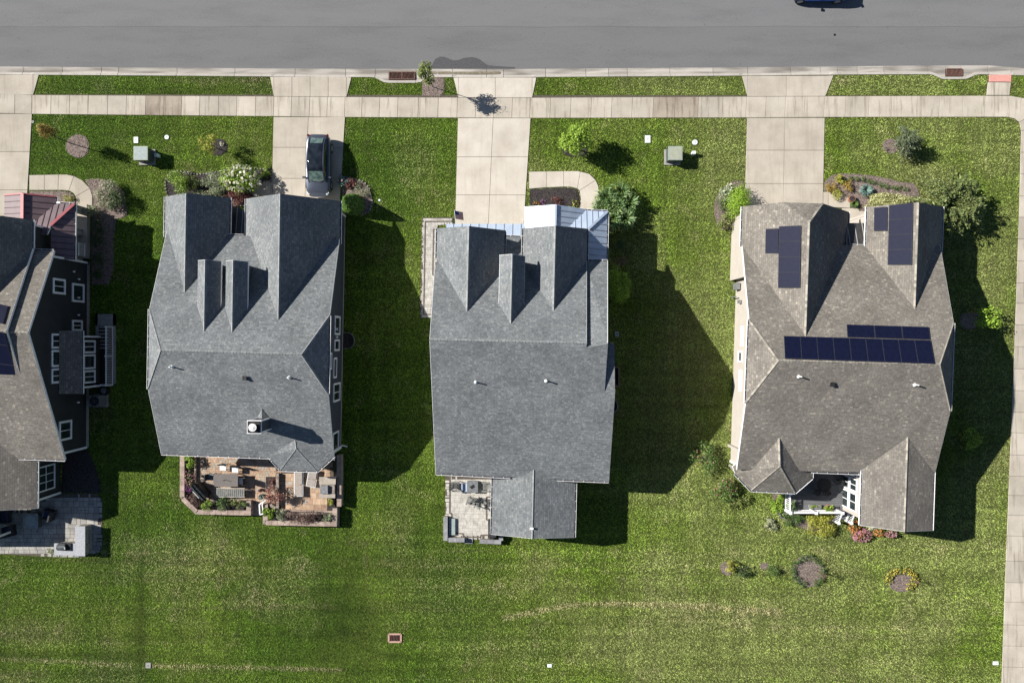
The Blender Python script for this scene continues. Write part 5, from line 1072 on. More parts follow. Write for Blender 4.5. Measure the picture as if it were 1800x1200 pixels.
mb.rings(rs,0); M['greygrill']=nmat('faded_black_cover',(.05,.058,.066),(.085,.095,.105),5,.6); mb.build('lid',M['greygrill'],gk,merge=True); mb=MB(); mb.box((c.x+.33,c.y-.02,1.02),(.36,.56,.1)); mb.build('side_burner',M['black'],gk); mb=MB(); mb.seg((c.x-.4,c.y+.33,1.1),(c.x+.5,c.y+.33,1.1),.03,.03); mb.build('handle',M['black'],gk)
t=thing('fire_table',W(53.5,916,0),'square grey fire table with a round burner on the shaded patio','fire table'); mb=MB(); gbox(mb,43,905,65,928,0,.6); mb.build('base',M['tside'],t); mb=MB(); gbox(mb,40,902,66.5,928.5,.6,.66); mb.build('tabletop',M['galv'],t); c=W(53.5,915,.66); mb=MB(); mb.tube(c,c+Vector((0,0,.02)),.42,n=24); mb.build('burner_lid',M['tgrey'],t)
M['wick']=nmat('dark_wicker',(.02,.022,.028),(.05,.05,.055),20,.8); M['cushN']=nmat('navy_cushion',(.02,.03,.07),(.03,.045,.09),6,.9); M['cushG']=nmat('beige_cushion',(.30,.26,.24),(.36,.32,.29),6,.9); M['white_c']=nmat('white_cushion',(.62,.64,.64),(.7,.72,.72),6,.8); M['greyp']=nmat('grey_plastic_wood',(.15,.155,.145),(.22,.22,.205),5,.7)
def armchair(px,py,rz,label,group,frame='wick',cush='cushN',w_=.75,d_=.75):
    p=W(px,py,0); t=thing('patio_chair',(0,0,0),label,'chair',group); mb=MB(); mb.box((0,0,.22),(w_,d_,.3)); mb.build('seat_base',M[frame],t); mb=MB(); mb.box((0,.05,.42),(w_-.2,d_-.2,.12),taper=.95); mb.build('cushion',M[cush],t)
    mb=MB(); mb.box((0,-d_/2+.06,.55),(w_,.12,.6)); mb.build('backrest',M[frame],t)
    for s in (-1,1): mb=MB(); mb.box((s*(w_/2-.05),0,.42),(.1,d_,.36)); mb.build('armrest',M[frame],t)
    t.location=(p.x,p.y,.05); t.rotation_euler=(0,0,rz); return t
armchair(92,902,R(75),'dark wicker chair with navy cushion right of the fire table','patio chairs round the fire table'); armchair(22,931,R(190-180),'dark wicker chair below left of the fire table','patio chairs round the fire table',w_=.8); armchair(14,905,R(-90),'dark wicker seat at the left edge under the wing roof','patio chairs round the fire table',w_=1.0)
# H2 raised patio
f=.32
pavers('patio',gp([(344,797),(470,800),(490,822),(490,893),(440,880),(368,878),(344,850)]),f,['pvW1','pvW1','pvW2','pvW3'],[.14,.22],[.22,.3,.22],objs=False,seed=5,gap=.016)
pavers('patio',gp([(490,825),(558,827),(588,800),(588,895),(490,895)]),f,['pvW1','pvW2','pvW3','pvW1'],[.30,.45],[.3,.45,.6],objs=True,seed=9)
fill=MB(); fill.prism(gp([(318,798),(597,800),(597,924),(463,920),(463,905),(345,903),(318,873)]),0,.14); tag(fill.build('terrace_fill',M['wallst']),kind='structure'); EXC.append(gp([(316,795),(600,798),(601,926),(463,922),(463,905),(343,904),(316,875)]))
rw_=thing('retaining_wall',W(450,900,0),'low tan stone planter wall round the furnished brick patio','retaining wall')
def capwall(par,segs,h,wd,capm,bodym='wallst',st=.42,name='cap_stone',proud=.05):
    for (a,b) in segs:
        A=W(*a,h);B=W(*b,h); mb=MB(); mb.seg((A.x,A.y,h/2-.03),(B.x,B.y,h/2-.03),wd,h-.06); mb.build('block_wall',M[bodym],par)
        L=(B-A).length; n=max(1,int(L/st)); d=(B-A)/n; u=d.normalized()
        for k in range(n): mb=MB(); p=A+d*k+u*.008;q=A+d*(k+1)-u*.008; mb.seg((p.x,p.y,h-.03+random.random()*.004),(q.x,q.y,h-.03+random.random()*.004),wd+proud,.06); mb.build(name,M[capm],par)
hw=.72
capwall(rw_,[((320,799),(320,873)),((321,876),(345,899)),((348,899.5),(441,901.5)),((437,897),(437,880)),((467,918.5),(592,921)),((588.5,916),(588.5,893)),((466.5,914),(466.5,885)),((596,800),(596,890))],hw,.30,'capR')
capwall(rw_,[((343,799),(343,849)),((347,857),(367,877)),((369,879),(433,880)),((492,896.5),(585,899))],.50,.10,'capR',st=.4,proud=.04)
capwall(rw_,[((487.5,832),(487.5,893)),((471,885),(484,893))],.62,.16,'wallst',st=.35,name='cap_stone')
mb=MB(); mb.prism(gp([(323,799),(342,799),(342,852),(366,880),(433,883),(433,897),(347,895),(324,872)]),.1,.42); mb.prism(gp([(470,903),(584,903),(584,916),(470,914)]),.1,.5); mb.prism(gp([(578,872),(592,872),(592,897),(578,897)]),.1,.5); mb.build('planter_soil',M['mulchD'],rw_)
mb=MB(); mb.prism(gp([(470,836),(486,836),(486,857),(470,857)]),.3,.36); mb.build('tree_pit',M['mulchD'],rw_)
for k in range(3): mb=MB(); gbox(mb,443,884+k*7,464,891+k*7,0,.30-.1*k); mb.build('step',M['wallst'],rw_)
gt=thing('white_gate',W(460,896,.2),'small white gate leaning open at the patio steps','gate')
for a,b in (((456,886),(457,904)),((456,886),(464,881)),((457,904),(463,902))): A=W(*a,.9);B=W(*b,.9); mb=MB(); mb.seg(A,B,.09,.09); mb.seg(A-Vector((0,0,.6)),B-Vector((0,0,.6)),.06,.06); mb.build('gate_rail',M['trim'],gt)
M['tabm']=nmat('bronze_table_top',(.135,.12,.11),(.17,.15,.14),8,.55)
t=thing('dining_table',W(397,843,f),'brown rectangular patio dining table with a folded parasol line','table'); a=W(375,832.5,1.05);b=W(418,855,1.05); cx,cy=(a.x+b.x)/2,(a.y+b.y)/2; sx=b.x-a.x;sy=a.y-b.y
mb=MB(); 
poly=[(cx-sx/2+.12,cy-sy/2),(cx+sx/2,cy-sy/2),(cx+sx/2,cy+sy/2),(cx-sx/2+.12,cy+sy/2),(cx-sx/2,cy+sy/4),(cx-sx/2,cy-sy/4)]; mb.prism(poly,1.0,1.05); mb.build('tabletop',M['tabm'],t)
for u in (-1,1):
    for v in (-1,1): mb=MB(); mb.box((cx+u*(sx/2-.2),cy+v*(sy/2-.12),.66),(.07,.07,.68)); mb.build('leg',M['black'],t)
mb=MB(); mb.seg((cx-.05,cy+.03,1.075),(cx+.42,cy-.08,1.075),.03,.03); mb.seg((cx-.05,cy+.03,1.075),(cx-.2,cy-.02,1.075),.03,.03); mb.build('cover_fold',M['black'],t)
def patiochair(px,py,rz,label,z=f,w_=.48,mat='white_c',group='white chairs round the brown table'):
    p=W(px,py,z+.45); t=thing('patio_chair',(0,0,0),label,'chair',group); mb=MB(); mb.box((0,0,.45),(w_,w_,.07)); mb.build('seat',M[mat],t); mb=MB(); mb.box((0,-w_/2,.72),(w_,.05,.5)); mb.build('backrest',M['wick'],t)
    for u in (-1,1):
        for v in (-1,1): mb=MB(); mb.box((u*(w_/2-.03),v*(w_/2-.03),.21),(.035,.035,.42)); mb.build('leg',M['black'],t)
    t.location=(p.x,p.y,z); t.rotation_euler=(0,0,rz)
patiochair(392,821,R(180),'white cushioned chair above the brown table, the left one'); patiochair(413.5,824.5,R(180),'white cushioned chair above the brown table, the right one'); patiochair(425,845,R(90),'white cushioned chair at the right end of the brown table'); patiochair(370,838,R(-90),'dark chair tucked at the left end of the brown table',mat='greyp')
t=thing('patio_bench',W(404,865,f),'slatted grey bench below the brown table','bench'); a=W(380,858,f+.45);b=W(430,873,f+.45)
for k in range(14): x=a.x+(b.x-a.x)*(k+.5)/14; mb=MB(); mb.box((x,(a.y+b.y)/2,f+.45),((b.x-a.x)/14-.035,a.y-b.y-.1,.04)); mb.build('slat',M['greyp'],t)
for y in (a.y,b.y): mb=MB(); mb.seg((a.x,y,f+.43),(b.x,y,f+.43),.05,.05); mb.build('rail',M['pvC2'],t)
for x in (a.x+.1,b.x-.1):
    for y in (a.y-.05,b.y+.05): mb=MB(); mb.box((x,y,f+.2),(.05,.05,.4)); mb.build('leg',M['black'],t)
t=thing('barbecue_grill',(0,0,0),'black barbecue grill under its hood beside the pink flowers','grill'); mb=MB(); mb.box((0,0,.45),(1.2,.5,.8)); mb.build('cabinet',M['black'],t); rs=[]
M['greygrill']=nmat('faded_black_cover',(.05,.058,.066),(.085,.095,.105),5,.6)
for k in range(8):
    a=math.pi*k/7; rs.append([(x,.27*math.cos(a),.86+.26*math.sin(a)) for x in (-.66,-.6,0,.6,.66)])
mb=MB(); mb.rings(rs,0); mb.build('hood',M['greygrill'],t,merge=True); mb=MB(); mb.seg((-.35,-.31,.95),(.35,-.31,.95),.03,.03); mb.build('handle',M['plast'],t)
p=W(350,864,.9+f); t.location=(p.x,p.y,f); t.rotation_euler=(0,0,R(-48))
for (x,y,x2,y2,rz,lab) in ((524.5,850,15,43,0,'long beige sun lounger under the bay roof edge, left one'),(548,841,16,28,-9,'shorter beige sun lounger tilted beside the other, right one')):
    p=W(x,y,f+.35); L=y2*.0434*1.02;wd=x2*.0434; t=thing('sun_lounger',(0,0,0),lab,'lounger','beige sun loungers on the brick patio'); mb=MB(); 
    for s in (-1,1): mb.seg((s*wd/2,-L/2,.28),(s*wd/2,L/2,.28),.05,.06)
    mb.seg((-wd/2,-L/2,.28),(wd/2,-L/2,.28),.05,.06); mb.seg((-wd/2,L/2,.28),(wd/2,L/2,.28),.05,.06); mb.build('frame',M['white_c'],t)
    mb=MB(); mb.box((0,-L*.27,.31),(wd-.09,L*.44,.05)); mb.build('seat_pad',M['cushG'],t); mb=MB(); mb.box((0,L*.23,.33),(wd-.09,L*.5,.05)); mb.build('back_pad',M['cushG'],t)
    for u in (-1,1):
        for v in (-1,1): mb=MB(); mb.box((u*wd*.45,v*L*.42,.13),(.05,.05,.26)); mb.build('leg',M['white_c'],t)
    t.location=(p.x,p.y,f); t.rotation_euler=(0,0,R(rz))
t=thing('stone_fireplace',W(575,857,f),'tan stone outdoor fireplace with a grey box inset at the patio side','fireplace'); mb=MB(); gbox(mb,562,840,588,874,f,.95); mb.build('stone_body',M['wallst'],t); mb=MB(); gbox(mb,561,838,590,851,.95,1.02); gbox(mb,561,868,589,875,.95,1.02); mb.build('cap_stone',M['pvW3'],t); mb=MB(); gbox(mb,564,853.5,576,868,.9,1.15); mb.build('grey_box',M['galv'],t)
# H3 patio and side strip
z3=.12
pavers('patio',gp([(783,836),(868,838),(868,946),(832,947),(817,947),(787,948),(782,945)]),z3,['pvC1','pvC1','pvC2'],[.22,.34],[.22,.34,.45],objs=False,seed=11,gap=.009)
mb=MB()
def bandl(pp,z,w_=.11):
    for a,b in zip(pp,pp[1:]): A=W(*a,z);B=W(*b,z); mb.seg(A,B,w_,.012)
bandl([(791,837),(790.5,902),(794,902),(793.5,936),(814,937.5),(814.5,943),(845,944),(845,940),(858,940)],z3+.012); bandl([(866,873),(855.5,873),(855,913),(866,914)],z3+.012); tag(mb.build('edging_band',M['band']),kind='structure')
sw3=thing('seat_wall',W(800,948,0),'pale grey capped seat walls round the cream paver patio','seat wall')
capwall(sw3,[((783,908),(783,950)),((788,948.5),(816.5,949)),((843,951),(881,952.5)),((880.5,942),(880.5,950))],.5,.28,'capG')
mb=MB(); gbox(mb,818,945,831,952,0,.1); gbox(mb,818,949,831,955,0,.05); mb.build('step',M['capG'],sw3)
mb=MB(); gbox(mb,789,911,800,940,0,.30); mb.build('bench_block',M['tgrey'],sw3)
def adiron(px,py,rz,label,z=z3,group='grey slatted armchairs on the cream patio'):
    p=W(px,py,z+.4); t=thing('garden_chair',(0,0,0),label,'chair',group)
    for k in range(5): mb=MB(); mb.box((0,.18-.1*k,.34-.02*k),(.5,.085,.025)); mb.build('seat_slat',M['greyp'],t)
    for k in range(5): mb=MB(); x=(k-2)*.1; mb.seg((x,-.22,.25),(x*1.35,-.52,.98-.03*abs(k-2)**2),.085,.025); mb.build('back_slat',M['greyp'],t)
    for s in (-1,1): mb=MB(); mb.box((s*.33,-.02,.56),(.12,.66,.025)); mb.build('armrest',M['greyp'],t); mb=MB(); mb.box((s*.3,.24,.28),(.04,.08,.54)); mb.build('leg',M['greyp'],t)
    t.location=(p.x,p.y,z); t.rotation_euler=(0,0,rz)
adiron(802,854,R(-90),'grey slatted chair left of the square fire table'); adiron(854,855,R(90),'grey slatted chair right of the square fire table'); adiron(829,882,R(160),'left of two grey slatted chairs below the fire table'); adiron(845,884,R(-140),'right of two grey slatted chairs below the fire table')
t=thing('fire_table',W(831,855,z3),'small square dark fire table between two slatted chairs','fire table'); mb=MB(); gbox(mb,822,846,839,864,z3,.55); mb.build('base',M['greyp'],t); mb=MB(); gbox(mb,821,844.5,840,865,.55,.6); mb.build('tabletop',M['galv'],t); c=W(830,855,.6); mb=MB(); mb.box(c+Vector((0,0,.02)),(.3,.2,.04),rz=.6); mb.build('burner',M['black'],t)
t=thing('side_table',W(815,856,z3),'small blue and white side table on the cream patio','table'); mb=MB(); gbox(mb,811,849,821,864,.42,.46); mb.build('tabletop',M['metW'],t); mb=MB(); gbox(mb,813,850,817,863,.46,.5); mb.build('blue_cloth',M['cushN'],t); mb=MB(); gbox(mb,814,854,818,859,z3,.42); mb.build('leg',M['greyp'],t)
t=thing('covered_stack',W(862,930,z3),'black covered furniture beside the porch roof eave','covered furniture'); mb=MB(); gbox(mb,858,916,872,944,z3,.9); mb.build('cover',M['wick'],t); mb=MB(); gbox(mb,860,935,869,947,z3,.55); mb.build('planter_box',M['black'],t)
pavers('side_path',gp([(742,382.5),(797,382),(797,395),(770,396),(768,480),(760,558),(738.5,558)]),.06,['pvC1','pvC2','pvC2'],[.16,.2],[.2,.26],objs=False,seed=13,gap=.01)
mb=MB(); bandl([(795,389),(747.5,389.5),(744.5,552),(762,552.5)],.075,.09); bandl([(769,403),(762,403),(760.5,483),(766,483)],.075,.09); tag(mb.build('edging_band',M['band']),kind='structure')
# deck of H4
fr=H4P['fr']; zd=.62
dk=thing('deck',W(1440,865,0),'grey plank deck tucked between the two brown roofed wings','deck')
A=W(1379,838,zd);B=W(1500,898,zd); x0,x1,yt,yb_=A.x,W(1493.5,860,zd).x,W(0,820,zd).y,W(0,897,zd).y
M['plank']=nmat('grey_deck_plank',(.105,.108,.115),(.15,.152,.158),5,.7,rnd=.08,stretch=(.3,6,1)); n=int((yt-yb_)/.145)
for k in range(n): y=yt-(k+.5)*(yt-yb_)/n; mb=MB(); mb.box(((x0+x1)/2,y-.0,zd-.015),(x1-x0,(yt-yb_)/n-.012,.03)); mb.build('plank',M['plank'],dk)
mb=MB(); mb.box(((x0+x1)/2,(yt+yb_)/2,.29),(x1-x0-.02,yt-yb_-.02,.56)); mb.build('deck_base',M['greyp'],dk); footprint([(x0,yt),(x1,yt),(x1,yb_-.6),(x0,yb_)])
rl=thing('deck_railing',((x0+x1)/2,yb_,zd),'white deck railing with balusters and posts above the shrubs','railing'); xe=W(1470,0,zd).x
for z in (.12,.92):
    for a,b in (((x0+.05,yb_+.06),(xe,yb_+.06)),((x0+.05,yb_+.06),(x0+.05,yb_+1.5))): mb=MB(); mb.seg((*a,zd+z),(*b,zd+z),.10 if z>.5 else .06,.05); mb.build('rail',M['trim'],rl)
for k in range(30): mb=MB(); mb.box((x0+.12+(xe-x0-.15)*k/29,yb_+.06,zd+.52),(.04,.04,.78)); mb.build('baluster',M['trim'],rl)
for k in range(9): mb=MB(); mb.box((x0+.05,yb_+.2+k*.15,zd+.52),(.04,.04,.78)); mb.build('baluster',M['trim'],rl)
for x,y in ((x0+.05,yb_+.06),(x0+.05,yb_+1.5),((x0+xe)/2,yb_+.06),(xe,yb_+.06)): mb=MB(); mb.box((x,y,zd+.5),(.15,.15,1.02)); mb.box((x,y,zd+1.03),(.22,.22,.05)); mb.build('post',M['trim'],rl)
stp=thing('deck_steps',((xe+x1)/2,yb_-.4,0),'short steps from the grey deck to the lawn with white handrails','steps')
for k in range(3): mb=MB(); mb.box(((xe+x1)/2,yb_-.14-.27*k,.46-.16*k),(x1-xe-.1,.26,.05)); mb.build('tread',M['plank'],stp)
for x in (xe+.02,x1-.04):
    mb=MB(); mb.seg((x,yb_,zd+.92),(x,yb_-.85,.95),.08,.06); mb.seg((x,yb_,zd+.1),(x,yb_-.85,.15),.05,.22); mb.build('handrail',M['trim'],stp); mb=MB(); mb.box((x,yb_-.87,.5),(.13,.13,1.0)); mb.box((x,yb_-.87,1.02),(.2,.2,.05)); mb.build('newel_post',M['trim'],stp)
    for k in range(5): mb=MB(); mb.box((x,yb_-.15-.14*k,.95-.1*k),(.035,.035,.7)); mb.build('baluster',M['trim'],stp)
t=thing('deck_table',W(1448,852,zd),'round black metal table in the deck shade','table'); c=W(1448,852,zd+.7); mb=MB(); mb.tube(c,c+Vector((0,0,.03)),.55,n=24); mb.build('tabletop',M['black'],t); mb=MB(); mb.tube((c.x,c.y,zd),(c.x,c.y,zd+.7),.05); mb.build('leg',M['black'],t)
for x,y,rz,lab in ((1437,866,160,'black metal chair below left of the deck table'),(1455,867,190,'black metal chair below right of the deck table'),(1479,848,90,'black metal chair with pale arched back right of the deck table')):
    p=W(x,y,zd+.4); t=thing('deck_chair',(0,0,0),lab,'chair','black chairs on the deck'); mb=MB(); mb.tube((0,0,.42),(0,0,.46),.24,n=16); mb.build('seat',M['black'],t); mb=MB()
    for k in range(7): a,b=[math.pi*j/7 for j in (k,k+1)]; mb.seg((math.cos(a)*.26,-.1-math.sin(a)*.22,.8),(math.cos(b)*.26,-.1-math.sin(b)*.22,.8),.035,.035)
    mb.build('backrest',M['greyp'] if rz==90 else M['black'],t)
    for a in range(4): mb=MB(); u=math.pi/4+a*math.pi/2; mb.seg((.18*math.cos(u),.18*math.sin(u),.42),(.25*math.cos(u),.25*math.sin(u),.0),.03,.03); mb.build('leg',M['black'],t)
    t.location=(p.x,p.y,zd); t.rotation_euler=(0,0,R(rz))
t=thing('plant_stand',W(1494,848,zd),'small white lattice plant stand beside the sunroom glass','plant stand'); mb=MB(); gbox(mb,1492,845,1499,850,zd,zd+.5); mb.build('stand',M['trim'],t)  # plant stand, built as one plain white box
# flag on H3
t=thing('flag',W(800,390,2.2),'striped flag on a white pole beside the driveway','flag'); a=W(801,393,2.3);b=W(798.5,369,2.75); mb=MB(); mb.seg(a,b,.035,.035); mb.build('pole',M['trim'],t)
M['fred']=nmat('flag_red',(.45,.03,.05),(.5,.04,.06),4,.8);M['fwht']=nmat('flag_white',(.7,.7,.7),(.75,.75,.75),4,.8);M['fblu']=nmat('flag_blue',(.03,.04,.2),(.04,.05,.25),4,.8)
mb=MB(); u=(b-a)/6.5
d0=a+(b-a)*.35
for k in range(13):
    x0_=k*.05; p=d0+Vector((x0_*.9,0,-.02-x0_*.9)); q=d0+(b-a)*.6+Vector((x0_*.9,0,-.02-x0_*.9)); r=Vector((.045,0,-.045)); mi=0 if k%2==0 else 1
    if k<7: m_=p+(q-p)*.55; mb.face([p,m_,m_+r,p+r],mi); mb.face([m_,q,q+r,m_+r],2)
    else: mb.face([p,q,q+r,p+r],mi)
mb.build('cloth',[M['fred'],M['fwht'],M['fblu']],t)
# ---------------------------------------------------------------- planting
def leafmat(name,stops,trans=.25):
    m,n,b=newmat(name); L=n.links; g=N(n,'ShaderNodeNewGeometry'); r=ramp(n,stops); L.new(g.outputs['Random Per Island'],r.inputs[0]); L.new(r.outputs[0],b.inputs['Base Color'])
    b.inputs['Roughness'].default_value=.55; b.inputs['Specular IOR Level'].default_value=.35
    tr=N(n,'ShaderNodeBsdfTranslucent'); L.new(r.outputs[0],tr.inputs[0]); mx=N(n,'ShaderNodeMixShader',i_0=trans); L.new(b.outputs[0],mx.inputs[1]); L.new(tr.outputs[0],mx.inputs[2]); L.new(mx.outputs[0],n.nodes['Material Output'].inputs[0]); return m
def lm(name,a,b,c): return leafmat(name,[(0,a),(.5,b),(1,c)])
Lf={'green':lm('green_leaves',(0.041,0.095,0.020),(0.095,0.176,0.041),(0.189,0.270,0.068)),'dark':lm('dark_leaves',(0.020,0.047,0.016),(0.047,0.088,0.027),(0.108,0.162,0.054)),
'lime':lm('lime_leaves',(0.108,0.189,0.020),(0.230,0.365,0.041),(0.405,0.540,0.081)),'leafE':lm('evergreen_leaves',(.04,.10,.015),(.09,.19,.03),(.17,.30,.06)),'limeB':lm('bright_lime_leaves',(.13,.24,.02),(.26,.42,.04),(.40,.56,.07)),'yell':lm('yellow_leaves',(0.18,0.21,0.03),(0.36,0.37,0.05),(0.50,0.48,0.10)),
'gold':lm('golden_leaves',(0.182,0.131,0.028),(0.409,0.286,0.058),(0.571,0.426,0.096)),'bron':lm('bronze_leaves',(0.135,0.095,0.020),(0.297,0.209,0.047),(0.459,0.338,0.095)),
'grey':lm('grey_green_leaves',(0.121,0.162,0.095),(0.270,0.324,0.176),(0.486,0.513,0.338)),'sage':lm('silvery_leaves',(0.135,0.162,0.095),(0.297,0.324,0.189),(0.567,0.567,0.378)),'cream':lm('variegated_leaves',(0.216,0.257,0.081),(0.446,0.459,0.189),(0.702,0.675,0.378)),
'red':lm('red_leaves',(0.070,0.022,0.022),(0.175,0.063,0.055),(0.302,0.150,0.125)),'brown':lm('brown_twigs',(0.081,0.047,0.041),(0.189,0.115,0.095),(0.351,0.243,0.203)),'blue':lm('blue_needles',(0.081,0.162,0.149),(0.162,0.270,0.243),(0.270,0.405,0.351)),
'strap':lm('strap_leaves',(0.054,0.121,0.041),(0.162,0.270,0.095),(0.405,0.513,0.243)),'conif':lm('conifer_needles',(0.054,0.081,0.047),(0.135,0.176,0.095),(0.297,0.338,0.189)),
'oliveD':lm('dusky_olive_leaves',(.06,.085,.025),(.14,.19,.06),(.32,.36,.13)),
'olive':lm('olive_leaves',(0.068,0.108,0.020),(0.162,0.209,0.054),(0.351,0.378,0.121)),'white':lm('white_blossom',(0.574,0.517,0.379),(0.680,0.680,0.517),(0.680,0.680,0.632)),'pink':lm('pink_blossom',(0.402,0.136,0.181),(0.540,0.242,0.303),(0.563,0.379,0.417)),
'oran':lm('orange_blossom',(0.432,0.152,0.058),(0.515,0.226,0.078),(0.525,0.313,0.127)),'yflow':lm('yellow_blossom',(0.555,0.380,0.059),(0.603,0.500,0.077),(0.608,0.570,0.111)),'purp':lm('purple_blossom',(0.222,0.071,0.199),(0.310,0.106,0.273),(0.450,0.224,0.413)),'rust':lm('rusty_blossom',(0.240,0.104,0.082),(0.346,0.172,0.134),(0.420,0.247,0.193))}
M['bark']=nmat('bark',(.10,.08,.06),(.18,.15,.12),9,.95,stretch=(1,1,.2)); M['bark2']=nmat('pale_bark',(.22,.19,.16),(.30,.27,.23),9,.95)
def quads(name,mat,parent,C,Nn,size,asp=1.0,axis=None,curl=0,rng=None):
    """one mesh of leaf quads. C centres, Nn normals, size lengths; axis optional long direction"""
    rng=rng or RNG; n=len(C); Nn=Nn/np.linalg.norm(Nn,axis=1,keepdims=True)
    if axis is None: axis=rng.normal(size=(n,3))
    T=axis-Nn*np.sum(axis*Nn,1,keepdims=True); T/=np.linalg.norm(T,axis=1,keepdims=True)+1e-9; B=np.cross(Nn,T)
    s=np.asarray(size).reshape(-1,1)*np.ones((n,1)); a=s*asp
    if parent is not None: o=np.array(WL[parent.name])
    V=np.empty((n,4,3)); V[:,0]=C-T*s*.5; V[:,1]=C+B*a*.5; V[:,2]=C+T*s*.5; V[:,3]=C-B*a*.5   # leaf-shaped rhombus
    V=V.reshape(-1,3)-o
    me=bpy.data.meshes.new(name); me.vertices.add(4*n); me.vertices.foreach_set('co',V.ravel()); me.loops.add(4*n); me.loops.foreach_set('vertex_index',np.arange(4*n,dtype=np.int32)); me.polygons.add(n); me.polygons.foreach_set('loop_start',np.arange(0,4*n,4,dtype=np.int32)); me.materials.append(mat); me.update(calc_edges=True)
    ob=bpy.data.objects.new(name,me); COL.objects.link(ob); ob.parent=parent; WL[ob.name]=WL[parent.name]; return ob
def crown(parent,c,r,n,leaf,mat,name='crown',k=14,asp=.6,flat=.0,spread=.42,shell=.35,rng=RNG,zmin=.04):
    r=tuple(np.array(r)*np.array([1.14,1.14,1.0])); n=int(n*1.5)
    """lumpy crown of leaf clumps; c centre, r (rx,ry,rz)"""
    d=rng.normal(size=(k,3)); d/=np.linalg.norm(d,axis=1,keepdims=True); d[:,2]=np.abs(d[:,2])*.9-.25; cc=d*(.55+.25*rng.random((k,1)))
    cc[0]=0; idx=rng.integers(0,k,n); e=rng.normal(size=(n,3)); e/=np.linalg.norm(e,axis=1,keepdims=True); rad=spread*(shell+(1-shell)*rng.random((n,1)))*(1.25*(idx[:,None]==0)+1*(idx[:,None]>0))
    P=(cc[idx]+e*rad)*np.array(r)+np.array(c); P[:,2]=np.maximum(P[:,2],zmin); Nn=e+rng.normal(size=(n,3))*.55+np.array([0,0,.5]); sz=leaf*(.6+.8*rng.random(n))
    ob=quads(name,Lf[mat],parent,P,Nn,sz,asp,rng=rng); return cc*np.array(r)+np.array(c)
def sprays(parent,c,r,h,nb,per,leaf,mat,asp=.3,name='crown',rng=RNG,rise=.9,z0=.1):
    """leafy branches arching out from the middle, leaves set along each branch"""
    a=rng.random(nb)*2*math.pi; el=(.15+1.2*rng.random(nb)**.9)*rise; L=(.75+.35*rng.random(nb)); t=np.sort(rng.random((nb,per))**.75,1); 
    x=np.cos(a)[:,None]*np.cos(el)[:,None]*r[0]*L[:,None]*t; y=np.sin(a)[:,None]*np.cos(el)[:,None]*r[1]*L[:,None]*t; z=z0+h*(np.sin(el)[:,None]*t*L[:,None]+.22*np.sin(t*math.pi))-.12*h*t**3
    P=np.stack([x,y,z],2).reshape(-1,3)+rng.normal(size=(nb*per,3))*leaf*.42; P[:,2]=np.maximum(P[:,2],.04); P+=np.array([c[0],c[1],c[2]])
    ax=np.stack([np.cos(a),np.sin(a),np.sin(el)*.5],1); ax=np.repeat(ax,per,0)+rng.normal(size=(nb*per,3))*.6; nn=rng.normal(size=(nb*per,3))*.6+np.array([0,0,1.0])
    quads(name,Lf[mat],parent,P,nn,leaf*(.6+.8*rng.random(nb*per)),asp,axis=ax,rng=rng)
    mb=MB()
    for k in range(nb):
        q=[Vector((c[0]+x[k,j],c[1]+y[k,j],c[2]+z[k,j])) for j in (0,per//2,per-1)]; mb.tube((c[0],c[1],c[2]+z0*.5),q[1],.03,.015,n=4,cap=False); mb.tube(q[1],q[2],.015,.005,n=4,cap=False)
    mb.build('branches',M['bark'],parent)
def bloom(parent,c,r,n,leaf,mat,rng=RNG,top=True,name='flowers'):
    d=rng.normal(size=(n,3)); d/=np.linalg.norm(d,axis=1,keepdims=True); d[:,2]=np.abs(d[:,2])
    P=d*np.array(r)*(.88+.18*rng.random((n,1)))+np.array(c)
    # each head = 3 crossed quads
    P3=np.repeat(P,3,0)+rng.normal(size=(3*n,3))*leaf*.12; quads(name,Lf[mat],parent,P3,np.repeat(d,3,0)+rng.normal(size=(3*n,3))*.7,leaf*(.7+.6*rng.random(3*n)),.9,rng=rng)['kind']='stuff'
def blades(parent,c,r,h,n,wd,mat,name='leaves',up=.5,rng=RNG,droop=.35,seg=3):
    """strap leaves arching out from base c"""
    mb=MB(); c=np.array(c)
    for _ in range(n):
        a=rng.random()*2*math.pi; L=r*(.55+.5*rng.random()); hh=h*(.5+.6*rng.random()); d=np.array([math.cos(a),math.sin(a)]); s=np.array([-d[1],d[0]]); st=rng.random()*.25*r; w_=wd*(.6+.7*rng.random()); pts=[]
        for k in range(seg+1):
            t=k/seg; x=st+(L-st)*t; z=hh*(1-(2*t*(.5+droop)-1)**2)*(1 if t<.7 else 1)+.05; z=max(z,.04); ww=w_*(1-t)**.6*(.5+1.2*t if t<.4 else 1); pts.append((c[0]+d[0]*x,c[1]+d[1]*x,c[2]+z,ww))
        base_=len(mb.v)
        for x,y,z,ww in pts: mb.v+=[(x+s[0]*ww/2,y+s[1]*ww/2,z),(x-s[0]*ww/2,y-s[1]*ww/2,z)]
        for k in range(seg): i=base_+2*k; mb.f.append((i,i+1,i+3,i+2)); mb.m.append(0); mb.uv.append(None)
    return mb.build(name,Lf[mat],parent)
def stems(parent,base,tips,r=.03,mat='bark',name='branches'):
    mb=MB(); b=Vector(base)
    for t_ in tips: t_=Vector(t_); m=(b*.55+t_*.45)+Vector((random.uniform(-.05,.05),random.uniform(-.05,.05),.1*(t_.z-b.z))); mb.tube(b,m,r,r*.7,n=5,cap=False); mb.tube(m,t_,r*.7,r*.25,n=5,cap=False)
    mb.build(name,M[mat],parent)
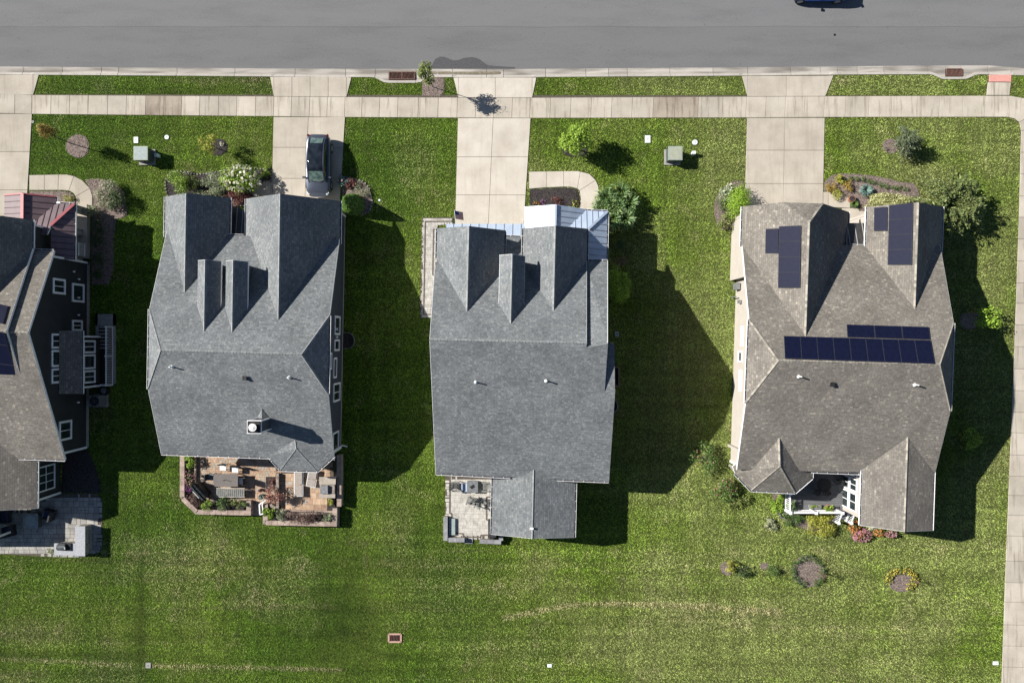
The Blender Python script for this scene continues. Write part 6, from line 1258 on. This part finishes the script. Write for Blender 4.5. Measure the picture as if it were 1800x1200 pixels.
def mulch(pts=None,c=None,r=None,mat='mulchB',edge=None,name='mulch_bed',z=.05,n=28,chips=40):
    if c is not None:
        rx,ry=(r if isinstance(r,tuple) else (r,r)); pts=[(c[0]+rx*math.cos(a)*(1+.05*math.sin(3*a+c[0])),c[1]+ry*math.sin(a)*(1+.04*math.cos(2*a+c[1]))) for a in [2*math.pi*k/n for k in range(n)]]
    P=gp(pts); cx=sum(p[0] for p in P)/len(P);cy=sum(p[1] for p in P)/len(P); mb=MB(); mb.prism(P,-.03,z*.5); q=[(cx+(p[0]-cx)*.9,cy+(p[1]-cy)*.9) for p in P]
    mb.prism(q,0,z); tag(mb.build(name,M[mat],origin=(cx,cy,0)),kind='structure'); EXC.append(P); CHIPS.append((P,'chipB' if mat=='mulchB' else 'chipD',chips,z))
    if edge:
        t=thing('stone_edging',(cx,cy,0),edge,'edging')
        for k,(a,b) in enumerate(zip(P,P[1:]+P[:1])):
            L=math.dist(a,b); m=max(1,int(L/.22))
            for j in range(m): f=(j+.5)/m; s=MB(); s.box((a[0]+(b[0]-a[0])*f,a[1]+(b[1]-a[1])*f,.05),(.15+random.random()*.06,.12,.11),rz=random.random()*3,taper=.7); s.build('edge_stone',M['stone'],t)
CHIPS=[]
def shrub(px,py,r,h,mat,label,n=None,leaf=.09,name='shrub',cat='shrub',group=None,flowers=None,k=14,asp=.6,z0=0,blob=None,branches=True,ry=None,spread=.42):
    """px,py where the middle of the bush shows in the photograph; r radius in photo px, h height m"""
    p=W(px,py,z0+h*.55); rr=r*(CH_-h*.55)/CF; ryy=(ry or r)*(CH_-h*.55)/CF; t=thing(name,(p.x,p.y,z0),label,cat,group); n=n or int(900*max(.35,rr*ryy)*(.09/leaf)**2*1.6)
    c=(p.x,p.y,z0+h*.5); cc=crown(t,c,(rr*1.12,ryy*1.12,h*.52),n,leaf,mat,name='foliage',k=k,asp=asp,zmin=z0+.03,spread=spread)
    if branches: stems(t,(p.x,p.y,z0),[tuple(q) for q in cc[1:8]],r=.02+.01*rr)
    if flowers: bloom(t,(p.x,p.y,z0+h*.5),(rr,ryy,h*.55),flowers[1],flowers[2],flowers[0])
    return t
CH_=53.0
def tree(px,py,h0,h1,r,mat,label,n=1400,leaf=.12,name='young_tree',trunk=.04,k=12,bark='bark',rz=None,asp=.6,lean=(0,0),group=None,ry=None):
    p=W(px,py,0); t=thing(name,p,label,'tree',group); hm=(h0+h1)/2; c=(p.x+lean[0],p.y+lean[1],hm)
    cc=crown(t,c,(r,ry or r,(h1-h0)*.55),n,leaf,mat,k=k,asp=asp)
    mb=MB(); top=Vector(c); mb.tube(p,p+(top-p)*.5,trunk,trunk*.8,n=8,cap=False); mb.tube(p+(top-p)*.5,top+Vector((0,0,(h1-h0)*.2)),trunk*.8,trunk*.3,n=8,cap=False); mb.build('trunk',M[bark],t); stems(t,tuple(p+(top-p)*.62),[tuple(q) for q in cc[1:]],r=trunk*.5,mat=bark); return t
# ---- verge and front lawns
mulch(pts=[(742,138),(770,136.5),(781,137),(781.5,158),(779,166),(774,170),(742,170)],z=.04)
tree(760.5,153.5,1.9,4.1,.74,'olive','young tree in square mulch on the verge by the storm drain',n=650,leaf=.15,trunk=.035,bark='bark2',k=12)
mulch(c=(137,257),r=(20.5,21)); tree(124,252,1.1,3.7,.56,'bron','slim bronze leaved sapling beside the round mulch at far left',n=900,leaf=.10,k=12,lean=(-.15,.05))
mulch(c=(384.5,259),r=(15,15),mat='mulchD'); tree(384,262,.7,2.3,.72,'yell','small yellow leaved sapling with dark mulch ring',n=800,leaf=.09,k=10,lean=(-.1,.0))
shrub(389,253,4,.3,'white','tiny white flowering clump in the dark mulch ring',n=60,leaf=.08,branches=False,name='flower_clump',cat='flowers')
mulch(c=(1011,264),r=(22,13),mat='mulchD'); tree(1011,262,.35,3.4,1.12,'lime','round yellow green tree on the lawn near the curved front walk',n=2600,leaf=.15,k=20,trunk=.06)
mulch(c=(1566,257),r=(16,13))
# conifer
def conifer(px,py,h,r,mat,label,n=2600,leaf=.2,tiers=9):
    p=W(px,py,0); t=thing('conifer',p,label,'tree'); u=RNG.random(n)**.8; z=.15+u*(h-.15); a=np.floor(RNG.random(n)*tiers*2)*(math.pi/tiers)+RNG.normal(size=n)*.10+u*5; rad=r*(1-u*.93)*np.sqrt(RNG.random(n)); C=np.stack([p.x+np.cos(a)*rad,p.y+np.sin(a)*rad,z-.12*rad],1); ax=np.stack([np.cos(a),np.sin(a),np.full(n,.25)],1)+RNG.normal(size=(n,3))*.35; quads('crown',Lf[mat],t,C,RNG.normal(size=(n,3))+np.array([0,0,1.2]),leaf*(.6+.7*RNG.random(n)),.26,axis=ax)
    mb=MB(); mb.tube(p,p+Vector((0,0,h*.95)),.06,.012,n=6); mb.build('trunk',M['bark'],t)
    return t
p=W(1578,256,0); t=thing('conifer',p,'grey green conifer beside round mulch on the corner lawn','tree'); sprays(t,p,(1.45,1.4),2.1,95,38,.18,'conif',asp=.24,rise=1.15); mb=MB(); mb.tube(p,p+Vector((0,0,1.9)),.05,.012,n=6); mb.build('trunk',M['bark'],t)
# big bush at the corner house
p=W(1650,366,0); t=thing('spreading_tree',p,'large spreading arching shrub tree at the front right corner of the brown roofed house','tree'); sprays(t,p,(3.2,3.0),3.0,150,64,.22,'oliveD',asp=.42); mb=MB(); mb.tube(p,p+Vector((0,0,.9)),.12,.07,n=8); mb.build('trunk',M['bark'],t)
# hosta-like giant leaves right of H3 porch
p=W(1080,368,0); t=thing('tall_perennial',p,'tall strap leaved green perennial clump at the end of the curved walk','plant'); [blades(t,p+Vector((math.cos(a)*q,math.sin(a)*q,0)),1.15,1.25,120,.085,'strap') for a,q in ((0,0),(.3,1.0),(1.3,1.1),(2.3,1.0),(3.3,1.05),(4.4,.95),(5.4,1.1))]; crown(t,(p.x,p.y,.75),(1.75,1.75,.6),2600,.13,'green',name='foliage',k=26); bloom(t,(p.x-.1,p.y+1.4,1.0),(.12,.12,.1),5,.12,'yflow'); bloom(t,(p.x+1.2,p.y+.3,.6),(.5,1.6,.3),14,.12,'white')
shrub(1086,497,20,2.2,'limeB','sunlit yellow green bush against the right side of the grey roof',ry=29,n=1500,leaf=.13,k=18); shrub(1090,462,12,1.0,'brown','bare brown twiggy bush above the sunlit side bush',n=400,leaf=.14,asp=.25); shrub(1086,434,12,1.0,'dark','dark bush in shade beside the blue porch roof',n=500)
# ---- H1 front bed
mulch(pts=[(150,316),(172,314),(190,318),(208,328),(219,338),(222,360),(224,378),(214,384),(205,384),(200,420),(200,470),(192,500),(162,500),(160,440),(163,380),(165,350),(158,330)],z=.05)
shrub(184,342,21,1.3,'sage','pale silvery leaved shrub beside the curved walk of the charcoal house',n=1300,leaf=.11,k=16); shrub(200,352,17,1.5,'dark','dark green shrub right of the silvery one',n=900); shrub(160,371,14,.8,'sage','low silvery shrub at the end of the left curved walk',ry=8,n=420,leaf=.10)
for i,(y,r) in enumerate(((398,11),(425,12),(455,12),(480,9))): shrub(172,y,r,.9,'dark',('topmost','second','third','lowest')[i]+' dark shrub in the shaded bed beside the left house porch',n=380,group='shaded shrubs beside the left porch')
mulch(pts=[(52,336),(104,336),(122,338),(131,345),(132,358),(101,358),(99,345),(52,345)],chips=60); shrub(120,350,8,.5,'yell','little yellow green shrub beside the maroon porch roof',n=260,leaf=.07)
mulch(pts=[(112,790),(155,790),(166,815),(176,845),(178,866),(108,866)],mat='mulchD')
# ---- H2 front bed
mulch(pts=[(296,348),(292,335),(291,318),(297,305),(310,301),(328,302),(345,307),(372,305),(392,300),(420,297),(445,296),(477,298),(477,319),(446,321),(444,349),(432,362),(405,362),(402,348)],mat='mulchD',edge='dark stone edging round the planting bed with the cream hydrangea')
shrub(311,322,19,1.4,'lime','rounded yellow green shrub at the left end of the hydrangea bed',n=1500,leaf=.09,k=16); shrub(338,322,12,.8,'olive','small olive shrub right of the rounded yellow green one',n=500,leaf=.08); shrub(329,306,7,.35,'sage','low pale clump at the top of the hydrangea bed',n=160,leaf=.07)
shrub(375,322,24,.9,'grey','wide grey green perennial clump left of the hydrangea',ry=17,n=1500,leaf=.13,asp=.25,k=22); shrub(365,342,28,.6,'sage','low pale groundcover against the small front gable',ry=8,n=700,leaf=.09,k=14)
shrub(424,315,33,1.7,'lime','large hydrangea covered in cream flower heads',ry=24,n=1900,leaf=.14,k=24,flowers=('white',95,.21),name='hydrangea'); shrub(415,346,22,.7,'red','reddish low shrub below the hydrangea',ry=9,n=700,leaf=.09); shrub(467,301,8,.5,'lime','small bright green clump beside the driveway with the dark car',n=240,leaf=.09)
shrub(415,356,10,.4,'rust','rusty flower clump in the narrow front recess',n=200,leaf=.08,name='flower_clump',cat='flowers',branches=False)
# ---- H2 right bed
mulch(pts=[(603,312),(618,313),(640,320),(649,330),(652,345),(655,355),(650,371),(640,377),(625,374),(608,366),(604,350)],edge='pale stone edging round the bed right of the dark car')
shrub(603,318,10,.7,'blue','blue green and pink flowering clump overhanging the driveway edge',n=260,leaf=.12,flowers=('pink',8,.14)); shrub(616,322,11,.6,'red','dark red leaved clump above the evergreen cone',n=360,leaf=.11); shrub(634,333,14,.6,'sage','pale variegated low plant above the evergreen cone',n=520,leaf=.10,asp=.3)
p=W(622,361,0); t=thing('evergreen_cone',p,'dark green cone shaped evergreen by the garage corner','tree'); n=3200; u=RNG.random(n); z=.1+u*2.6; a=RNG.random(n)*2*math.pi; rad=.84*(1-u)**.75*(.80+.22*RNG.random(n))+.05; C=np.stack([p.x+np.cos(a)*rad,p.y+np.sin(a)*rad,z],1); nn=np.stack([np.cos(a),np.sin(a),np.full(n,.5)],1)+RNG.normal(size=(n,3))*.4; quads('foliage',Lf['leafE'],t,C,nn,.16*(.6+.8*RNG.random(n)),.6)
mb=MB(); mb.tube(p,p+Vector((0,0,2.3)),.55,.03,n=14); mb.build('dark_core',M['bark'],t)  # solid dark core standing in for the shade inside the foliage
# ---- H3 front bed
mulch(pts=[(931,333),(996,330),(1009,331.5),(1017,338),(1019,350),(1018,362),(931,362)],mat='mulchD',chips=70)
for x,y,m,lab in ((943,357,'oran','orange bedding flowers at the left of the dark front bed'),(1010,357,'yflow','yellow bedding flowers at the right of the dark front bed')): shrub(x,y,6,.3,'green',lab,n=90,leaf=.06,flowers=(m,10,.10),name='flower_clump',cat='flowers',branches=False)
shrub(978,353,12,.5,'red','rusty red ornamental tuft in the dark front bed',n=260,leaf=.13,asp=.2,ry=7); shrub(955,357,6,.25,'purp','small purple clump in the dark front bed',n=80,leaf=.06,branches=False)
# ---- H4 left bed
mulch(pts=[(1307,319),(1290,318),(1275,326),(1262,340),(1255,358),(1256,380),(1262,398),(1270,404),(1297,404),(1300,372),(1311,372)])
shrub(1297,354,19,1.5,'limeB','bright green ball shaped evergreen at the driveway edge',n=3600,leaf=.085,k=5,spread=.85); shrub(1271,359,11,.8,'green','small mid green shrub left of the bright green ball',n=500,leaf=.07); shrub(1279,337,16,.9,'grey','leafy pale hydrangea above the bright green ball',n=520,leaf=.16,k=12,flowers=('white',4,.16)); shrub(1284,391,16,1.1,'olive','olive green shrub below the bright green ball',n=800,leaf=.12,k=12)
# ---- H4 front bed
mulch(pts=[(1448,336),(1449,320),(1460,309),(1475,305),(1505,306),(1535,309),(1560,314),(1585,321),(1606,322),(1614,335),(1618,355),(1612,364),(1526,364),(1526,392),(1512,378),(1512,362),(1495,347),(1470,336)])
for x,y,r,m,lab in ((1462,327,8.5,'gold','golden leaved small shrub at the left of the long front bed'),(1491,326,10,'gold','second golden small shrub in the long front bed, right one'),(1474,312,6.5,'yell','small yellow green clump at the top of the long front bed'),(1478,320,4,'yell','tiny yellow green clump between the two golden shrubs'),(1472,342,9,'yell','yellow green shrub spilling over the short front walk')): shrub(x,y,r,.6,m,lab,n=420,leaf=.07)
for i,(x,y) in enumerate([(1484,315),(1495,313.5),(1507,314),(1518,315),(1527,318),(1537,320),(1549,324),(1559,328),(1572,330),(1582,331),(1592,332)]): shrub(x,y,4.6,.35,'green','small green plant in the long front bed row, '+('leftmost','second','third','fourth','fifth','sixth','seventh','eighth','ninth','tenth','rightmost')[i]+' from the left' if 0<i<10 else 'small green plant at the '+('left' if i==0 else 'right')+' end of the long front bed row',n=120,leaf=.06,group='row of small green plants in the long front bed',branches=False,name='bedding_plant',cat='plant')
p=W(1519,336,0); t=thing('blue_spruce',p,'small blue green dwarf spruce in the long front bed','shrub'); blades(t,p,.62,.5,150,.07,'blue'); 
shrub(1566,350,42,.7,'cream','long pale variegated low hedge below the green bedding row',ry=10,n=2300,leaf=.11,k=40,spread=.3,name='low_hedge',cat='hedge'); shrub(1534,362,12,.5,'cream','pale variegated clump beside the porch recess',n=420,leaf=.10)
def pot(px,py,r,h,label,mat,plantm,pn=90,ph=.4,z0=0,cat='potted plant',pr=None):
    p=W(px,py,z0); t=thing('potted_plant',p,label,cat); mb=MB(); mb.tube(p,p+Vector((0,0,h)),r*.75,r,n=18); mb.build('pot',mat,t); mb=MB(); mb.tube(p+Vector((0,0,h)),p+Vector((0,0,h+.01)),r*.85,n=18); mb.build('soil',M['mulchD'],t)
    if plantm: crown(t,(p.x,p.y,z0+h+ph*.4),((pr or r)*1.1,(pr or r)*1.1,ph*.5),pn,.10,plantm,name='foliage',k=6)
M['terra']=nmat('terracotta',(.30,.13,.08),(.38,.18,.12),5,.8); M['bluepot']=nmat('blue_glaze',(.10,.18,.22),(.18,.27,.32),5,.3)
pot(1493.5,351,.26,.4,'empty terracotta pot on the short front walk',M['terra'],None); p=W(1499.5,359,0); t=thing('agave',p,'dark rosette plant below the terracotta pot','plant'); blades(t,p,.42,.35,60,.07,'green')
p=W(1502,389,.1); t=thing('porch_fern',p,'spiky fern on the pale porch floor of the corner house','plant'); blades(t,p,.42,.35,46,.06,'green')
# porch floor of H4
mb=MB(); mb.prism(gp([(1489,372),(1522,372),(1522,440),(1489,440)]),0,.13); tag(mb.build('porch_floor',M['conc']),kind='structure')
# ---- H4 right side
mulch(c=(1704,562),r=(18,17)); shrub(1702,545,16,.4,'green','shaded yellow flower clump on round mulch right of the corner house',ry=5,n=260,leaf=.08,flowers=('yflow',22,.08),name='flower_clump',cat='flowers'); shrub(1737,558,20,2.1,'limeB','light green young shrub half in sun at the right lawn',n=420,leaf=.16,k=9,ry=20)
shrub(1697,772,14,.45,'green','shaded yellow flower clump by the lower right roof edge',n=300,leaf=.08,flowers=('yflow',34,.08),name='flower_clump',cat='flowers',ry=17); shrub(1710,770,16,1.3,'lime','grey green leafy shrub beside the shaded yellow flowers',n=420,leaf=.14)
# ---- H4 rear left roses
shrub(1238,806,24,1.2,'green','loose rose bush with rusty blooms near the house shadow tip',n=620,leaf=.13,k=12,flowers=('rust',22,.12),name='rose_bush'); shrub(1273,856,22,1.0,'green','rose bush with rusty blooms left of the deck wing, the lower one',n=560,leaf=.13,k=12,flowers=('rust',34,.12),name='rose_bush'); shrub(1297,880,20,.5,'olive','low sprawling green plant below the rusty rose bushes',n=420,leaf=.12,ry=14)
# ---- deck bed
mulch(pts=[(1357,868),(1382,868),(1382,897),(1465,901),(1465,925),(1445,935),(1420,931),(1395,922),(1372,910),(1360,893)])
shrub(1368,886,12,1.0,'lime','bright lime upright shrub left of the white deck railing',ry=19,n=620,leaf=.14,k=12); shrub(1390,911,14,.8,'green','round mid green shrub below the left deck railing',n=900,leaf=.07,k=14); shrub(1411,909,10,.7,'green','smaller round green shrub right of the rounder one below the deck',n=460,leaf=.08); shrub(1444,917,23,1.1,'yell','arching yellow green grassy shrub beside the deck steps',n=1300,leaf=.20,asp=.22,k=16); shrub(1357,922,12,.4,'sage','pale loose plant at the left tip of the deck bed',n=260,leaf=.12)
pot(1373,902,.27,.4,'blue glazed pot at the deck corner',M['bluepot'],'sage',60,.2); pot(1455,891,.26,.32,'terracotta pot with trailing lime plant on the deck rail corner',M['terra'],'lime',130,.4,z0=.62,pr=.36); shrub(1392,886,9,.7,'strap','leafy green plant behind the left end of the deck railing',n=200,leaf=.16,z0=.62)
t=thing('planter_box',W(1433,889,.62),'long planter box with small plants along the deck railing','planter'); mb=MB(); gbox(mb,1423,887,1444,893.5,.62,.85); mb.build('box',M['greyp'],t); p=W(1432,890,.95); crown(t,(p.x,p.y,.92),(.35,.12,.12),90,.08,'lime',name='foliage',k=5)
p=W(1497,856,.62); t=thing('rail_plant',p,'yellow green potted plant beside the sunroom glass','plant'); crown(t,(p.x,p.y,1.15),(.16,.3,.2),120,.09,'yell',name='foliage',k=5)
for x,y,rx,ry,m,lab in ((1501,925,12,11,'oran','orange flower mound at the sunroom corner'),(1514,940,18,12,'pink','large pink and orange flower mound below the sunroom corner'),(1545,936,11,7,'oran','orange flower mound along the sunroom wall, middle one'),(1566,938,11,6,'pink','pink flower mound at the right end along the sunroom wall')): shrub(x,y,rx,.55,'green',lab,ry=ry,n=420,leaf=.07,flowers=(m,int(rx*ry*.9),.10),name='flower_mound',cat='flowers'); 
bloom(bpy.data.objects['flower_mound.001'],(W(1508,938,.3).x,W(1508,938,.3).y,.3),(.5,.4,.3),50,.1,'oran')
shrub(1531,929,7,.5,'white','white flowering clump between the two flower mounds',n=90,leaf=.10,name='flower_clump',cat='flowers',branches=False)
# ---- back lawn circles
mulch(c=(1278,998),r=(12,12)); shrub(1287,996,10,.9,'yell','small yellow green shrub on the leftmost back lawn mulch circle',n=340,leaf=.09); shrub(1306,1004,12,.9,'dark','dark loose shrub right of the leftmost mulch circle',n=220,leaf=.11,ry=10)
mulch(c=(1344,994),r=(8,6)); shrub(1357,1002,11,.8,'green','small spiky green shrub between the two mulch circles',n=340,leaf=.13,asp=.25)
mulch(c=(1421,1003),r=(30,27))
for k in range(15):
    a=2*math.pi*k/15+.2; 
    if 1.2<a<1.5: continue
    shrub(1421+27*math.cos(a),1003+24*math.sin(a),6.2,.45,'green','small olive shrub on the large mulch circle ring, at %s o clock'%['three','half past two','two','half past one','half past twelve','twelve','eleven','ten','nine','eight','half past seven','half past six','six','five','four'][k],n=130,leaf=.07,group='ring of small shrubs round the large mulch circle',branches=False)
tree(1434,1002,.5,1.7,.28,'brown','leafless brown sapling in the middle of the large mulch circle',n=110,leaf=.12,trunk=.02,k=7,asp=.2)
mulch(c=(1585,1021),r=(25,18))
for k in range(13):
    a=math.pi*(.95+1.35*k/12)
    shrub(1585+23*math.cos(a),1018+16*math.sin(a),6.5,.3,'olive','yellow flower clump %s along the arc round the right back mulch circle'%['first','second','third','fourth','fifth','sixth','seventh','eighth','ninth','tenth','eleventh','twelfth','thirteenth'][k],n=90,leaf=.07,flowers=('yflow',14,.09),name='flower_clump',cat='flowers',group='yellow flowers ringing the right mulch circle',branches=False)
tree(1600,1016,.4,1.6,.12,'brown','thin staked sapling among the yellow flowers',n=30,leaf=.08,trunk=.015,k=4)
# ---- H2 patio planting
shrub(334,809,9,.8,'lime','lime green shrub in the top left planter of the brick patio',z0=.4,ry=12,n=420,leaf=.10); shrub(333,840,9,.5,'green','pink and white flowers in the left patio planter',z0=.4,ry=15,n=300,leaf=.07,flowers=('pink',46,.10),name='flower_mound',cat='flowers'); shrub(330,859,7,.4,'purp','purple flower clump in the left patio planter',z0=.4,n=160,leaf=.09,name='flower_clump',cat='flowers'); shrub(341,880,14,.5,'brown','dry brown grassy plant in the lower left patio planter',z0=.4,ry=12,n=420,leaf=.16,asp=.15)
for x,y,r,m,lab in ((363,887,9,'lime','pale lime shrub in the bottom planter beside the grill'),(391,885,11,'green','round green shrub in the bottom patio planter'),(417,885,8,'olive','small loose shrub in the bottom patio planter, right of the round one'),(430,886,4,'green','tiny green plant at the right end of the bottom planter'),(473,901,11,'lime','green shrub at the patio steps corner'),(493,906,9,'grey','grey low plant in the lower right patio planter'),(576,909,8,'grey','grey low plant at the right end of the patio planter'),(579,881,6,'yell','bright yellow green plant below the stone fireplace')): shrub(x,y,r,.7,m,lab,z0=.42,n=int(30*r),leaf=.09)
shrub(530,908,27,.9,'brown','wide brown twiggy shrub in the lower right patio planter',z0=.42,ry=12,n=900,leaf=.13,asp=.25,k=22); shrub(482,868,15,1.6,'rust','rusty leaved small tree in the middle of the patio',z0=.32,n=620,leaf=.11,k=12,name='patio_tree',cat='tree'); shrub(478,845,6,.4,'red','red leaved plant in the square tree pit',z0=.36,n=140,leaf=.09); pot(462,871,.2,.35,'small green pot left of the patio tree',M['tside'],'blue',50,.2,z0=.32); pot(460,860,.14,.25,'small terracotta pot above the green one',M['terra'],'red',40,.2,z0=.32); shrub(590,812,5,.6,'dark','dark shrub squeezed between bay and patio wall',z0=.3,ry=14,n=260,leaf=.09)
shrub(91,969,8,.5,'sage','loose flowering plant at the left end of the outdoor kitchen',n=170,leaf=.10)
# ---------------------------------------------------------------- grass blades and mulch chips (real geometry, joined)
def scatter(name,P,mats,length,width,tilt,parent=None,flat=False):
    n=len(P); az=RNG.random(n)*2*math.pi; ti=tilt[0]+(tilt[1]-tilt[0])*RNG.random(n); L=length[0]+(length[1]-length[0])*RNG.random(n); w_=width[0]+(width[1]-width[0])*RNG.random(n)
    d=np.stack([np.cos(az)*np.sin(ti),np.sin(az)*np.sin(ti),np.cos(ti)],1); s=np.stack([-np.sin(az),np.cos(az),np.zeros(n)],1); V=np.empty((n,3,3),dtype=np.float32); V[:,0]=P+s*w_[:,None]/2; V[:,1]=P-s*w_[:,None]/2; V[:,2]=P+d*L[:,None]
    me=bpy.data.meshes.new(name); me.vertices.add(3*n); me.vertices.foreach_set('co',V.ravel()); me.loops.add(3*n); me.loops.foreach_set('vertex_index',np.arange(3*n,dtype=np.int32)); me.polygons.add(n); me.polygons.foreach_set('loop_start',np.arange(0,3*n,3,dtype=np.int32)); me.materials.append(mats); me.update(calc_edges=True)
    o=bpy.data.objects.new(name,me); COL.objects.link(o); return tag(o,kind='stuff')
def inpoly(P,poly):
    poly=np.array(poly); x0,y0=poly.min(0);x1,y1=poly.max(0); c=np.zeros(len(P),bool); m=np.where((P[:,0]>=x0)&(P[:,0]<=x1)&(P[:,1]>=y0)&(P[:,1]<=y1))[0]; Q=P[m]; r=np.zeros(len(m),bool); n=len(poly)
    for i in range(n):
        ax,ay=poly[i];bx,by=poly[(i+1)%n]
        if ay==by: continue
        k=((ay>Q[:,1])!=(by>Q[:,1]))&(Q[:,0]<(bx-ax)*(Q[:,1]-ay)/(by-ay)+ax); r^=k
    c[m]=r; return c
class VN:   # smooth value noise on numpy arrays
    def __init__(s,seed): s.t=np.random.default_rng(seed).random((256,256))
    def __call__(s,x,y):
        xi=np.floor(x).astype(int);yi=np.floor(y).astype(int);fx=x-xi;fy=y-yi;fx=fx*fx*(3-2*fx);fy=fy*fy*(3-2*fy); g=lambda a,b:s.t[a%256,b%256]
        return (g(xi,yi)*(1-fx)+g(xi+1,yi)*fx)*(1-fy)+(g(xi,yi+1)*(1-fx)+g(xi+1,yi+1)*fx)*fy
def fbm(x,y,f,seed,oc=4):
    v=0;a=.5;tt=0
    for k in range(oc): c,s_=math.cos(k*1.1+.4),math.sin(k*1.1+.4); v=v+a*VN(seed+k)((x*c-y*s_)*f+37.1*k+500,(x*s_+y*c)*f+11.7*k+500); tt+=a; a*=.5; f*=2.03
    return v/tt
NG=2300000
P=np.stack([RNG.random(NG)*84-42,RNG.random(NG)*56-32.5],1); P=P[P[:,1]<21.3]
P=P[RNG.random(len(P))<np.clip(.25+1.5*(fbm(P[:,0],P[:,1],4.2,60,3)-.2),.15,1)]
out=np.zeros(len(P),bool)
for e in EXC: out|=inpoly(P,e)
P=P[~out]; X,Y=P[:,0],P[:,1]; PX=X*CF/CH+900; PY=600-Y*CF/CH
dry=np.clip((fbm(X,Y,.16,5,6)-.58)*2.8,0,.3)+np.clip((fbm(X,Y,1.1,15,4)-.62)*2.2,0,.3); lush=1+.55*(fbm(X,Y,.45,25,5)-.5)+.35*(fbm(X,Y,.09,35,3)-.5)
def gauss(cx,cy,rx,ry,d=0,l=0):
    global dry,lush
    e=np.exp(-(((PX-cx)/rx)**2+((PY-cy)/ry)**2)**1.5)*(.4+1.2*fbm(X,Y,1.6,80,4)); dry=dry+d*e; lush=lush+l*e
for a in ((400,140,120,8,.55,-.15),(1483,142,16,7,.6,0),(70,1112,75,28,.5,-.1),(35,1190,55,14,.5,0),(430,1055,40,16,.45,-.15),(335,975,160,45,.12,.12),(245,1085,14,110,-.2,-.38),(590,1010,60,60,-.2,-.28),(630,1110,90,75,-.2,-.35),(540,1130,160,60,-.15,-.22),(700,930,30,60,.35,.0),(765,1040,90,70,.22,.05),(1040,1130,220,60,.15,.0),(1250,1075,110,25,.35,.08),(1330,1095,60,22,.4,0),(1340,1092,18,22,-.5,-.4),(730,290,40,60,.25,.2),(640,350,30,40,.1,.2),(1120,235,60,20,.1,.1),(1240,290,30,60,.05,.1),(120,1060,110,40,-.1,.10),(900,1150,140,40,.15,.0),(1600,1110,140,60,.15,.05),(1670,1150,60,50,-.1,-.2),(1400,950,120,12,-.2,-.2),(1130,1000,140,40,.0,.14),(180,960,30,60,.1,-.1),(1480,900,30,10,-.2,-.2),(290,230,180,20,-.1,.05),(700,220,100,12,-.1,-.1)): gauss(*a)
def line(pts,w_,d,l=0):
    global dry,lush
    D=np.full(len(PX),1e9)
    for (ax,ay),(bx,by) in zip(pts,pts[1:]):
        vx,vy=bx-ax,by-ay; t=np.clip(((PX-ax)*vx+(PY-ay)*vy)/(vx*vx+vy*vy),0,1); D=np.minimum(D,np.hypot(PX-ax-t*vx,PY-ay-t*vy))
    e=np.exp(-(D/w_)**2)*(.2+1.5*fbm(X,Y,1.3,90,3)); dry=dry+d*e; lush=lush+l*e
line([(885,1085),(930,1076),(1000,1063),(1080,1060),(1150,1062),(1250,1066),(1360,1075)],5,1.0,.25); line([(268,1169),(420,1172),(600,1176)],4.5,1.0,.2); line([(0,1157),(110,1161),(225,1168)],4.5,.8,.15); line([(560,960),(600,1050),(700,1060)],2.5,.1); line([(640,960),(650,1060)],5,.25,.1); line([(0,1150),(240,1152)],10,-.2,-.3)
line([(250,900),(247,1170)],5,-.1,-.3); line([(640,1050),(640,1140),(800,1168)],4,-.1,-.22)
for x in (697,716,738,760): line([(x,215),(x-3,380)],1.4,.12,.18)
# mowing: stripes up-down between the houses, left-right behind them
back=1/(1+np.exp(-(PY-935)/8)); st1=np.sign(np.sin(X*2*math.pi/1.35+.5*fbm(X,Y,.3,44,2)))*.055; st2=np.sin(Y*2*math.pi/1.25+3.0*fbm(X,Y*3,.08,45,3))*.085+(fbm(X*.12,Y*3.2,1,46,3)-.5)*.35; lush=lush+st1*(1-back)+st2*back
dry=dry+np.clip((fbm(X*.1,Y*2.6,1,47,4)-.62)*1.4,0,.25)*back
front=(PY<300); lush=np.where(front,lush+(fbm(X*.15,Y*3,1,48,3)-.5)*.35,lush)
P=np.concatenate([P,np.zeros((len(P),1))-.005],1)
go=scatter('grass',P,M['blade'],(.06,.13),(.022,.05),(.4,1.2))
for nm,arr in (('dry',np.clip(dry,0,.9)),('lush',np.clip(lush,.35,1.7))):
    at=go.data.attributes.new(nm,'FLOAT','FACE'); at.data.foreach_set('value',arr.astype(np.float32))
for mt in ('chipB','chipD'):
    A=[]
    for poly,m,cn,z in CHIPS:
        if m!=mt: continue
        q=np.array(poly); x0,y0=q.min(0);x1,y1=q.max(0); n=int((x1-x0)*(y1-y0)*cn*3); Q=np.stack([x0+RNG.random(n)*(x1-x0),y0+RNG.random(n)*(y1-y0)],1); Q=Q[inpoly(Q,poly)]; A.append(np.concatenate([Q,np.full((len(Q),1),z)],1))
    if A: scatter('mulch_chips',np.concatenate(A),M[mt],(.05,.12),(.03,.06),(1.2,1.6))
